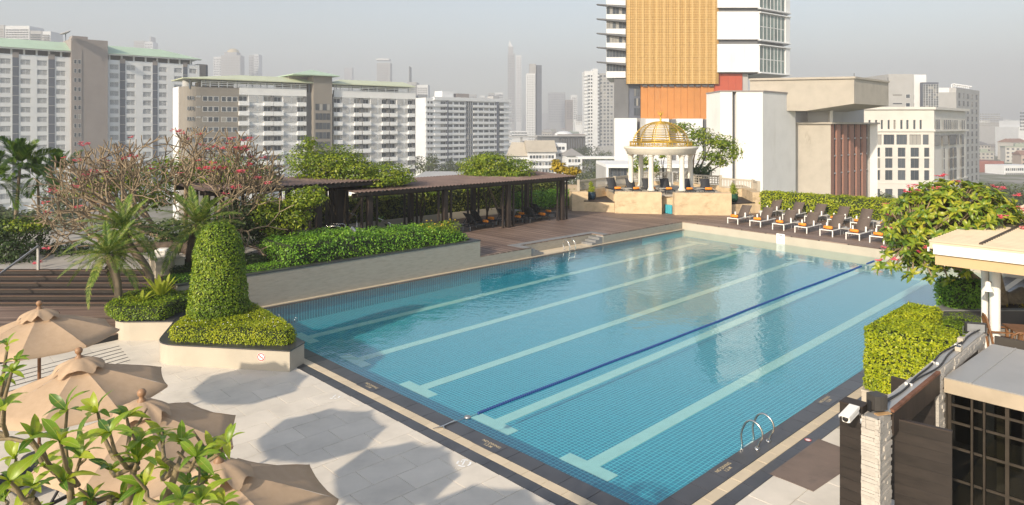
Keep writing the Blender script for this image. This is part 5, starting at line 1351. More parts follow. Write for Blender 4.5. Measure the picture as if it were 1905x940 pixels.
mb = MB(T); mb.lathe([(0, zt_ + .34), (0.03, zt_ + .34), (0.05, zt_ + .28), (0.03, zt_ + .22), (0.09, zt_ + .16), (0.03, zt_ + .1), (0.12, zt_ + .02), (0.16, zt_ - .04)], 14)
mb.lathe([(0, zt_ + .62), (.035, zt_ + .6), (.06, zt_ + .5), (.05, zt_ + .4), (0, zt_ + .33)], 10)
mb.lathe([(0, zt_ + .72), (.035, zt_ + .7), (.035, zt_ + .64), (0, zt_ + .6)], 8, (.0, -.03))
for s in (-1, 1): mb.add([(0, 0, zt_ + .48), (s * .12, 0.02, zt_ + .62), (s * .22, 0.03, zt_ + .74), (s * .16, .02, zt_ + .56), (s * .05, .0, zt_ + .4)], [(0, 1, 2, 3, 4)]); mb.add([(0, .03, zt_ + .48), (s * .12, 0.05, zt_ + .62), (s * .22, 0.05, zt_ + .74), (s * .16, .05, zt_ + .56), (s * .05, .03, zt_ + .4)], [(4, 3, 2, 1, 0)])
obj('bird_finial', mb, M['gold'], gz)
# loungers up there, feet to the camera
RG = Matrix.Rotation(radians(8), 4, 'Z')
for k, (px, lab) in enumerate(((1151, 'black lounger at the left end of the gazebo plinth'), (1185, 'black lounger left of the front left gazebo column'), (1215, 'black lounger just right of the front left gazebo column'), (1247, 'black lounger left of the front right gazebo column'), (1285, 'black lounger right of the front right gazebo column'), (1320, 'black lounger at the right end of the gazebo plinth'))):
    Y = 44.9 - 0.1 * k
    put('b', Matrix.Translation((XY(px, Y), Y, GF)) @ Matrix.Rotation(radians(6 - 3 * k + 5), 4, 'Z'), lab, 'black loungers on the gazebo plinth', 'orange towel on the ' + lab, 'orange towels on the plinth loungers', ty=0.22)
for k, px in enumerate((1168, 1232, 1302)):
    side_table(('small table between the two left plinth loungers', 'small table between the two middle plinth loungers', 'small table between the two right plinth loungers')[k], Vector((XY(px, 45.4), 45.4, GF)), IDENT, .5, .34, M['concrete'], 'tables on the gazebo plinth')
# pots
M['bluepot'] = plain('dark_blue_glaze', (0.015, 0.035, 0.06), 0.2, 0.2, 5); M['greenpot'] = plain('green_glaze', (0.02, 0.075, 0.045), 0.2, 0.2, 5)
for lab, px, Y, zb_, pm in (('dark blue glazed pot with a yellow-green shrub left of the gazebo', 1101, 45.6, 1.15, 'bluepot'), ('green glazed pot with a yellow-green shrub right of the gazebo', 1365, 44.2, 1.15, 'greenpot')):
    c = (XY(px, Y), Y); t = thing('plant_pot', lab, 'plant pot', (*c, zb_))
    mb = MB(); mb.lathe([(0, zb_), (.2, zb_), (.27, zb_ + .15), (.3, zb_ + .32), (.25, zb_ + .45), (.29, zb_ + .5), (.26, zb_ + .5), (.22, zb_ + .44), (0, zb_ + .43)], 20, c); obj('pot', mb, M[pm], t)
    crown('foliage', [((c[0], c[1], zb_ + .72), (.28, .28, .3)), ((c[0] - .05, c[1], zb_ + 1.0), (.18, .18, .22))], 700, 0.10, LM['fern'], t, shell=.15)
# tree and shrubs behind the gazebo
treething('airy spreading tree with sunlit leaves behind the right of the gazebo', 'tree',
          [B(1268, 237, 53, 24, .9, 12), B(1300, 250, 53, 30, 1.1, 15), B(1322, 262, 53, 30, 1.1, 15), B(1350, 268, 52.5, 30, 1.1, 16), B(1366, 285, 52.5, 18, 1, 16), B(1330, 290, 52.5, 34, 1, 12), B(1340, 302, 52.5, 22, .8, 10), B(1288, 268, 53, 16, .7, 9)], 3600, 0.21, LM['bush'], D(1285, 352, 53), [D(1268, 240, 53), D(1300, 254, 53), D(1325, 265, 53), D(1352, 272, 52.5), D(1330, 295, 52.5), D(1286, 268, 53), D(1345, 305, 52.5), D(1310, 280, 53)], 0.13, 'tree', 0.1, bark='darkbark')
treething('bare stemmed shrub with few leaves behind the gazebo columns', 'shrub', [B(1240, 275, 53, 12, .6, 8), B(1232, 290, 53, 8, .5, 6)], 260, 0.2, LM['bush'], D(1236, 345, 53), [D(1228, 285, 53), D(1240, 275, 53), D(1252, 290, 53), D(1246, 270, 53)], 0.06, 'shrub', 0.1, bark='darkbark')
treething('dark rounded shrub behind the right gazebo column', 'shrub', [B(1306, 318, 52, 22, .9, 14), B(1290, 325, 52, 14, .8, 10)], 1500, 0.17, LM['dark'], D(1305, 345, 52), [D(1306, 320, 52)], 0.06, 'shrub', 0.3)
treething('small tree with yellow-green leaves behind the left gazebo columns', 'tree', [B(1188, 308, 52.5, 14, .8, 18), B(1176, 318, 52.5, 9, .6, 8), B(1218, 312, 52.5, 12, .8, 16), B(1202, 300, 52.5, 10, .6, 10)], 1500, 0.17, LM['bush'], D(1195, 350, 52.5), [D(1188, 310, 52.5), D(1218, 314, 52.5), D(1178, 318, 52.5)], 0.07, 'tree', 0.25)
# long hedge behind the white loungers
hg = thing('clipped_hedge', 'long bright hedge behind the white loungers on the right', 'hedge', tuple(D(1540, 400, 41)))
a, b = D(1413, 395, 44.0), D(1700, 421, 37.9); d = (b - a).normalized(); nn_ = Vector((-d.y, d.x, 0)); nn_ = nn_ if nn_.dot(U) > 0 else -nn_
e = b + d * 8
clipped('h', [LXY(p) for p in (a, e, e + nn_ * 1.1, a + nn_ * 1.1)], DZ + .05, 1.80, 330, 0.115, LM['hedgey'], hg, M['core'], r=0.12, rough=0.05)
mb = MB(); mb.prism([LXY(p) for p in (a - nn_ * .14, e - nn_ * .14, e - nn_ * .02, a - nn_ * .02)], DZ - .05, DZ + .18); obj('planter_kerb', mb, M['concrete'], hg)
# ------------------------------------------------------------------ ledge stone wall, dark panels, glass front, pavilion
M['ledge'] = plain('ledge_stone', (0.44, 0.41, 0.37), 0.8, 0.12, 7, bump=0.25, bscale=35, rnd=0.12, coord='World')
M['board'] = plain('dark_cladding_board', (0.026, 0.020, 0.017), 0.5, 0.25, 4, bump=0.1, bscale=30, rnd=0.3, coord='World', stretch=(1, 1, 4))
M['metalroof'] = plain('painted_metal_sheet', (0.34, 0.335, 0.325), 0.35, 0.08, 0.8, coord='World', metal=0.25, stain=((0.42, 0.38, 0.33), 0.8, 0.55))
M['bronze'] = plain('bronze_frame', (0.055, 0.045, 0.035), 0.4, 0.2, 5, metal=0.3)
M['beigeroof'] = plain('beige_roof_sheet', (0.56, 0.46, 0.33), 0.6, 0.08, 0.8, coord='World', stain=((0.40, 0.32, 0.22), 0.7, 0.60))
M['beigefascia'] = plain('beige_fascia', (0.50, 0.36, 0.20), 0.6, 0.06, 1.5, coord='World')
WZ = 2.2
p1, p2, p3 = G(1601, 772.6, WZ), G(1637, 782.7, WZ), G(1662, 763, WZ)
WO = Vector((p1.x, p1.y, 0)); MW = rotm(U, V, WO)               # x along the wall away from the camera, y towards the pool
def ledgestones(parent, M_, x0, x1, z0, z1, y, face, hmin=0.035, hmax=0.075, limit=150):
    """courses of split stone standing proud by uneven amounts; face -1 looks towards -y, along x"""
    z = z1; c = 0; spec_ = []
    while z > z0 + 0.01:
        h = min(random.uniform(hmin, hmax), z - z0); x = x0
        while x < x1 - 0.005:
            L = min(random.uniform(0.14, 0.42), x1 - x); L = L if x1 - x - L > 0.05 else x1 - x
            spec_.append((x, x + L, z - h, z, random.uniform(0.004, 0.028))); x += L
        z -= h
    big = None
    for k, (xa, xb, za, zb_, pr_) in enumerate(spec_):
        tgt = MB(M_)
        ya, yb = (y - pr_, y + 0.03) if face < 0 else (y - 0.03, y + pr_)
        tgt.box(xa + 0.002, xb - 0.002, ya, yb, za + 0.002, zb_ - 0.002)
        if k < limit: obj('ledge_stone', tgt, M['ledge'], parent)
        else:
            if big is None: big = MB()
            b_ = len(big.v); big.v += tgt.v; big.f += [tuple(i + b_ for i in f) for f in tgt.f]; big.m += tgt.m; big.sm += tgt.sm
    if big: stuff(obj('ledge_stones', big, M['ledge'], parent))
TH = 0.235
wl_ = thing('ledge_stone_wall', 'narrow ledge stone wall with cables along its top, right of the pool', 'wall', WO)
FX = 0.48; X2 = 2.58; X3 = 5.5
mb = MB(MW)
mb.box(0.03, FX - .03, -TH + .03, -.03, -.02, WZ - .02); mb.box(FX - .03, X3, -TH + .03, -.03, WZ - .30, WZ - .02); mb.box(X2, X3 - .02, -TH + .03, -.03, -.02, WZ - .301); obj('wall_core', mb, M['grout'], wl_)
# front pillar faces
MFr = rotm(-V, U, WO)                                           # x to the right across the front, y into the wall
ledgestones(wl_, MFr, 0.0, TH, 0.2, WZ, 0.03, -1, limit=110)
ledgestones(wl_, MW, 0.0, FX, 0.5, WZ, -TH + .03, -1, limit=110)
ledgestones(wl_, MW, X2, X2 + 0.36, 0.3, WZ - .02, -TH + .03, -1, limit=60)
ledgestones(wl_, MW, X2 + .36, X3, WZ - .40, WZ - .02, -TH + .03, -1, limit=70)
ledgestones(wl_, MW, 0.0, X3, WZ - 0.16, WZ, -.03, 1, limit=60)
MFr2 = rotm(-V, U, WO + U * X2); ledgestones(wl_, MFr2, 0.0, TH, 0.3, WZ - .30, 0.0, -1, limit=40)
mb = MB(MW); mb.box(FX + .002, X2 - .002, -TH - .012, -TH + .029, WZ - .34, WZ - .03); obj('dark_beam', mb, M['darkwood'], wl_)
mb = MB(MW); mb.box(0.02, X3 - .01, -TH + .035, -.035, WZ - .02, WZ + .004); obj('top_slab', mb, M['metalroof'], wl_)
mb = MB(MW); mb.box(FX, X2, -TH - .02, -TH + .034, WZ - .029, WZ + .008); obj('rusty_edge', mb, plain('rusty_edge', (0.16, 0.07, 0.04), .8, .3, 8), wl_)
# things on the wall
for k in range(2):
    t = thing('cable', ('black cable along the middle of the ledge stone wall top', 'black cable nearer the pool side of the ledge stone wall top')[k], 'cable', WO + U * 2 + UP * WZ)
    pts = [WO + U * s + V * (-.13 + .06 * k + .035 * sin(s * 1.7 + k * 2) + .02 * sin(s * 4)) + UP * (WZ + .018) for s in np.linspace(0.42, 5.35, 26)]
    pts += [WO + U * (5.5 + .05 * k) + V * (-.16) + UP * (WZ + .05), WO + U * 5.75 + V * (-.22) + UP * (WZ - .1)] if k == 0 else []
    mb = MB(); mb.tube(pts, 0.013, 6); obj('cable_run', mb, M['black'], t)
    for s in (1.6, 2.9, 4.2):
        mb = MB(MW); mb.box(s, s + .02, -.145 + .06 * k, -.105 + .06 * k, WZ + .005, WZ + .034); obj('clip', mb, M['white'], t)
for k, (s, v, lab) in enumerate(((0.60, -.05, 'cream junction box on the wall top beside the black speaker'), (4.55, -.06, 'cream junction box nearer the floodlight on the wall top'), (3.95, -.17, 'open cream junction box half way along the far wall top'))):
    t = thing('junction_box', lab, 'junction box', WO + U * s + V * v + UP * WZ)
    mb = MB(MW); mb.bev(s - .07, s + .07, v - .045, v + .045, WZ + .005, WZ + .075, .008); obj('box_body', mb, M['rendercream'], t)
    if k == 2:
        mb = MB(MW); mb.box(s - .05, s + .05, v - .03, v + .03, WZ + .0755, WZ + .078); obj('opening', mb, M['darkprint'], t)
sp = thing('loudspeaker', 'dark box loudspeaker on top of the front ledge stone pillar', 'loudspeaker', WO + U * .28 + V * -.1 + UP * WZ)
q = (p1 + p2) / 2 + U * 0.30; Msp = rotm((0.97, 0.24, 0), None, Vector((q.x - .03, q.y, WZ)))
mb = MB(Msp); 
mb.prism([(-.10, -.09), (-.03, -.105), (.03, -.105), (.10, -.09), (.085, .08), (-.085, .08)], .045, .235); obj('cabinet', mb, plain('speaker_grey', (.05, .046, .042), .6, .1, 10), sp)
mb = MB(Msp); mb.box(-.10, .10, .0, .05, .006, .02); mb.box(.102, .115, -.03, .03, .01, .15); mb.box(-.115, -.102, -.03, .03, .01, .15); obj('bracket', mb, M['black'], sp)
pk = thing('wooden_block', 'thin wooden packing board under the black loudspeaker', 'board', WO + UP * WZ)
mb = MB(Msp); mb.box(-.10, .12, -.14, -.07, .006, .016); obj('board', mb, plain('raw_pine', (.42, .26, .12), .7, .2, 9), pk)
cv = thing('security_camera', 'white bullet security camera pointing at the pool from the pillar', 'security camera', D(1585, 765, 9.1))
a, b = D(1573, 781, 8.75), D(1602, 750, 9.15); d = (b - a).normalized()
Mcv = rotm(d, Vector((d.y, -d.x, 0)) * -1, a)
mb = MB(Mcv); mb.bev(0, .36, -.05, .05, -.035, .055, .02); obj('housing', mb, M['white'], cv)
mb = MB(Mcv); mb.box(-.05, .33, -.062, .062, .057, .066); mb.box(-.05, .33, -.064, -.060, .03, .066); mb.box(-.05, .33, .060, .064, .03, .066); obj('sun_shield', mb, M['white'], cv)
mb = MB(Mcv); mb.lathe([(0, 0), (.035, 0), (.035, .012), (0, .012)], 14, M=Matrix.Translation((-.012, 0, .01)) @ Matrix.Rotation(pi / 2, 4, 'Y')); obj('lens', mb, M['black'], cv)
mb = MB(); mb.tube([a.lerp(b, .7) + UP * -.05, a.lerp(b, .75) + Vector((.06, .02, -.12)), Vector((p1.x + .02, p1.y + .02, WZ - .12))], .018, 8); obj('bracket', mb, M['greysteel'], cv)
fl = thing('floodlight', 'flat dark floodlight at the far end of the ledge stone wall', 'floodlight', WO + U * 5.2 + UP * WZ)
Mf = rotm((0.95, -0.3, 0), None, D(1814, 612, 12.7))
mb = MB(Mf); mb.box(-.17, .17, -.05, .02, -.06, .12); obj('housing', mb, M['black'], fl)
mb = MB(Mf); mb.box(-.14, .14, -.054, -.051, -.04, .10); obj('glass', mb, M['greysteel'], fl)
mb = MB(Mf); mb.tube([(-.19, 0, .03), (-.19, .03, -.12), (.19, .03, -.12), (.19, 0, .03)], .012, 6); obj('bracket', mb, M['greysteel'], fl)
# dark clad panels
def clad(label, Mx, W, z0, z1, th=0.06):
    t = thing('clad_panel', label, 'panel', Mx.translation)
    k = int(round((z1 - z0) / 0.145)); h = (z1 - z0) / k
    for i in range(k):
        mb = MB(Mx); mb.bev(0, W, 0, th, z0 + i * h + .002, z0 + (i + 1) * h - .002, .002) if False else mb.box(0, W, random.uniform(0, .003), th, z0 + i * h + .002, z0 + (i + 1) * h - .002); obj('board', mb, M['board'], t)
    mb = MB(Mx); mb.box(.002, W - .002, .006, th - .004, z0, z1 - .004); obj('backing', mb, M['black'], t)
    mb = MB(Mx); mb.box(-.004, W + .004, -.004, th + .004, z1, z1 + .02); obj('cap', mb, M['darkwood'], t); return t
clad('dark board clad panel left of the ledge stone pillar', rotm(-V, U, WO + V * 0.285 + U * .05), 0.285, 0.0, 2.27, .22)
g0, g1_ = G(1664, 781, 2.0), G(1771, 806, 2.0)
dpan = (g1_ - g0).normalized()
clad('dark board clad gate panel right of the ledge stone pillar', rotm(dpan, Vector((-dpan.y, dpan.x, 0)), Vector((g0.x, g0.y, 0))), (g1_ - g0).length, 0.0, 2.0, .055)
clad('dark board clad screen in the shade behind the gate panel', rotm(-V, U, WO + U * 2.48 + V * .42), 0.62, 0.0, 1.95, .05)
# metal canopy and glass front
cy = thing('metal_canopy', 'grey sheet metal canopy roof over the glass front at the right edge', 'canopy', G(1757, 702, 2.05))
c = [G(1757, 702, 2.05), G(1846, 640, 2.05), G(1846, 640, 2.05) - V * 3.6, G(1757, 702, 2.05) - V * 3.6]
mb = MB(); mb.prism([LXY(p) for p in c], 2.03, 2.05); obj('roof_sheet', mb, M['metalroof'], cy)
for k in (0.35, 1.25, 2.15, 3.05):
    mb = MB(); a = c[0].lerp(c[3], k / 3.6); b = c[1].lerp(c[2], k / 3.6); mb.bar(a + UP * .004, b + UP * .004, .025, .012); obj('standing_seam', mb, M['metalroof'], cy)
mb = MB(); mb.bar(c[0] + UP * -.12 + U * -.012, c[3] + UP * -.12 + U * -.012, .02, .22); obj('fascia', mb, plain('fascia_metal', (.44, .37, .28), .4, .1, 2, metal=.2), cy)
mb = MB(); mb.bar(c[0] + UP * -.14 + U * .05, c[1] + UP * -.14, .06, .2); obj('side_beam', mb, M['bronze'], cy)
gf = thing('glass_front', 'dark bronze framed glass doors under the metal canopy', 'glass doors', G(1770, 735, 1.85))
Mg = rotm(-V, U, Vector((c[0].x, c[0].y, 0)) + U * 0.10 - V * 0.05); GW = 3.2
n = NT('tinted_glass'); trp = n.n('BsdfTransparent'); trp.inputs[0].default_value = (0.42, 0.42, 0.38, 1); gls = n.n('BsdfGlossy'); gls.inputs['Roughness'].default_value = 0.02
frn = n.n('Fresnel'); frn.inputs[0].default_value = 1.5; mx = n.n('MixShader'); n.l(frn.outputs[0], mx.inputs[0]); n.l(trp.outputs[0], mx.inputs[1]); n.l(gls.outputs[0], mx.inputs[2]); n.l(mx.outputs[0], n.out.inputs[0]); M['glass'] = n.m
xs = [0, .30, .46, .75, 1.0, 1.25, 1.6, 2.0, 2.4, 2.8, 3.2]; zs = [0.02, .45, .95, 1.35, 1.62, 1.9]
for x in xs:
    mb = MB(Mg); w_ = .05 if x in (0, .75, 1.25, 2.0) else .028; mb.box(x - w_ / 2, x + w_ / 2, -.03, .03, 0, 1.92); obj('mullion', mb, M['bronze'], gf)
for z in zs:
    for i in range(len(xs) - 1):
        mb = MB(Mg); mb.box(xs[i] + .026, xs[i + 1] - .026, -.022, .022, z - .018, z + .018); obj('transom', mb, M['bronze'], gf)
for i in range(len(xs) - 1):
    for j in range(len(zs) - 1):
        mb = MB(Mg); mb.box(xs[i] + .01, xs[i + 1] - .01, -.004, .004, zs[j] + .01, zs[j + 1] - .01); obj('pane', mb, M['glass'], gf)
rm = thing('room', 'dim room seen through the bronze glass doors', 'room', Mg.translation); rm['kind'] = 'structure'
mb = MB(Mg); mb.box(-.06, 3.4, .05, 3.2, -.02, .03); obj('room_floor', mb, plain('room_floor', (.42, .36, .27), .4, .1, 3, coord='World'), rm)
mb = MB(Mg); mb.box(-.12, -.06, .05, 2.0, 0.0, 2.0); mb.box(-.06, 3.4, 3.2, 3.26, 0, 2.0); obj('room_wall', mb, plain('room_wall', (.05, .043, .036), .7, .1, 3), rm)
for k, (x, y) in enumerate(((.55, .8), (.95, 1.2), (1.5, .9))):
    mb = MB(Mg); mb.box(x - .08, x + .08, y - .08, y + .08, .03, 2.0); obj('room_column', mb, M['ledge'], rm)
# L shaped hedge in its planter
Hl = [(7.30, 14.2), (9.35, 16.15), (9.85, 15.6), (8.72, 14.55), (9.15, 14.05), (8.42, 13.02)]
hg = thing('clipped_hedge', 'bright yellow-green L-shaped clipped hedge beside the pool on the right', 'hedge', (8.2, 14.5, .53))
clipped('h', roundpoly(Hl, [.14, .2, .1, 0, .1, .14], 3), .56, 1.86, 2100, .055, LM['hedgey'], hg, M['core'], r=.10, rough=.016)
pq = thing('planter', 'cream planter box under the L-shaped hedge', 'planter', (7.4, 14.3, 0))
mb = MB(); mb.prism(inset(Hl, -.02), -.03, .5); obj('planter_wall', mb, M['rendercream'], pq)
mb = MB(); mb.prism(inset(Hl, -.03), .5, .54); obj('coping', mb, M['rendercream'], pq)
# dark planter with the frangipani
dp = thing('planter', 'long dark stone planter under the round frangipani on the right', 'planter', D(1748, 578, 19))
Yp = 19.0; xl = XY(1748, Yp)
q0 = Vector((xl, Yp, 0)) + U * 3.0; side = [(xl, Yp + .12), (xl + .12, Yp + .12), (q0.x + .12, q0.y), (q0.x, q0.y)]
mb = MB(); mb.box(xl, xl + 9, Yp, Yp + .12, -.03, .87); mb.prism(side, -.03, .87); obj('planter_wall', mb, M['darkstone'], dp)
mb = MB(); mb.box(xl - .02, xl + 9, Yp - .02, Yp + .2, .87, .9); mb.prism([(xl - .02, Yp + .2), (xl + .40, Yp + .2), (q0.x + .40, q0.y), (q0.x - .02, q0.y)], .87, .9); obj('coping', mb, M['greystone'], dp)
mb = MB(); mb.prism([(xl + .13, Yp + .13), (xl + 9, Yp + .13), (xl + 9, Yp + 2.2), (q0.x + .1, q0.y)], .3, .84); stuff(obj('soil', mb, M['soil'], dp))
hg = thing('clipped_hedge', 'square clipped hedge on the dark planter under the frangipani', 'hedge', D(1800, 570, 19.4))
clipped('h', roundpoly([(xl + .42, Yp + .15), (xl + 1.5, Yp + .15), (xl + 1.5, Yp + .9), (xl + .42, Yp + .9)], .12, 3), .84, 1.62, 1000, .075, LM['hedgeg'], hg, M['core'], r=.12, rough=.03)
for k, (px, py, r, lab) in enumerate(((1790, 600, .42, 'small rounded hedge ball in front of the dark planter'), (1768, 612, .36, 'lower rounded hedge ball in the shade of the L-shaped hedge'))):
    t = thing('clipped_bush', lab, 'bush', D(px, py + 25, 17.4 - k * .5)); c = D(px, py, 17.4 - k * .5)
    crown('foliage', [((c.x, c.y, c.z - .02), (r * 1.2, r, r * .6)), ((c.x - .15, c.y, c.z - .12), (r, r * .9, r * .5)), ((c.x, c.y, c.z - .4), (r, r * .9, r * .6))], 5200, .04, LM['hedge'], t, shell=.86)
    mb = MB(); mb.lathe([(.02, c.z + .12), (r * .8, c.z - .06), (r * .92, c.z - .3), (r * .7, 0)], 14, (c.x, c.y)); obj('twig_core', mb, M['core'], t)
br = thing('yellow_groundcover', 'yellow striped bromeliads under the pavilion roof edge', 'plants', D(1880, 575, 19.6)); stuff(br)
for k in range(26):
    mb = MB() if k == 0 else mb
    px = 1862 + random.random() * 50; a = random.random() * 6; blade(mb, D(px, 578 + random.random() * 4, 19.3 + random.random() * .6), (cos(a), sin(a), 0), random.uniform(.25, .45), .03, random.uniform(.4, 1.1), .5, 4)
obj('leaves', mb, LM['yellow'], br)
t = thing('boulder', 'grey rounded planter lump and trunk base under the frangipani', 'trunk', D(1870, 560, 19.9))
mb = MB(); mb.tube([D(1905, 545, 20.2), D(1885, 556, 20.1), D(1862, 552, 20.0), D(1850, 540, 20)], [.2, .2, .17, .12], 9); mb.tube([D(1900, 575, 20), D(1880, 560, 20), D(1868, 548, 20)], [.22, .18, .14], 9); obj('trunk', mb, M['bark'], t)

# pavilion: flat beige ribbed roof on paired cream columns
pv = thing('pavilion', 'open pavilion with a flat beige ribbed roof on paired white columns', 'pavilion', G(1727, 447, 3.25))
K = G(1727, 447, 3.25); K.z = 0
rn = -V
Mr = rotm(U, V, K)                                       # x away along the pool, y (negative) to the right
L_, Wd = 11.0, 7.0
mb = MB(Mr); nrib = 46
vs = []; fs = []
for i in range(nrib * 4 + 1):
    x = L_ * i / (nrib * 4); h = (0.0, 0.042, 0.042, 0.0)[i % 4]
    vs += [(x, 0, 3.22 + h), (x, -Wd, 3.22 + h)]
fs = [(2 * i, 2 * i + 1, 2 * i + 3, 2 * i + 2) for i in range(nrib * 4)]
mb.add(vs, fs); obj('roof_sheet', mb, M['beigeroof'], pv)
mb = MB(Mr); mb.box(0.02, L_, -Wd, -0.02, 3.05, 3.215); obj('roof_deck', mb, M['beigeroof'], pv)
mb = MB(Mr); mb.box(.25, L_, -1.06, -0.98, 3.222, 3.275); obj('roof_joint', mb, M['darkbark'], pv)
mb = MB(Mr); mb.box(-.06, 0.0, -Wd, -0.12, 2.94, 3.10); mb.box(-.03, 0.02, -Wd, -0.10, 3.09, 3.16); obj('gutter', mb, M['white'], pv)
mb = MB(Mr); mb.box(0.0, L_, -.02, .02, 2.98, 3.08); obj('side_gutter', mb, M['white'], pv)
mb = MB(Mr); mb.box(0.02, .10, -Wd, -0.14, 2.68, 2.945); mb.box(0.10, L_, -.24, -.14, 2.68, 2.945); obj('fascia', mb, M['beigefascia'], pv)
mb = MB(Mr); mb.box(0.10, L_, -Wd, -.24, 2.90, 2.94); obj('ceiling', mb, M['stepwood'], pv)
for px, r, Y in ((1832, .075, 17.0), (1851, .115, 16.6)):
    mb = MB(); mb.lathe([(r, 0), (r, 2.9)], 18, (XY(px, Y), Y)); obj('column', mb, M['white'], pv)
mb = MB(); mb.prism([(XY(1815, 16.2), 16.2), (XY(1990, 13.8), 13.8), (XY(1990, 18.9), 18.9), (XY(1830, 18.9), 18.9)], -.02, .40); obj('floor', mb, M['concrete'], pv)
lp = thing('wall_lamp', 'white bell shaped lamp on the pavilion column', 'lamp', D(1840, 530, 16.35))
c = D(1838, 541, 16.35)
mb = MB(); mb.lathe([(0.13, 0), (.10, .06), (.065, .11), (.06, .19), (.04, .23), (0, .24)], 18, M=Matrix.Translation(c)); mb.lathe([(0.125, 0.005), (.0, .03)], 18, M=Matrix.Translation(c)); obj('shade', mb, M['white'], lp)
mb = MB(); mb.tube([c + UP * .15, c + Vector((.09, .03, .20)), c + Vector((.17, .12, .16))], .015, 6); obj('arm', mb, M['greysteel'], lp)
# teak chair and table
def teak(label, p, rz):
    t = thing('teak_chair', label, 'chair', M=Matrix.Translation(p) @ Matrix.Rotation(rz, 4, 'Z'), group='teak armchairs under the pavilion')
    mat_ = M['teak']
    mb = MB(); mb.box(-.25, .25, -.24, .24, .42, .45); obj('seat', mb, mat_, t, world=False)
    for sx_ in (-1, 1):
        mb = MB(); mb.bar((sx_ * .25, .24, 0), (sx_ * .25, .34, .62), .045); mb.bar((sx_ * .25, .34, .62), (sx_ * .19, .40, .9), .04); obj('rear_leg', mb, mat_, t, world=False)
        mb = MB(); mb.box(sx_ * .25 - .022, sx_ * .25 + .022, -.25, -.205, 0, .64); obj('front_leg', mb, mat_, t, world=False)
        mb = MB(); mb.bar((sx_ * .27, -.30, .66), (sx_ * .27, .34, .66), .055, .03); obj('armrest', mb, mat_, t, world=False)
    mb = MB(); mb.tube([(-.22, .36, .75), (-.17, .40, .93), (-.08, .42, 1.0), (.08, .42, 1.0), (.17, .40, .93), (.22, .36, .75)], .022, 8); mb.bar((-.24, .3, .5), (.24, .3, .5), .04); obj('back_frame', mb, mat_, t, world=False)
    for k in range(5):
        mb = MB(); mb.bar((-.14 + .07 * k, .3, .5), (-.12 + .06 * k, .41, .97), .03, .012); obj('back_slat', mb, mat_, t, world=False)
    return t
M['teak'] = plain('teak_wood', (0.20, 0.095, 0.04), 0.4, 0.25, 6, stretch=(1, 1, .2))
teak('brown teak armchair facing right at the pavilion table', Vector((XY(1868, 16.6), 16.6, .4)), radians(70))
teak('brown teak armchair nearer the camera, seen over the canopy', Vector((XY(1890, 15.6), 15.6, .4)), radians(160))
tt = thing('teak_table', 'brown teak table cut off by the right edge', 'table', Vector((XY(1925, 16.3), 16.3, .4)))
Mt = rotm((1, -.25, 0), None, Vector((XY(1925, 16.3), 16.3, .4)))
for k in range(8):
    mb = MB(Mt); mb.box(-.5, .5, -.45 + k * .112, -.45 + k * .112 + .106, .72, .75); obj('slat', mb, M['teak'], tt)
for sx_ in (-1, 1):
    for sy_ in (-1, 1):
        mb = MB(Mt); mb.box(sx_ * .43 - .03, sx_ * .43 + .03, sy_ * .37 - .03, sy_ * .37 + .03, 0, .719); obj('leg', mb, M['teak'], tt)
# ------------------------------------------------------------------ the city
GR = -22.0
n = NT('city_ground'); a_ = n.noise(0.012, 4, 0.6, 'World'); b_ = n.noise(0.05, 3, 0.6, 'World')
n.done(n.mix(n.ramp(b_, [(.45, (0, 0, 0)), (.55, (1, 1, 1))]), n.ramp(a_, [(.35, (0.10, 0.13, 0.06)), (.55, (0.22, 0.21, 0.19)), (.7, (0.30, 0.28, 0.26))]), (0.13, 0.14, 0.08)), .9); M['cityground'] = n.m
mb = MB(); mb.add([(-4100, -20, GR), (4100, -20, GR), (4100, 4150, GR), (-4100, 4150, GR)], [(0, 1, 2, 3)])
struct(obj('ground', mb, M['cityground']), 'city ground far below the pool terrace')
M['citywhite'] = plain('white_painted_concrete', (0.72, 0.735, 0.75), 0.8, 0.05, 0.15, coord='World', stain=((0.60, 0.60, 0.60), 0.12, 0.62, (1, 1, .3)))
n = NT('window_glass'); oi = n.n('ObjectInfo').outputs['Random']
n.done(n.ramp(oi, [(0, (0.035, 0.045, 0.06)), (.5, (0.07, 0.085, 0.105)), (.72, (0.10, 0.115, 0.135)), (.74, (0.26, 0.25, 0.23)), (.86, (0.34, 0.33, 0.31)), (.88, (0.05, 0.06, 0.075))]), .25); M['cityglass'] = n.m
M['louvre'] = plain('louvre_glass', (0.12, 0.135, 0.16), 0.4, 0.2, 0.5, coord='World', rnd=0.3)
M['recess'] = plain('blue_grey_recess', (0.11, 0.125, 0.16), 0.8, 0.1, 0.3, coord='World')
M['tan'] = plain('tan_render', (0.285, 0.255, 0.245), 0.85, 0.06, 0.2, coord='World')
M['greige'] = plain('greige_render', (0.235, 0.215, 0.19), 0.85, 0.05, 0.2, coord='World')
M['greenroof'] = plain('pale_green_roof', (0.42, 0.55, 0.42), 0.6, 0.06, 0.3, coord='World')
M['creamroof'] = plain('pale_cream_green_roof', (0.52, 0.56, 0.40), 0.6, 0.05, 0.3, coord='World')
M['bluesteel'] = plain('blue_grey_steel', (0.16, 0.20, 0.25), 0.5, 0.1, 1)
M['cityconcrete'] = plain('stained_concrete', (0.45, 0.41, 0.35), 0.85, 0.08, 0.5, bump=0.1, bscale=3, coord='World', stain=((0.22, 0.18, 0.13), 0.35, 0.63, (1, 1, .25)))
M['citygrey'] = plain('grey_concrete', (0.40, 0.40, 0.40), 0.85, 0.06, 0.3, coord='World')
M['darkgrey'] = plain('dark_grey_panel', (0.13, 0.135, 0.145), 0.7, 0.08, 0.3, coord='World')
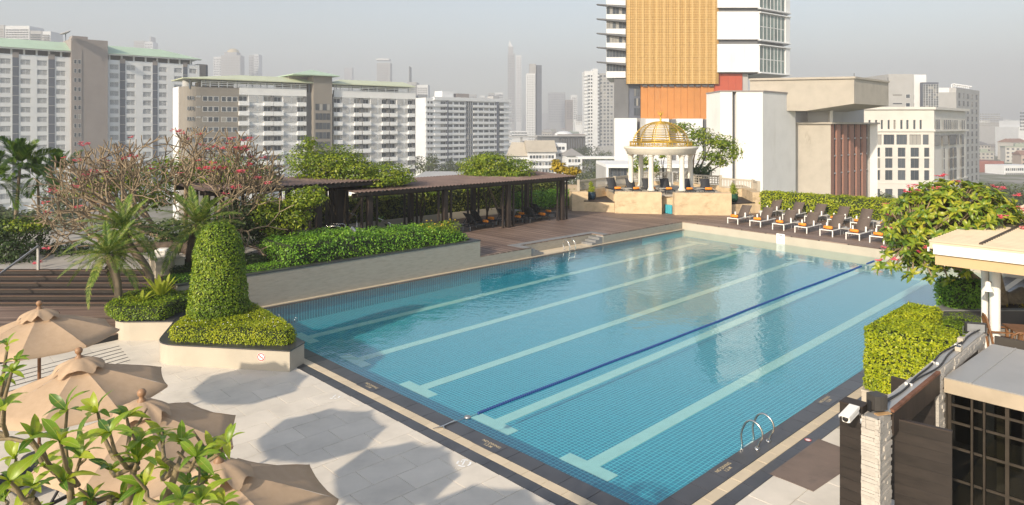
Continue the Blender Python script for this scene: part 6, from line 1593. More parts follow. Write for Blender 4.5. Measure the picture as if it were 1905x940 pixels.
class Fac:
    """a wall plane standing at (X0,Y0) and running along d; local x along it, y away from the eye, z up"""
    def __init__(s, px, Y, d=U):
        s.P = Vector((XY(px, Y), Y, 0)); s.d = Vector(d).normalized()
        nn = Vector((-s.d.y, s.d.x, 0)); s.n = nn if nn.y > 0 else -nn
        s.M = rotm(s.d, s.n, s.P) if True else None
    def s_(s, px):
        k = (px - CX) / F; return (k * s.P.y - s.P.x) / (s.d.x - k * s.d.y)
    def Y(s, px): return s.P.y + s.d.y * s.s_(px)
    def z(s, px, py): return ZY(py, s.Y(px))
def shared(cache, key, fn):
    if key not in cache: cache[key] = fn()
    return cache[key]
def win(parent, Fc, s0, s1, z0, z1, y=0.0, kind='glass', cache={}, name='window', depth=.25):
    key = (round(s1 - s0, 2), round(z1 - z0, 2), kind)
    def mk():
        L, h = s1 - s0, z1 - z0; mb = MB()
        if kind == 'louvre':
            mb.box(0, L, .02, .06, 0, h); mb.k = 1
            for i in range(5): mb.box(.02, L - .02, -.05, .0, h * (i + .25) / 5, h * (i + .25) / 5 + h * .09)
            for x in (0, L - .06): mb.box(x, x + .06, -.06, .02, 0, h)
            mb.box(L * .5 - .03, L * .5 + .03, -.055, .0, 0, h * .99)
            return mb.mesh(name, [M['louvre'], M['citywhite']])
        if kind == 'slats':
            mb.box(0, L, .02, .06, 0, h); mb.k = 1
            nsl = 6
            for i in range(nsl): mb.box(.0, L, -.12, .0, h * (i + .15) / nsl, h * (i + .15) / nsl + h * .085)
            return mb.mesh(name, [M['darkgrey'], M['citywhite']])
        mb.box(0, L, .02, .05, 0, h); mb.k = 1; f_ = min(.07, L * .06)
        mb.box(0, L, -.03, .02, 0, f_); mb.box(0, L, -.03, .02, h - f_, h)
        nm = max(1, int(round(L / 1.1)))
        for i in range(nm + 1): x = (L - f_) * i / nm; mb.box(x, x + f_, -.025, .02, f_, h - f_)
        fm = M['darkgrey'] if kind == 'dark' else M['citywhite']
        return mb.mesh(name, [M['greenglass'] if kind == 'green' else M['cityglass'], fm])
    me = shared(cache, key, mk)
    return link(name, me, parent, True, Fc.M @ Matrix.Translation((s0, y, z0)))
def fbox(Fc, s0, s1, y0, y1, z0, z1, name, mat, parent):
    mb = MB(Fc.M); mb.box(min(s0, s1), max(s0, s1), y0, y1, z0, z1); return obj(name, mb, mat, parent)
def bld(label, P, cat='building', name='building', group=None): return thing(name, label, cat, (P[0], P[1], GR), group=group)

# --- big left apartment block with green roof
f = Fac(20, 215); b = bld('long white apartment block with green hipped roof and a tan stair tower, far left', f.P, 'apartment block', 'apartment_block')
zr = [26.55 - 3.03 * k for k in range(15)]; hw = .85
cols = [[(0, 20.4), (37.8, 57.4), (69, 88), (104, 122)], [(204, 221), (235, 251.5), (266, 281.6), (295.4, 310.7), (324, 339), (352, 365.6)]]
cols[0] = [(-48, -30), (-14, 4)][:1] + [(0, 20.4), (37.8, 57.4), (69, 88), (104, 122)]
rec = [[(23, 35), (90, 102)], [(223, 233), (284, 293), (340.5, 348.5)]]
ends = [(-60, 131), (199, 371)]
for sec in (0, 1):
    s0, s1 = f.s_(ends[sec][0]), f.s_(ends[sec][1])
    fbox(f, s0, s1, .40, 16, GR, 29.0, 'wall', M['citywhite'], b)
    for z in zr + [zr[-1] - 3.03]:
        fbox(f, s0, s1, 0.0, .40, z + hw, z + 3.03 - hw, 'spandrel', M['citywhite'], b)
    edges = sorted([e for c_ in cols[sec] for e in c_]); cuts = [ends[sec][0]] + edges + [ends[sec][1]]
    for i in range(0, len(cuts), 2):
        fbox(f, f.s_(cuts[i]), f.s_(cuts[i + 1]), -.02, .399, GR, 29.0 if i else 28.9, 'pier', M['citywhite'], b)
    for a, c_ in rec[sec]:
        fbox(f, f.s_(a), f.s_(c_), -.10, -.025, GR, zr[0] + 1.35, 'recess_strip', M['recess'], b)
        fbox(f, f.s_(a), f.s_(c_), -.16, -.021, zr[0] + 1.36, zr[0] + 3.0, 'recess_head', M['tan'], b)
        for z in zr[:13]: fbox(f, f.s_(a), f.s_(c_), -.16, -.101, z - 1.62, z - 1.45, 'recess_ledge', M['citygrey'], b)
    for a, c_ in cols[sec]:
        for z in zr: win(b, f, f.s_(a) + .05, f.s_(c_) - .05, z - hw + .03, z + hw - .03, .2, 'louvre')
    # attic and hipped roof
    for k in range(8):
        s = s0 + (s1 - s0) * (k + .2) / 8; fbox(f, s, s + .5, 1.0, 1.5, 29.0, 31.0, 'attic_post', M['citywhite'], b)
    fbox(f, s0 + 1, s1 - 1, 5, 12, 29.0, 31.0, 'attic_core', M['darkgrey'], b)
    fbox(f, s0 - .6, s1 + .4, -.6, -.2, 30.55, 31.0, 'eave_beam', M['citywhite'], b)
    mb = MB(f.M); hipR = 12 if sec else .1
    mb.add([(s0 - .8, -1, 31.0), (s1 + .8, -1, 31.0), (s1 + .8, 17, 31.0), (s0 - .8, 17, 31.0), (s0 - .8 + .1, 8, 34.6), (s1 + .8 - hipR, 8, 34.6)],
           [(0, 1, 5, 4), (1, 2, 5), (2, 3, 4, 5), (3, 0, 4), (0, 3, 2, 1)]); obj('roof', mb, M['greenroof'], b)
s0, s1, sm = f.s_(131), f.s_(199), f.s_(151)
tw_ = fbox(f, s0, s1, -1.2, 17, GR, 35.2, 'stair_tower', M['tan'], b)
fbox(f, s0, sm, -1.3, -1.201, GR, 31.5, 'stair_tower_strip', M['tan'], b)
for z in zr:
    for a, c_ in ((136, 141), (143.5, 149)): win(b, f, f.s_(a), f.s_(c_), z - .7 + 1, z + .7 + 1, -1.36, 'glass')
fbox(f, s0 + .5, s0 + 5, 0, 5, 35.2, 36.2, 'tower_head', M['tan'], b)
s0 = f.s_(371); fbox(f, s0, s0 + 3.6, 2, 14, GR, 29.5, 'end_stair', M['tan'], b); fbox(f, s0 + 3.0, s0 + 3.7, 1.9, 2.0, GR, 29.2, 'end_stair_shade', M['recess'], b)
ds = thing('satellite_dish', 'large satellite dish on the roof of the tan stair tower', 'satellite dish', D(123, 72, 222))
c = D(122, 62, 222); mb = MB(); q = Vector((-.25, -.35, .9)).to_track_quat('Z', 'Y').to_matrix().to_4x4()
mb.lathe([(0, -.3), (.8, -.18), (1.4, .05), (1.75, .35), (1.7, .37), (1.35, .1), (.8, -.12), (0, -.25)], 20, M=Matrix.Translation(c) @ q); obj('dish', mb, M['citygrey'], ds)
mb = MB(); mb.tube([c + UP * -.2, D(122, 76, 222)], .15, 6); obj('mast', mb, M['bluesteel'], ds)

# --- white and greige residence
f = Fac(400, 200, (.80, .60, 0)); b = bld('white and greige residence with scalloped balconies and a flat canopy roof', f.P, 'apartment block', 'apartment_block')
zr = [14.44 - 3.01 * k for k in range(9)]; ZP = 18.2
sg0, sg1 = f.s_(362), f.s_(445)
rc = 3.0
rp = roundpoly([(sg0 - rc, 12), (sg0 - rc, 0), (sg1, 0), (sg1, 12)], [0, 4.5, 0, 0], 8)
mb = MB(f.M); mb.prism(rp, GR, 17.6); obj('wall', mb, M['greige'], b)
mb = MB(f.M); mb.prism([(sg0 - rc - .2, 6.0), (sg0 - rc + .2, 5.9), (sg0 - rc + .2, 13.5), (sg0 - rc - .2, 13.5)], GR, 17.7); obj('end_wall', mb, M['citywhite'], b)
for z in zr:
    for a, c_ in ((377, 386), (387, 396), (397.5, 407), (412, 421), (422, 431), (432.5, 441.5)): win(b, f, f.s_(a), f.s_(c_), z - 1.0, z + .45, -.03, 'glass')
    win(b, f, f.s_(365), f.s_(372.5), z + .1, z + .5, -.03, 'glass')
    fbox(f, f.s_(362), f.s_(377), -.06, .0, z + .55, z + .65, 'sill_line', M['greige'], b)
    for k in range(3):
        a = radians(200 + 14 * k); win(b, f, sg0 - 1.6 + .62 * k - .25, sg0 - 1.6 + .62 * k + .2, z - .7, z + .4, .55 - .27 * k, 'glass')
def wing(px0, px1, bays, divs):
    fbox(f, f.s_(px0), f.s_(px1), .9, 12, GR, ZP - 1.5, 'wall', M['citywhite'], b)
    fbox(f, f.s_(px0), f.s_(px1), -.15, .899, 15.6, ZP - .3, 'parapet', M['citywhite'], b)
    for (a, c_) in divs: fbox(f, f.s_(a), f.s_(c_), -.25, .9, GR, 15.6, 'dark_divider', M['darkgrey'], b)
    for (w1, l1, l2, w2, e0, e1) in bays:
        for z in zr:
            fbox(f, f.s_(e0), f.s_(e1), .3, .899, z - 1.9, z - .75, 'spandrel', M['citywhite'], b)
            for (a, c_) in (w1, w2):
                if not a: continue
                win(b, f, f.s_(a), f.s_(c_), z - .7, z + .75, .85, 'glass')
                fbox(f, f.s_(a) - .3, f.s_(c_) + .3, -.75, .29, z - 2.05, z - .78, 'balcony', M['citywhite'], b)
            win(b, f, f.s_(l1[0]), f.s_(l1[1]), z - .95, z + .95, -.1, 'slats', name='louvre_screen'); win(b, f, f.s_(l2[0]), f.s_(l2[1]), z - .95, z + .95, -.1, 'slats', name='louvre_screen')
        # rounded white pier behind the screens
        fbox(f, f.s_(l1[0]) - .15, f.s_(l2[1]) + .15, .0, .299, GR, 15.6, 'screen_pier', M['citywhite'], b)
def zx(v): return 300 + v / 3.917
def bay(a): return tuple((zx(a[i][0]), zx(a[i][1])) for i in range(4)) + (zx(a[0][0]), zx(a[3][1]))
wing(445, 570, [bay([(570, 630), (638, 698), (708, 742), (752, 805)]), bay([(822, 880), (888, 946), (954, 988), (996, 1045)])], [(zx(805), zx(822)), (zx(1045), zx(1060))])
wing(621, 773, [bay([(1258, 1310), (1320, 1368), (1380, 1402), (1410, 1450)]), bay([(1470, 1518), (1526, 1573), (1583, 1605), (1612, 1648)]), bay([(1667, 1710), (1718, 1764), (1774, 1794), (1801, 1836)])], [(zx(1450), zx(1470)), (zx(1648), zx(1667)), (zx(1836), zx(1850))])
for (a, c_) in ((374, 445), (445, 570), (621, 773)):
    for z in (ZP - .15, ZP + .45, ZP + .95): fbox(f, f.s_(a), f.s_(c_), -.12, .0, z, z + .22, 'roof_rail', M['citywhite'], b)
    for k in range(int((c_ - a) / 16) + 1): s = f.s_(a + k * 16); fbox(f, s, s + .25, -.10, .05, ZP - .6, ZP + 1.1, 'rail_post', M['citywhite'], b)
# canopy roofs on thin posts
for (a, c_, r0) in ((338, 580, 18), (615, 769, 6)):
    s0, s1 = f.s_(a), f.s_(c_)
    mb = MB(f.M); mb.add([(s0, -1.5, 20.0), (s1, -1.5, 20.0), (s1, 15, 20.0), (s0, 15, 20.0), (s0 + r0, 6.5, 21.9), (s1 - .5, 6.5, 21.9), (s0, -1.5, 19.75), (s1, -1.5, 19.75), (s1, 15, 19.75), (s0, 15, 19.75)],
                         [(0, 1, 5, 4), (1, 2, 5), (2, 3, 4, 5), (3, 0, 4), (6, 7, 1, 0), (7, 8, 2, 1), (8, 9, 3, 2), (9, 6, 0, 3), (9, 8, 7, 6)]); obj('canopy_roof', mb, M['creamroof'], b)
    k = 0
    while s0 + 2 + k * 4.4 < s1:
        fbox(f, s0 + 2 + k * 4.4, s0 + 2.22 + k * 4.4, .3, .55, 17.0, 19.75, 'roof_post', M['bluesteel'], b); fbox(f, s0 + 3 + k * 4.4, s0 + 3.2 + k * 4.4, 10, 10.2, 17.0, 19.75, 'roof_post', M['bluesteel'], b); k += 1
fbox(f, f.s_(376), f.s_(440), 3, 9, 17.0, 19.2, 'plant_room', M['greige'], b); fbox(f, f.s_(530), f.s_(575), 3, 9, 17.0, 19.6, 'plant_room', M['greige'], b); fbox(f, f.s_(690), f.s_(750), 4, 9, 16.6, 18.9, 'plant_room', M['darkgrey'], b)
mb = MB(f.M); mb.lathe([(1.3, 17.6), (1.3, 19.3), (0, 19.5)], 14, (f.s_(352), 2.5)); obj('water_tank', mb, M['citygrey'], b)
s0, s1 = f.s_(580), f.s_(614.5)
fbox(f, s0, s1, -1.5, 13, GR, 22.2, 'core_tower', M['greige'], b)
fbox(f, f.s_(571), s0, .5, 12, GR, 17, 'core_recess', M['darkgrey'], b)
for k in range(6):
    z = 12.2 - 3.01 * k
    for i in range(4): win(b, f, s0 + .6 + i * (s1 - s0 - 1.2) / 4, s0 + .5 + (i + 1) * (s1 - s0 - 1.2) / 4, z - 1.0, z + 1.1, -1.55, 'dark', name='stair_window')
mb = MB(f.M); mb.add([(s0 - 7, -3, 22.4), (s1 + 2, -3, 22.4), (s1 + 2, 14.5, 22.4), (s0 - 7, 14.5, 22.4), ((s0 + s1) / 2 - 1, 5.5, 24.6), (s0 - 7, -3, 22.15), (s1 + 2, -3, 22.15), (s1 + 2, 14.5, 22.15), (s0 - 7, 14.5, 22.15)],
                     [(0, 1, 4), (1, 2, 4), (2, 3, 4), (3, 0, 4), (5, 6, 1, 0), (6, 7, 2, 1), (7, 8, 3, 2), (8, 5, 0, 3), (8, 7, 6, 5)]); obj('tower_roof', mb, M['greenroof'], b)
fbox(f, s0 - 6, s0, 4, 13, 17, 22.1, 'tower_wing', M['tan'], b)

# --- white slab block with bands
f = Fac(800, 345, (.76, .65, 0)); b = bld('white banded apartment slab in the middle distance with dark stair glazing', f.P, 'apartment block', 'apartment_block')
def z7(v): return 760 + v / 7.833
zr = [ZY(220 + 30 / 7.833, f.Y(870)) - 2.95 * (k - 3) for k in range(13)]
sA, sB = f.s_(809), f.s_(948)
fbox(f, sA, sB, .8, 13, GR, zr[0] + 2.6, 'wall', M['citywhite'], b)
fbox(f, f.s_(793), sA, .6, 14, GR, zr[0] + 2.4, 'wall', M['citywhite'], b)
for z in zr:
    fbox(f, sA - .5, f.s_(838), -.6, .79, z - 2.0, z - .75, 'balcony_band', M['citywhite'], b)
    fbox(f, f.s_(834), f.s_(866), -.35, .79, z - 1.95, z - .72, 'balcony_band', M['citywhite'], b)
    fbox(f, f.s_(881), f.s_(924), -.35, .79, z - 1.97, z - .72, 'balcony_band', M['citywhite'], b)
    fbox(f, f.s_(929), sB + 1.2, -.6, .79, z - 2.0, z - .75, 'balcony_band', M['citywhite'], b)
    for a, c_ in ((478, 548), (583, 652), (676, 740), (758, 825), (950, 1015), (1036, 1096), (1115, 1178), (1196, 1257), (1330, 1400)): win(b, f, f.s_(z7(a)), f.s_(z7(c_)), z - .72, z + .72, .7, 'glass')
    win(b, f, f.s_(796), f.s_(800), z - .6, z + .7, .5, 'glass'); win(b, f, f.s_(801.5), f.s_(806), z - .6, z + .7, .5, 'glass')
    fbox(f, f.s_(792), f.s_(808), -.3, .55, z - 2.0, z - .75, 'balcony_band', M['citywhite'], b)
for a, c_ in ((555, 570), (1278, 1302)): fbox(f, f.s_(z7(a)), f.s_(z7(c_)), -.7, .78, GR, zr[0] + 1.3, 'dark_strip', M['recess'], b)
s0, s1 = f.s_(z7(848)), f.s_(z7(930)); fbox(f, s0, s1, .1, .79, GR, zr[0] + 1.5, 'stair_glazing', M['recess'], b)
for z in zr:
    for i in range(3): win(b, f, s0 + .1 + i * (s1 - s0) / 3, s0 - .1 + (i + 1) * (s1 - s0) / 3, z - 1.2, z + 1.2, .04, 'glass', name='stair_window')
fbox(f, sA - .5, sB + .8, -.4, .79, zr[0] + 1.2, zr[0] + 3.0, 'parapet', M['citywhite'], b)
fbox(f, f.s_(829), f.s_(850), 3, 10, zr[0] + 2.6, zr[0] + 6.2, 'roof_room', M['citywhite'], b); fbox(f, f.s_(856), f.s_(879), 3, 9, zr[0] + 2.6, zr[0] + 5.2, 'roof_room', M['tan'], b); fbox(f, f.s_(926), f.s_(937), 4, 9, zr[0] + 2.6, zr[0] + 4.6, 'roof_room', M['citygrey'], b)
f2 = Fac(774, 372); b = bld('narrow white balcony block squeezed between the residence and the banded slab', f2.P, 'apartment block', 'apartment_block')
fbox(f2, f2.s_(774), f2.s_(797), .8, 14, GR, ZY(176, 372), 'wall', M['citygrey'], b)
for k in range(13):
    z = ZY(180, 372) - 3.0 * k; fbox(f2, f2.s_(773), f2.s_(781), -.4, .79, z - 2.2, z - .8, 'balcony', M['citywhite'], b); fbox(f2, f2.s_(782), f2.s_(787), -.1, .79, z - 2.2, z - .8, 'balcony', M['citywhite'], b)
    win(b, f2, f2.s_(774), f2.s_(780), z - .7, z + .6, .7, 'glass')

# --- gold and white tower
YT = 170.0; f = Fac(1250, YT, (1, 0, 0)); b = bld('tall office tower with a gold lattice screen, orange panels and white boxes', f.P, 'office tower', 'office_tower')
def fz(py, Y=YT): return ZY(py, Y)
n = NT('gold_lattice'); gp = n.n('NewGeometry').outputs['Position']; sx2 = n.n('SeparateXYZ'); n.l(gp, sx2.inputs[0])
def band(sock, per, w_): return n.math('LESS_THAN', n.math('FRACT', n.math('DIVIDE', n.math('ADD', sock, 500.0), per)), w_)
pat = n.math('ADD', n.math('MULTIPLY', band(sx2.outputs[0], 1.75, .32), .5), n.math('ADD', n.math('MULTIPLY', band(sx2.outputs[2], .62, .4), .35), n.math('MULTIPLY', band(sx2.outputs[0], .43, .45), .35)))
pat = n.math('ADD', pat, n.math('MULTIPLY', n.noise(1.2, 2, .5, 'World'), .5))
n.done(n.ramp(pat, [(.1, (0.36, 0.215, 0.06)), (.7, (0.50, 0.32, 0.11)), (1.3, (0.60, 0.42, 0.18))]), .55, metal=.1); n.bump(pat, .35, .05); M['goldscreen'] = n.m
M['orangepanel'] = plain('orange_panel', (0.50, 0.21, 0.055), 0.6, 0.06, 0.4, coord='World', rnd=.1, stain=((0.62, 0.36, 0.16), .25, .62, (1, 1, .3)))
M['redpanel'] = plain('red_panel', (0.42, 0.085, 0.045), 0.6, 0.05, 0.4, coord='World')
M['greenglass'] = plain('green_tinted_glass', (0.20, 0.26, 0.25), 0.2, 0.25, 0.4, coord='World', rnd=.35)
S_ = lambda px: f.s_(px)
def raybox(px0, px1, ya, yb, z0, z1, name, mat):
    """a block whose left flank runs back along the line of sight, so it stays hidden"""
    mb = MB(); xa, xb = XY(px0, ya), XY(px1, ya); mb.prism([(xa, ya), (xb, ya), (xb, yb), (xa * yb / ya + 1.0, yb)], z0, z1); return obj(name, mb, mat, b)
raybox(1143, 1392, YT + .5, YT + 24, GR, fz(-36), 'core_wall', M['citygrey'])
# gold screen panels
nx, nz = 10, 8; x0, x1, z0, z1 = S_(1163.5), S_(1329.5), fz(157), fz(-34)
fbox(f, x0 + .1, x1 + .6, -1.0, .49, z0 + .1, z1 - .1, 'screen_frame', M['darkgrey'], b)
for i in range(nx):
    for j in range(nz):
        pa, pb, za, zb3 = x0 + (x1 - x0) * i / nx + .02, x0 + (x1 - x0) * (i + 1) / nx - .02, z0 + (z1 - z0) * j / nz + .02, z0 + (z1 - z0) * (j + 1) / nz - .02
        mb = MB(f.M); mb.box(pa, pb, -1.5, -1.001, za, zb3)
        for q in (.12, .38, .62, .88): xx = pa + (pb - pa) * q; mb.box(xx - .06, xx + .06, -1.62, -1.501, za, zb3)
        for q in (.25, .75): zz3 = za + (zb3 - za) * q; mb.box(pa, pb, -1.58, -1.502, zz3 - .05, zz3 + .05)
        obj('screen_panel', mb, M['goldscreen'], b)
fbox(f, x1 + .0, x1 + .55, -1.45, -1.001, z0, z1, 'screen_edge', plain('gold_edge', (.33, .20, .06), .6, .1, 1), b)
# floors on the left with window strips and sun fins
for k, (y0_, y1_) in enumerate(((-13.8, .2), (12.8, 26.8), (39.6, 53.6), (66.4, 79.7), (92.4, 106.7), (119.5, 132.8), (-40, -26.5))):
    for i in range(6): win(b, f, S_(1128.6 + i * 5.8), S_(1134.2 + i * 5.8), fz(y1_), fz(y0_), .15, 'dark')
    fbox(f, S_(1128), S_(1163.4), -.35, .5, fz(y1_ + 12.2), fz(y1_ + .3), 'white_band', M['citywhite'], b)
    mb = MB(f.M); zt2 = fz(y0_ - 1.2); mb.add([(S_(1163), -1.2, zt2), (S_(1163), .4, zt2), (S_(1109.5), .4, zt2 + .45), (S_(1109.5), -.6, zt2 + .45), (S_(1163), -1.2, zt2 - .62), (S_(1163), .4, zt2 - .62), (S_(1112), .4, zt2 + .2), (S_(1112), -.6, zt2 + .2)],
                                        [(0, 1, 2, 3), (7, 6, 5, 4), (4, 5, 1, 0), (5, 6, 2, 1), (6, 7, 3, 2), (7, 4, 0, 3)]); obj('sun_fin', mb, M['darkgrey'], b)
raybox(1128, 1163.3, YT + .2, YT + 20, fz(144), fz(-36), 'side_wall', M['citywhite'])
fbox(f, S_(1143), S_(1169.5), .1, .5, fz(220), fz(144), 'grey_panel', M['darkgrey'], b)
fbox(f, S_(1169.6), S_(1192), .4, .49, fz(220), fz(157), 'blue_recess', M['recess'], b)
for i in range(3):
    for j in range(3): win(b, f, S_(1180 + i * 4), S_(1183.6 + i * 4), fz(215 - j * 18), fz(201 - j * 18), .3, 'dark')
for i in range(11): fbox(f, S_(1192 + i * 12.3) + .02, S_(1192 + (i + 1) * 12.3) - .02, -.3 - .12 * (i % 2), .49, fz(222), fz(158.3), 'orange_panel', M['orangepanel'], b)
for i in range(11): fbox(f, S_(1194 + i * 12.3), S_(1203 + i * 12.3), -.9, -.45, fz(161.5), fz(158.6), 'canopy_bracket', M['darkgrey'], b)
for a, c_ in ((1328, 1341), (1341.2, 1354), (1354.2, 1367), (1367.2, 1379.5)): fbox(f, S_(a), S_(c_), -.6, .49, fz(225), fz(135.5), 'red_panel', M['redpanel'], b)
fbox(f, S_(1379.6), S_(1391), -.3, .49, fz(225), fz(136), 'grey_panel', M['citygrey'], b)
# white boxes to the right with angled glazed ends
c0x, cY = XY(1413.5, YT - 2), YT - 2
fr_ = Fac(1413.5, YT - 2, (0.80, 0.60, 0))
for (yt_, yb_) in ((-150, -100), (-97, -42), (-39, 17), (17.5 + 1.5, 76), (79.5, 137)):
    zt2, zb2 = fz(yt_, cY), fz(yb_, cY); s1 = fr_.s_(1461)
    e = fr_.M @ Vector((s1, 0, 0)); e2 = fr_.M @ Vector((fr_.s_(1470), -.2, 0))
    wv_ = [(XY(1335, cY), cY), (c0x, cY), (e.x, e.y), (e.x, e.y + 14), (XY(1335, cY), cY + 18)]
    mb = MB(); mb.prism([(XY(1334, cY), cY + .8), (c0x - .3, cY + .8), (e.x - .5, e.y + .6), (e.x - .5, e.y + 14), (XY(1334, cY), cY + 18)], zb2 + .1, zt2 + .5); obj('box_core', mb, M['darkgrey'], b)
    for (a, c_) in ((1335, 1385.3), (1385.6, 1413.4)): mb = MB(); mb.box(XY(a, cY), XY(c_, cY), cY, cY + .79, zb2 + .35, zt2 - .35); obj('white_panel', mb, M['citywhite'], b)
    for z in (zb2 + .35, zt2 - .35):
        mb = MB(); q = [(c0x - .3, cY - .25), (c0x + .2, cY - .3), (e2.x, e2.y - .3), (e2.x, e2.y + 12), (c0x - .3, cY + 12)]; mb.prism(q, z - .3, z - .02); obj('floor_slab', mb, M['citywhite'], b)
    mb = MB(fr_.M); mb.box(s1, fr_.s_(1469), -.1, .5, zb2 + .34, zt2 - .66); obj('end_fin', mb, M['citywhite'], b)
    hh_ = zt2 - zb2 - 1.1
    for i in range(7):
        for j in range(2): 
            o = win(b, fr_, .15 + i * (s1 - .3) / 7, .08 + (i + 1) * (s1 - .3) / 7, zb2 + .4 + j * hh_ / 2, zb2 + .36 + (j + 1) * hh_ / 2, .12, 'green', name='glazing_panel')
# podium
raybox(1143, 1185, YT - 5, YT + .05, GR, fz(220, YT - 5), 'podium', M['citywhite']); fbox(f, S_(1185.2), S_(1194), -4.5, .04, GR, fz(220, YT - 5), 'podium_slot', M['citygrey'], b)
for a, c_ in ((1194.2, 1236), (1250, 1297), (1311, 1345)): fbox(f, S_(a), S_(c_), -5, .05, GR, fz(221, YT - 5), 'podium', M['citywhite'], b)
for a, c_ in ((1236.2, 1249.8), (1297.2, 1310.8)): fbox(f, S_(a), S_(c_), -4.2, .04, GR, fz(222, YT - 5), 'podium_slot', M['darkgrey'], b)
f3 = Fac(1150, 120, (1, 0, 0)); b = bld('low pale pavilion with tall dark windows below the white podium', f3.P)
fbox(f3, f3.s_(1128), f3.s_(1345), .4, 15, GR, ZY(312, 120), 'wall', M['citygrey'], b); fbox(f3, f3.s_(1127), f3.s_(1346), -.8, 14, ZY(312, 120), ZY(306, 120), 'roof_slab', M['citywhite'], b)
fbox(f3, f3.s_(1127.5), f3.s_(1131), -.7, .39, GR, ZY(312.1, 120), 'corner_post', M['citywhite'], b)
for i in range(7): win(b, f3, f3.s_(1137 + i * 6), f3.s_(1142.5 + i * 6), ZY(334, 120), ZY(313.5, 120), .3, 'dark')
for i in range(12): win(b, f3, f3.s_(1262 + i * 6), f3.s_(1267.5 + i * 6), ZY(334, 120), ZY(320, 120), .3, 'dark')

# --- white windowless block
Yw = 112.0; b = bld('plain white windowless block with a thin dark slot, right of the gazebo', (XY(1380, Yw), Yw), 'building')
A0, A1_ = XY(1340, Yw), XY(1419, Yw); fu = Fac(1419, Yw); e = fu.M @ Vector((fu.s_(1480), 0, 0))
zt2 = ZY(171, Yw)
xs_, xe_ = XY(1362.5, Yw), XY(1370, Yw)
mb = MB(); mb.prism([(A0, Yw), (xs_, Yw), (xs_, Yw + 8), (A0, Yw + 8)], GR, zt2); obj('wall', mb, M['whitewall'], b)
mb = MB(); mb.prism([(xe_, Yw), (A1_, Yw), (e.x, e.y), (e.x - 4, e.y + 8), (xe_, Yw + 14)], GR, zt2); obj('wall', mb, M['whitewall'], b)
mb = MB(); mb.prism([(xs_ + .01, Yw + .7), (xe_ - .01, Yw + .7), (xe_ - .01, Yw + 7), (xs_ + .01, Yw + 7)], GR, zt2 - .2); obj('slot', mb, M['darkgrey'], b)
mb = MB(); mb.prism([(A0 - .1, Yw - .1), (A1_ + .1, Yw - .1), (e.x + .1, e.y - .1), (e.x - 4, e.y + 8.1), (A0 - .1, Yw + 8)], zt2, zt2 + .22); obj('roof_edge', mb, M['tan'], b)

# --- weathered concrete building with brick strips
Yc = 122.0; b = bld('weathered concrete building with an overhanging top block and red brick strips', (XY(1540, Yc), Yc), 'building')
k = lambda px, Y=Yc: XY(px, Y)
fz2 = lambda py, Y=Yc: ZY(py, Y)
mb = MB(); mb.box(k(1478), k(1545.5), Yc, Yc + 1.2, GR, fz2(229)); obj('concrete_panel', mb, M['cityconcrete'], b)
mb = MB(); mb.box(k(1466), k(1477.9), Yc + .8, Yc + 1.4, GR, fz2(229.5)); obj('window_strip', mb, M['cityglass'], b)
for y_ in (231, 262, 295, 328): mb = MB(); mb.box(k(1466), k(1477.9), Yc + .6, Yc + .79, fz2(y_ + 1.2), fz2(y_)); obj('strip_transom', mb, M['cityconcrete'], b)
fb_ = Fac(1545.6, Yc); M['brick'] = plain('brown_red_brick', (0.30, 0.155, 0.115), .85, .1, 1.5, bump=.2, bscale=8, coord='World', stretch=(1, 1, 4))
s1 = fb_.s_(1617)
fbox(fb_, 0, s1, .35, 3, GR, fz2(231), 'wall', M['cityglass'], b)
zz_ = lambda q: 1440 + q / 3.482
edges = [365, 388, 408, 432, 450, 476, 494, 518, 536, 558, 575, 598, 612]
for i in range(0, len(edges) - 1, 2): fbox(fb_, max(.02, fb_.s_(zz_(edges[i]))), fb_.s_(zz_(edges[i + 1])), 0, .349, GR, fz2(231.5), 'brick_strip', M['brick'], b)
for i in range(1, len(edges) - 1, 2):
    for z in (fz2(260), fz2(292), fz2(325)): fbox(fb_, fb_.s_(zz_(edges[i])) + .01, fb_.s_(zz_(edges[i + 1])) - .01, .15, .34, z, z + .25, 'transom', M['citygrey'], b)
e = fb_.M @ Vector((s1, 0, 0)); mb = MB(); mb.box(e.x, XY(1631, e.y), e.y - .3, e.y + 3, GR, ZY(231, e.y)); obj('edge_pier', mb, M['whitewall'], b)
mb = MB(); e = fb_.M @ Vector((s1, 0, 0)); mb.prism([(k(1477), Yc - .4), (k(1546), Yc - .4), (e.x + 1.9, e.y - .5), (e.x + 1.9, e.y + 3), (k(1477), Yc + 4)], fz2(231) + .02, fz2(227.5)); obj('ledge', mb, M['cityconcrete'], b)
mb = MB(); mb.prism([(k(1512), Yc + 2), (k(1552), Yc + 2), (e.x, e.y + 2), (e.x, e.y + 8), (k(1512), Yc + 8)], fz2(227), fz2(190)); obj('recessed_storey', mb, M['citygrey'], b)
mb = MB(); mb.box(k(1551), k(1557), Yc + 1.5, Yc + 1.99, fz2(227), fz2(196)); obj('column', mb, M['whitewall'], b)
for i in range(4): mb = MB(); q = fb_.M @ Vector((1.5 + i * 1.6, 1.9, 0)); mb.box(q.x, q.x + .9, q.y, q.y + .3, fz2(225), fz2(203)); obj('window', mb, M['cityglass'], b)
Yo = 118.0; poly = [(1395, 148), (1589, 144.5), (1589, 193), (1499, 206.5), (1395, 206)]
fo = Fac(1589, Yo); dx = fo.M @ Vector((fo.s_(1653), 0, 0)) - fo.P
vs = [tuple(D(x, y, Yo)) for x, y in poly]; vs += [tuple(Vector(v) + Vector((dx.x, dx.y, -.0))) for v in vs]
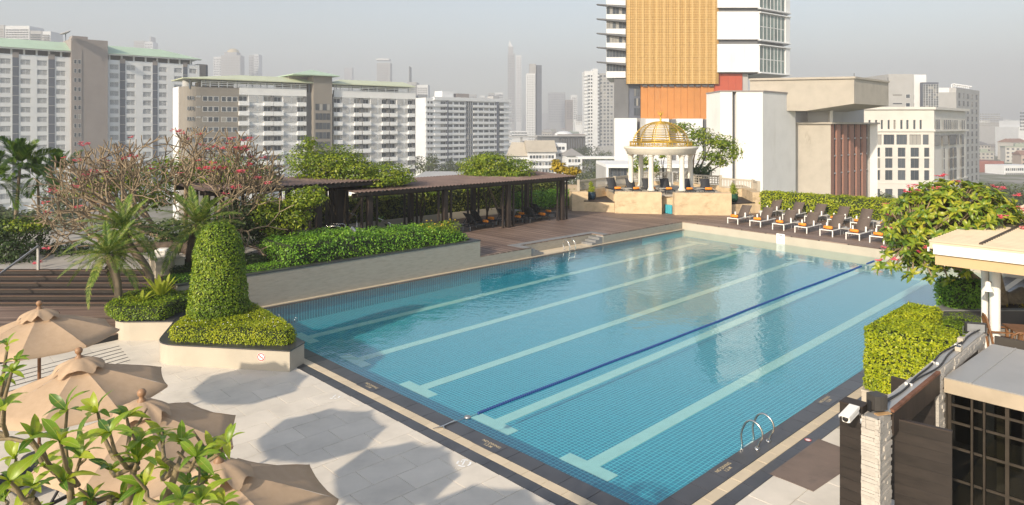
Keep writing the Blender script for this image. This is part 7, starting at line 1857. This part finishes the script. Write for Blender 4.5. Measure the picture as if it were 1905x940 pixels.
mb = MB(); mb.add(vs, [(0, 4, 3, 2, 1), (5, 6, 7, 8, 9), (0, 1, 6, 5), (1, 2, 7, 6), (2, 3, 8, 7), (3, 4, 9, 8), (4, 0, 5, 9)]); obj('top_block', mb, M['cityconcrete'], b)
mb = MB(); q0 = D(1394, 148, Yo - .15); q1 = D(1589.5, 144.4, Yo - .15); mb.bar(q0, q1, .3, .35); mb.bar(q1, q1 + Vector((dx.x, dx.y, 0)), .3, .35); obj('parapet_cap', mb, M['cityconcrete'], b)
for px, py in ((1589, 144), (1652, 151)): mb = MB(); q = D(px, py, Yo + (0 if px < 1600 else dx.y)); mb.tube([q, q + UP * .7], .07, 6); obj('roof_pipe', mb, M['darkgrey'], b)

# --- cream office block with square windows
f = Fac(1738, 190, (1, -0.06, 0)); b = bld('cream office block with rows of square dark windows and a stepped cornice', f.P, 'office building', 'office_building')
M['officecream'] = plain('cream_office_render', (0.62, 0.60, 0.56), .8, .05, .2, coord='World')
sL, sR = f.s_(1606), f.s_(1738)
ztop = f.z(1738, 199); fr2 = Fac(1738, 190)
e = fr2.M @ Vector((fr2.s_(1800), 0, 0)); l0 = f.M @ Vector((sL, 0, 0)); l1 = f.M @ Vector((sL, 25, 0))
def inner(dv): return [tuple((f.M @ Vector((sL, dv, 0)))[:2]), (f.P.x - dv * .3, f.P.y + dv), (e.x - dv * .7, e.y + dv * .9), (e.x - 18, e.y + 14), (l1.x, l1.y)]
mb = MB(); mb.prism(inner(.45), GR, ztop - .8); obj('wall', mb, M['officecream'], b)
for (y0_, y1_, ov) in ((199, 204, .5), (241.5, 245, .35), (340.5, 342.5, .1)):
    mb = MB(); mb.prism(inner(-ov), f.z(1738, y1_), f.z(1738, y0_)); obj('cornice', mb, M['officecream'], b)
rows = [(223.4, 240.6), (250.7, 269.3), (275, 292), (295, 313), (317, 335.5), (352, 372)]
colsF = [[zz_(q) for q in r_] for r_ in ([612, 626], [655, 669], [692, 706], [736, 750], [774, 788], [818, 833], [857, 872], [902, 917], [943, 958])]
colB = [[zz_(q) for q in r_] for r_ in ([640, 697], [710, 780], [793, 863], [877, 952], [964, 1003])]
colS = [[zz_(q) for q in r_] for r_ in ([640, 688], [720, 768], [802, 852], [885, 940], [973, 1007])]
for j, (y0_, y1_) in enumerate(rows):
    cs_ = colsF if j == 0 else colB if j == 1 else colS
    z0_, z1_ = f.z(1700, y1_), f.z(1700, y0_); prev = sL
    for a, c_ in cs_:
        win(b, f, f.s_(a), f.s_(c_), z0_, z1_, .25, 'dark'); fbox(f, prev, f.s_(a), 0, .449, z0_ - .001, z1_ + .001, 'pier', M['officecream'], b); prev = f.s_(c_)
    fbox(f, prev, sR + .0, 0, .449, z0_ - .001, z1_ + .001, 'pier', M['officecream'], b)
    nxt = f.z(1700, rows[j + 1][0]) if j + 1 < len(rows) else GR
    fbox(f, sL, sR, .001, .448, nxt, z0_, 'spandrel', M['officecream'], b)
fbox(f, sL, sR, .001, .448, f.z(1700, 223.4), ztop - .81, 'spandrel', M['officecream'], b)
for j, (y0_, y1_) in enumerate(rows):
    cs_ = ([1053, 1059], [1066, 1073], [1103, 1108], [1116, 1121], [1130, 1135], [1143, 1148], [1156, 1161], [1170, 1175], [1183, 1188], [1216, 1222], [1229, 1235]) if j == 0 else ([1040, 1080], [1093, 1127], [1138, 1178], [1187, 1197], [1216, 1230]) if j == 1 else ([1100, 1105], [1140, 1156], [1167, 1182], [1216, 1230])
    for a, c_ in cs_:
        a, c_ = max(fr2.s_(zz_(a)), .3), fr2.s_(zz_(c_)); win(b, fr2, a, max(c_, a + .3), fr2.z(1770, y1_), fr2.z(1770, y0_), .0, 'dark')

# --- grey towers behind it
f = Fac(1653, 260, (1, 0, 0)); b = bld('plain grey tower with few windows and a glazed corner, behind the cream office', f.P, 'office tower', 'office_tower')
fbox(f, f.s_(1653), f.s_(1700), 0, 20, GR, f.z(1653, 138), 'wall', M['citygrey'], b); fbox(f, f.s_(1700.2), f.s_(1726), 1, 18, GR, f.z(1653, 138.8), 'wall', M['citywhite'], b)
for y_ in (176, 192): win(b, f, f.s_(1661), f.s_(1678), f.z(1660, y_ + 2), f.z(1660, y_), -.05, 'dark'); win(b, f, f.s_(1685), f.s_(1693), f.z(1660, y_ + 7), f.z(1660, y_ - .5), -.05, 'glass'); win(b, f, f.s_(1701), f.s_(1703), f.z(1660, y_ + 9), f.z(1660, y_), .9, 'dark')
fbox(f, f.s_(1711), f.s_(1740), -2, -.1, GR, f.z(1653, 154), 'glazed_corner', M['recess'], b)
for i in range(6):
    for j in range(11): win(b, f, f.s_(1711.3 + i * 4.8), f.s_(1715.6 + i * 4.8), f.z(1653, 158 + j * 4.3 + 3.8), f.z(1653, 158 + j * 4.3), -2.06, 'glass', name='glazing_panel')
f = Fac(1741, 300, (1, 0, 0)); b = bld('grey tower with rooftop pipes and a long shaded side behind the cream office', f.P, 'office tower', 'office_tower')
fbox(f, f.s_(1741), f.s_(1779), 0, 20, GR, f.z(1741, 172), 'wall', M['citygrey'], b)
fs_ = Fac(1779, 300); fbox(fs_, 0, fs_.s_(1822), 0, 12, GR, f.z(1741, 163), 'side_wall', M['citygrey'], b)
fbox(f, f.s_(1741), f.s_(1785), 2, 10, f.z(1741, 172), f.z(1741, 163), 'plant_screen', M['citywhite'], b)
for i in range(5):
    for j in range(12): win(b, fs_, fs_.s_(1783 + i * 8), fs_.s_(1786 + i * 8), fs_.z(1800, 175 + j * 14 + 9), fs_.z(1800, 175 + j * 14), -.05, 'dark')
for i in range(9): mb = MB(); q = fs_.M @ Vector((1 + i * 3.5, 2, 0)); mb.tube([(q.x, q.y, f.z(1741, 168)), (q.x, q.y, f.z(1741, 157))], .35, 6); mb.tube([(q.x, q.y, f.z(1741, 157)), (q.x + 1.4, q.y, f.z(1741, 156))], .35, 6); obj('roof_pipe', mb, M['citywhite'], b)
# ------------------------------------------------------------------ farther towers, low town, trees, haze
def gridwin(parent, Fc, s0, s1, z0, z1, nx, nz, fw=.6, fh=.5, y=-.06, mat='cityglass', name='windows'):
    mb = MB(Fc.M); dx, dz = (s1 - s0) / nx, (z1 - z0) / nz
    for i in range(nx):
        for j in range(nz): mb.box(s0 + dx * (i + .5 - fw / 2), s0 + dx * (i + .5 + fw / 2), y, .05, z0 + dz * (j + .5 - fh / 2), z0 + dz * (j + .5 + fh / 2))
    return stuff(obj(name, mb, M[mat], parent))
# apartment tower left of the gold one
f = Fac(1108, 600, (1, 0, 0)); b = bld('slim white apartment tower standing left of the gold screened tower', f.P, 'apartment tower', 'apartment_tower')
z = lambda y: ZY(y, 600)
fbox(f, f.s_(1088), f.s_(1104), 2, 22, GR, z(132), 'wall', M['citywhite'], b); fbox(f, f.s_(1112), f.s_(1146), 3, 22, GR, z(136), 'wall', M['citygrey'], b); fbox(f, f.s_(1103), f.s_(1112), 0, 20, GR, z(128), 'fin_wall', M['citywhite'], b)
for k in range(24):
    y_ = 139 + k * 6.4
    for a, c_ in ((1086.5, 1093), (1110.5, 1115)): fbox(f, f.s_(a), f.s_(c_), .5, 3, z(y_ + 3.2), z(y_), 'balcony', M['citywhite'], b)
    for a in (1095, 1099.5): win(b, f, f.s_(a), f.s_(a + 3), z(y_ + 4.2), z(y_ + .5), 1.9, 'glass')
    for a in (1117, 1123.5, 1130, 1136.5): win(b, f, f.s_(a), f.s_(a + 4.2), z(y_ + 4.4), z(y_ + .4), 2.9, 'glass')
fbox(f, f.s_(1110), f.s_(1150), -4, 2.9, GR, z(272), 'podium', M['citygrey'], b)
# tall slender tower
f = Fac(990, 900, (1, 0, 0)); z = lambda y: ZY(y, 900); b = bld('tall slender grey residential tower standing alone in the haze', f.P, 'tower', 'residential_tower')
fbox(f, f.s_(979), f.s_(996), 0, 20, GR, z(137), 'wall', M['citywhite'], b); fbox(f, f.s_(985), f.s_(997), .5, 20, z(137), z(119), 'wall', M['citygrey'], b); fbox(f, f.s_(996), f.s_(1008), 3, 20, GR, z(121), 'side_wall', M['recess'], b)
gridwin(b, f, f.s_(980), f.s_(995), GR + 10, z(140), 5, 38, .55, .4)
# far skyline
def sky_tower(label, parts, Y, mat='citygrey'):
    f = Fac(parts[0][0], Y, (1, 0, 0)); b = bld(label, f.P, 'tower', 'distant_tower')
    for k, (a, c_, yt_, yb_, nm) in enumerate(parts):
        fbox(f, f.s_(a), f.s_(c_), k * .8, 30 - k, GR if yb_ is None else ZY(yb_, Y), ZY(yt_, Y), nm, M[mat] if k % 2 == 0 else M['citywhite'], b)
        if yb_ is None and c_ - a > 5: gridwin(b, f, f.s_(a) + 1, f.s_(c_) - 1, 20, ZY(yt_, Y) - 4, max(3, int((c_ - a) / 3)), max(6, int((236 - yt_) / 5)), .45, .5, y=k * .8 - .3)
    return b, f
b, f = sky_tower('twin hazy skyscrapers with a pointed crown in the far centre', [(944.5, 958, 100, None, 'shaft'), (960, 970, 103, None, 'shaft'), (945.5, 955, 86, 100, 'crown')], 2100)
mb = MB(f.M); mb.add([(f.s_(946), 1, ZY(87, 2100)), (f.s_(954), 1, ZY(87, 2100)), (f.s_(954), 12, ZY(87, 2100)), (f.s_(946), 12, ZY(87, 2100)), (f.s_(947.5), 6, ZY(74, 2100))], [(0, 1, 4), (1, 2, 4), (2, 3, 4), (3, 0, 4)]); obj('spire', mb, M['citywhite'], b)
b, f = sky_tower('faint domed skyscraper above the residence roof', [(411, 447, 103, None, 'shaft'), (397, 412, 106, None, 'shaft'), (417, 440, 97, 103, 'drum')], 1900)
mb = MB(f.M); r = (f.s_(440) - f.s_(418)) / 2; mb.lathe([(r, ZY(98, 1900)), (r * .95, ZY(94, 1900)), (r * .7, ZY(91, 1900)), (r * .3, ZY(89.5, 1900)), (0, ZY(89, 1900))], 20, (f.s_(429), r + 2)); obj('dome', mb, plain('pale_gold_dome', (.6, .5, .3), .5, .05, .1), b)
sky_tower('faint narrow skyscraper right of the domed one', [(463, 472, 103, None, 'shaft'), (472.5, 481, 101, None, 'shaft')], 2000)
sky_tower('faint bluish flat topped skyscraper above the white residence', [(701, 726, 117, None, 'shaft'), (699.5, 724, 109, 112, 'crown')], 1900)
sky_tower('hazy grey office slab at the top left corner above the green roof', [(-20, 8, 47, None, 'shaft'), (8.5, 54, 48, None, 'shaft'), (54.5, 76, 57, None, 'shaft'), (76.5, 92, 58, None, 'shaft')], 900)
sky_tower('faint tower tops above the green roof right of the stair tower', [(249, 268, 76, None, 'shaft'), (268.5, 284, 78, None, 'shaft'), (278, 280, 68, 78, 'mast')], 1900)
sky_tower('hazy pale pink tower in the middle distance', [(1053, 1066, 186, None, 'shaft'), (1063, 1074, 177, None, 'shaft')], 1300, 'tan')
sky_tower('faint wide tower left of the pale pink one', [(1020, 1052, 172, None, 'shaft')], 2400)
sky_tower('striped white mid-rise block left of the slim apartment tower', [(1070, 1087, 226, None, 'shaft')], 800, 'citywhite')
sky_tower('faint tower just visible behind the white banded slab', [(868, 886, 176, None, 'shaft'), (893, 902, 178, None, 'shaft'), (908, 920, 173, None, 'shaft'), (921, 936, 172, None, 'shaft')], 1700)
sky_tower('hazy building with a thin red mast above the residence canopy', [(757, 775, 153, None, 'shaft'), (776, 796, 158, None, 'shaft'), (760, 761, 123, 153, 'mast')], 1100)
sky_tower('grey office block on the far right beyond the grey tower', [(1821, 1862, 228, None, 'shaft'), (1825, 1842, 224, 228, 'roof_room')], 700)
sky_tower('faint apartment blocks on the right horizon', [(1842, 1866, 217, None, 'shaft'), (1870, 1880, 222, None, 'shaft')], 1900)
sky_tower('white block with a tall chimney wall at the right edge', [(1895, 1925, 236, None, 'shaft'), (1901, 1912, 224, 236, 'roof_room')], 620, 'citywhite')
for k, (a, c_, y_) in enumerate(((975, 980, 208), (1008, 1022, 205), (1030, 1044, 198), (1118, 1126, 190), (1880, 1892, 228), (640, 655, 120), (1140, 1150, 205), (1500, 1520, 140))):
    f = Fac(a, 3000, (1, 0, 0)); b = bld('barely visible tower in the far haze ' + ('between the twin skyscraper and the slender tower', 'just right of the slender tower', 'left of the pale pink tower', 'beside the slim apartment tower', 'at the right edge', 'above the residence canopy', 'behind the slim apartment tower', 'right of the gold screened tower')[k], f.P, 'tower', 'distant_tower'); fbox(f, f.s_(a), f.s_(c_), 0, 30, GR, ZY(y_ + 6, 3000), 'shaft', M['citygrey'], b)
# white school block with a beige roof
def slabhouse(label, px0, px1, Y, ytop, rows, roofm, ridge=None, d=(1, .12, 0), gable=True, nwin=10):
    f = Fac(px0, Y, d); b = bld(label, f.P, 'building'); s1 = f.s_(px1); zt_ = f.z(px0, ytop)
    fbox(f, 0, s1, 0, 14, GR, zt_, 'wall', M['citywhite'], b)
    for r_ in range(rows):
        z1 = zt_ - 1.6 - r_ * 3.4
        fbox(f, .5, s1 - .5, -.9, .0, z1 - 2.9, z1 - 1.7, 'balcony', M['citywhite'], b)
        for i in range(nwin): win(b, f, .8 + (s1 - 1.6) * i / nwin + .1, .8 + (s1 - 1.6) * (i + 1) / nwin - .1, z1 - 1.6, z1, -.06, 'glass')
    if ridge:
        mb = MB(f.M); mb.add([(-.6, -1.2, zt_), (s1 + .6, -1.2, zt_), (s1 + .6, 15, zt_), (-.6, 15, zt_), (-.6 + (0 if gable else 4), 7, zt_ + ridge), (s1 + .6 - (0 if gable else 4), 7, zt_ + ridge)], [(0, 1, 5, 4), (1, 2, 5), (2, 3, 4, 5), (3, 0, 4), (3, 2, 1, 0)]); obj('roof', mb, roofm, b)
    return b, f, zt_
M['beigetile'] = plain('beige_tile_roof', (.46, .41, .33), .8, .08, .3, coord='World'); M['greytile'] = plain('grey_tile_roof', (.30, .29, .28), .8, .08, .3, coord='World')
b, f, zt_ = slabhouse('white school building with a broad beige roof beyond the pergola', 982, 1034, 330, 283, 3, M['beigetile'], 5.5, nwin=8)
b, f, zt_ = slabhouse('white gabled wing at the left end of the school building', 945, 983, 335, 290, 2, M['beigetile'], 6.5, d=(1, -.35, 0), nwin=5)
b, f, zt_ = slabhouse('white flat topped tower of the school building', 1022, 1054, 338, 267, 3, None, None, nwin=4)
b, f, zt_ = slabhouse('small white annex with a grey roof right of the school building', 1054, 1083, 325, 290, 2, M['greytile'], 3.2, gable=False, nwin=4)
# stadium like building with a pale dome
f = Fac(1010, 520, (1, .1, 0)); b = bld('brown assembly hall with a shallow pale dome in the haze', f.P, 'hall', 'assembly_hall'); zq = lambda y: ZY(y, 520)
fbox(f, f.s_(1008), f.s_(1040), 0, 25, GR, zq(254), 'wall', M['darkgrey'], b); fbox(f, f.s_(1040), f.s_(1090), 2, 30, GR, zq(250), 'wall', M['tan'], b); fbox(f, f.s_(1005), f.s_(1092), -2, 28, zq(254), zq(252), 'roof_slab', M['citygrey'], b)
for i in range(10): fbox(f, f.s_(1044 + i * 4.6), f.s_(1046 + i * 4.6), .5, 1.9, GR, zq(255), 'column', M['darkgrey'], b)
mb = MB(f.M); mb.lathe([(7.2, zq(252)), (6.6, zq(248.5)), (5, zq(246)), (2.5, zq(244.6)), (0, zq(244.2))], 24, (f.s_(1054), 12)); obj('dome', mb, M['citywhite'], b)
# white flat roofed neighbour seen under the pergola
f = Fac(690, 75, (1, -.05, 0)); b = bld('long white flat roofed building just below the terrace, seen under the pergola', f.P, 'building')
fbox(f, f.s_(600), f.s_(930), 0, 6, GR, ZY(368, 75), 'wall', M['whitewall'], b); fbox(f, f.s_(600), f.s_(930), -.3, 6.2, ZY(368, 75), ZY(366.5, 75), 'roof_edge', M['citygrey'], b)
fbox(f, f.s_(600), f.s_(700), .5, 8, ZY(366.5, 75), ZY(352, 75), 'stair_head', M['whitewall'], b); fbox(f, f.s_(770), f.s_(905), 1, 8, ZY(366.5, 75), ZY(357, 75), 'upper_wall', M['whitewall'], b)
for i in range(7): win(b, f, f.s_(862 + i * 6), f.s_(867 + i * 6), ZY(378, 75), ZY(369.5, 75), -.05, 'dark')
f = Fac(770, 150, (1, 0, 0)); b = bld('flat grey roof edge running behind the pergola bushes', f.P, 'building'); fbox(f, f.s_(770), f.s_(870), 0, 20, GR, ZY(330, 150), 'wall', M['citygrey'], b)
b = bld('red brick block on the right beyond the cream office', (XY(1822, 420), 420), 'building'); f = Fac(1822, 420, (1, 0, 0)); fbox(f, f.s_(1810), f.s_(1868), 0, 30, GR, ZY(300, 420), 'wall', plain('red_brick_far', (.30, .12, .10), .9, .08, .3), b)
for y_ in (308, 320): win(b, f, f.s_(1836), f.s_(1851), ZY(y_ + 2.5, 420), ZY(y_, 420), -.06, 'dark'); win(b, f, f.s_(1857), f.s_(1866), ZY(y_ + 2, 420), ZY(y_ - .5, 420), -.06, 'glass')
b, f, zt_ = slabhouse('white cornered block with small windows under the right horizon', 1868, 1925, 400, 308, 2, None, None, nwin=14)
b, f, zt_ = slabhouse('long brown roofed warehouse near the right edge', 1815, 1890, 800, 280, 1, M['greytile'], 9, nwin=8)
b, f, zt_ = slabhouse('pale orange low school beside the banded white slab', 950, 982, 800, 244, 2, None, None, nwin=5)
# road viaduct
vd = thing('viaduct', 'grey elevated road crossing the haze behind the school building', 'bridge', (XY(990, 620), 620, GR))
mb = MB(); mb.box(XY(930, 620), XY(1095, 620), 620, 628, ZY(256, 620), ZY(253, 620)); obj('road_deck', mb, M['citygrey'], vd)
for i in range(6): mb = MB(); x = XY(940 + i * 28, 623); mb.box(x, x + 2, 622, 626, GR, ZY(256, 620) - .01); obj('pier', mb, M['citygrey'], vd)
vd = thing('viaduct', 'pale elevated walkway at the left of the white podium', 'bridge', (XY(1110, 260), 260, GR)); mb = MB(); mb.box(XY(1075, 260), XY(1150, 260), 260, 268, ZY(296, 260), ZY(292, 260)); obj('road_deck', mb, M['citywhite'], vd)
# low houses
hcol = [plain('house_wall', c_, .85, .05, .2, rnd=.15) for c_ in ((.55, .52, .48), (.48, .38, .32), (.58, .56, .52), (.42, .40, .38))]
rcol = [plain('house_roof', c_, .85, .05, .2, rnd=.2) for c_ in ((.34, .30, .27), (.45, .43, .40), (.30, .17, .13), (.36, .40, .33), (.22, .21, .21))]
rnd = random.Random(5)
for k in range(150):
    right = k % 2
    Y = rnd.uniform(560, 2600) if not right else rnd.uniform(480, 2600)
    px = rnd.uniform(935, 1150) if not right else rnd.uniform(1808, 1935)
    if not right and Y < 680 and 1000 < px < 1110: continue
    w_, d_, h_ = rnd.uniform(9, 26), rnd.uniform(10, 20), rnd.choice((6, 8, 9, 12, 15, 20)); x = XY(px, Y)
    hi, ri, gab = rnd.randrange(4), rnd.randrange(5), rnd.random() < .5
    where = ('left of the slim apartment tower' if px < 1087 else 'beside the slim apartment tower') if not right else ('near the red brick block' if px < 1868 else 'at the right edge')
    t = thing('town_house', ('cream', 'tan', 'white', 'grey')[hi] + ' ' + ('low' if h_ < 11 else 'taller') + ' house with a ' + ('pitched ' if gab else 'flat ') + ('brown', 'pale', 'red', 'green', 'dark')[ri] + ' roof ' + where, 'building', (x, Y, GR), rnd.uniform(-.3, .3), 'low town buildings in the haze')
    mb = MB(); mb.box(-w_ / 2, w_ / 2, 0, d_, 0, h_); obj('wall', mb, hcol[hi], t, world=False)
    mb = MB(); 
    if gab: mb.add([(-w_ / 2 - .5, -.5, h_), (w_ / 2 + .5, -.5, h_), (w_ / 2 + .5, d_ + .5, h_), (-w_ / 2 - .5, d_ + .5, h_), (-w_ / 2, d_ / 2, h_ + 3), (w_ / 2, d_ / 2, h_ + 3)], [(0, 1, 5, 4), (1, 2, 5), (2, 3, 4, 5), (3, 0, 4), (3, 2, 1, 0)])
    else: mb.box(-w_ / 2 - .3, w_ / 2 + .3, -.3, d_ + .3, h_, h_ + .8); mb.box(-w_ / 5, w_ / 5, 2, 5, h_ + .8, h_ + 3)
    obj('roof', mb, rcol[ri], t, world=False)
    mb = MB(); nw = int(w_ / 3)
    for i in range(nw):
        for j in range(int(h_ / 3)): mb.box(-w_ / 2 + w_ * (i + .25) / nw, -w_ / 2 + w_ * (i + .75) / nw, -.08, .02, j * 3 + 1, j * 3 + 2.3)
    stuff(obj('windows', mb, M['cityglass'], t, world=False))
# trees below the terrace
def ftree(label, px, ytop, ybase, Y, wpx, mat='far', n_=900, ls=None, name='tree', group=None):
    zt_ = ZY(ytop, Y); r = wpx * Y / F / 2; hgt = min(zt_ - GR, r * 1.9); zc = zt_ - hgt * .45
    base = Vector((XY(px, Y), Y, GR)); t = thing(name, label, 'tree', base, group=group)
    bl = []
    rr = random.Random(int(px * 7 + ytop))
    for k in range(9):
        a = rr.random() * 6.3; q = rr.uniform(.25, .75); bl.append(((base.x + r * q * cos(a), Y + r * q * sin(a), zc + hgt * rr.uniform(-.25, .22)), (r * rr.uniform(.35, .5), r * rr.uniform(.35, .5), hgt * rr.uniform(.2, .32))))
    crown('foliage', bl, n_, ls or max(.5, r * .13), LM[mat], t, shell=.5, up=.6)
    mb = MB(); mb.tube([base, (base.x, Y, zc - hgt * .2)], [r * .09, r * .05], 7)
    for q in range(4): mb.tube([(base.x, Y, zc - hgt * .25), bl[q][0]], [r * .05, r * .02], 5)
    obj('trunk', mb, M['darkbark'], t)
for lab, px, yt_, Y, w_ in (('tall dark tree right of the white residence', 793, 284, 240, 62), ('dark tree beside the foot of the banded slab', 835, 293, 250, 60), ('broad dark tree under the banded slab', 872, 296, 262, 60), ('paler tree in front of the dark trees by the residence', 828, 308, 190, 62),
                            ('large green tree left of the pale pavilion', 1108, 306, 205, 70), ('green tree behind the pergola end', 1072, 310, 190, 60), ('green tree right of the yellow bush', 1040, 316, 185, 60), ('wide olive tree below the school annex', 1118, 293, 280, 70),
                            ('dark tree by the foot of the slim apartment tower', 1086, 271, 430, 26), ('dark tree left of the slim apartment tower', 1072, 273, 430, 24), ('green tree by the slim tower podium', 1120, 278, 400, 34), ('dark tree at the right edge behind the round frangipani', 1895, 330, 150, 90), ('dark tree between the round frangipani and the red brick block', 1850, 338, 160, 60),
                            ('dark bush at the foot of the cream office', 1650, 356, 120, 60), ('pale tree behind the slender palms at the left', 45, 378, 95, 90), ('pale tree behind the bare frangipani at the left', 120, 345, 110, 90), ('dark tree at the far left edge behind the palms', -5, 372, 100, 60), ('dark tree left of the white school gable', 925, 300, 270, 60)):
    ftree(lab, px, yt_, 0, Y, w_, n_=1500)
wd = thing('distant_woodland', 'hazy belt of trees behind the school building', 'woodland', (XY(980, 560), 560, GR)); stuff(wd)
bl = [((XY(px, Y), Y, GR + 7), (9, 7, 8)) for px, Y in [(940 + i * 7, 520 + (i * 37 % 60)) for i in range(24)]] + [((XY(px, 900), 900 + (px * 13 % 90), GR + 8), (12, 9, 8)) for px in range(930, 1150, 9)] + [((XY(px, 700), 700 + (px * 7 % 60), GR + 7), (12, 9, 7)) for px in range(1815, 1930, 8)]
crown('tree_belt', bl, 9000, 1.9, LM['far'], wd, shell=.4)

# haze: one closed box round everything
hz = MB(); hz.box(-4300, 4300, -60, 4300, GR - 1.0, 395)
n = NT('haze_air'); n.t.nodes.remove(n.b); pv_ = n.n('VolumePrincipled'); pv_.inputs['Color'].default_value = (0.71, 0.73, 0.79, 1); pv_.inputs['Density'].default_value = 0.00058; pv_.inputs['Anisotropy'].default_value = 0.0
n.l(pv_.outputs[0], n.out.inputs['Volume'])
o = obj('haze', hz, n.m); o['kind'] = 'stuff'; o['label'] = 'pale morning haze over the city'
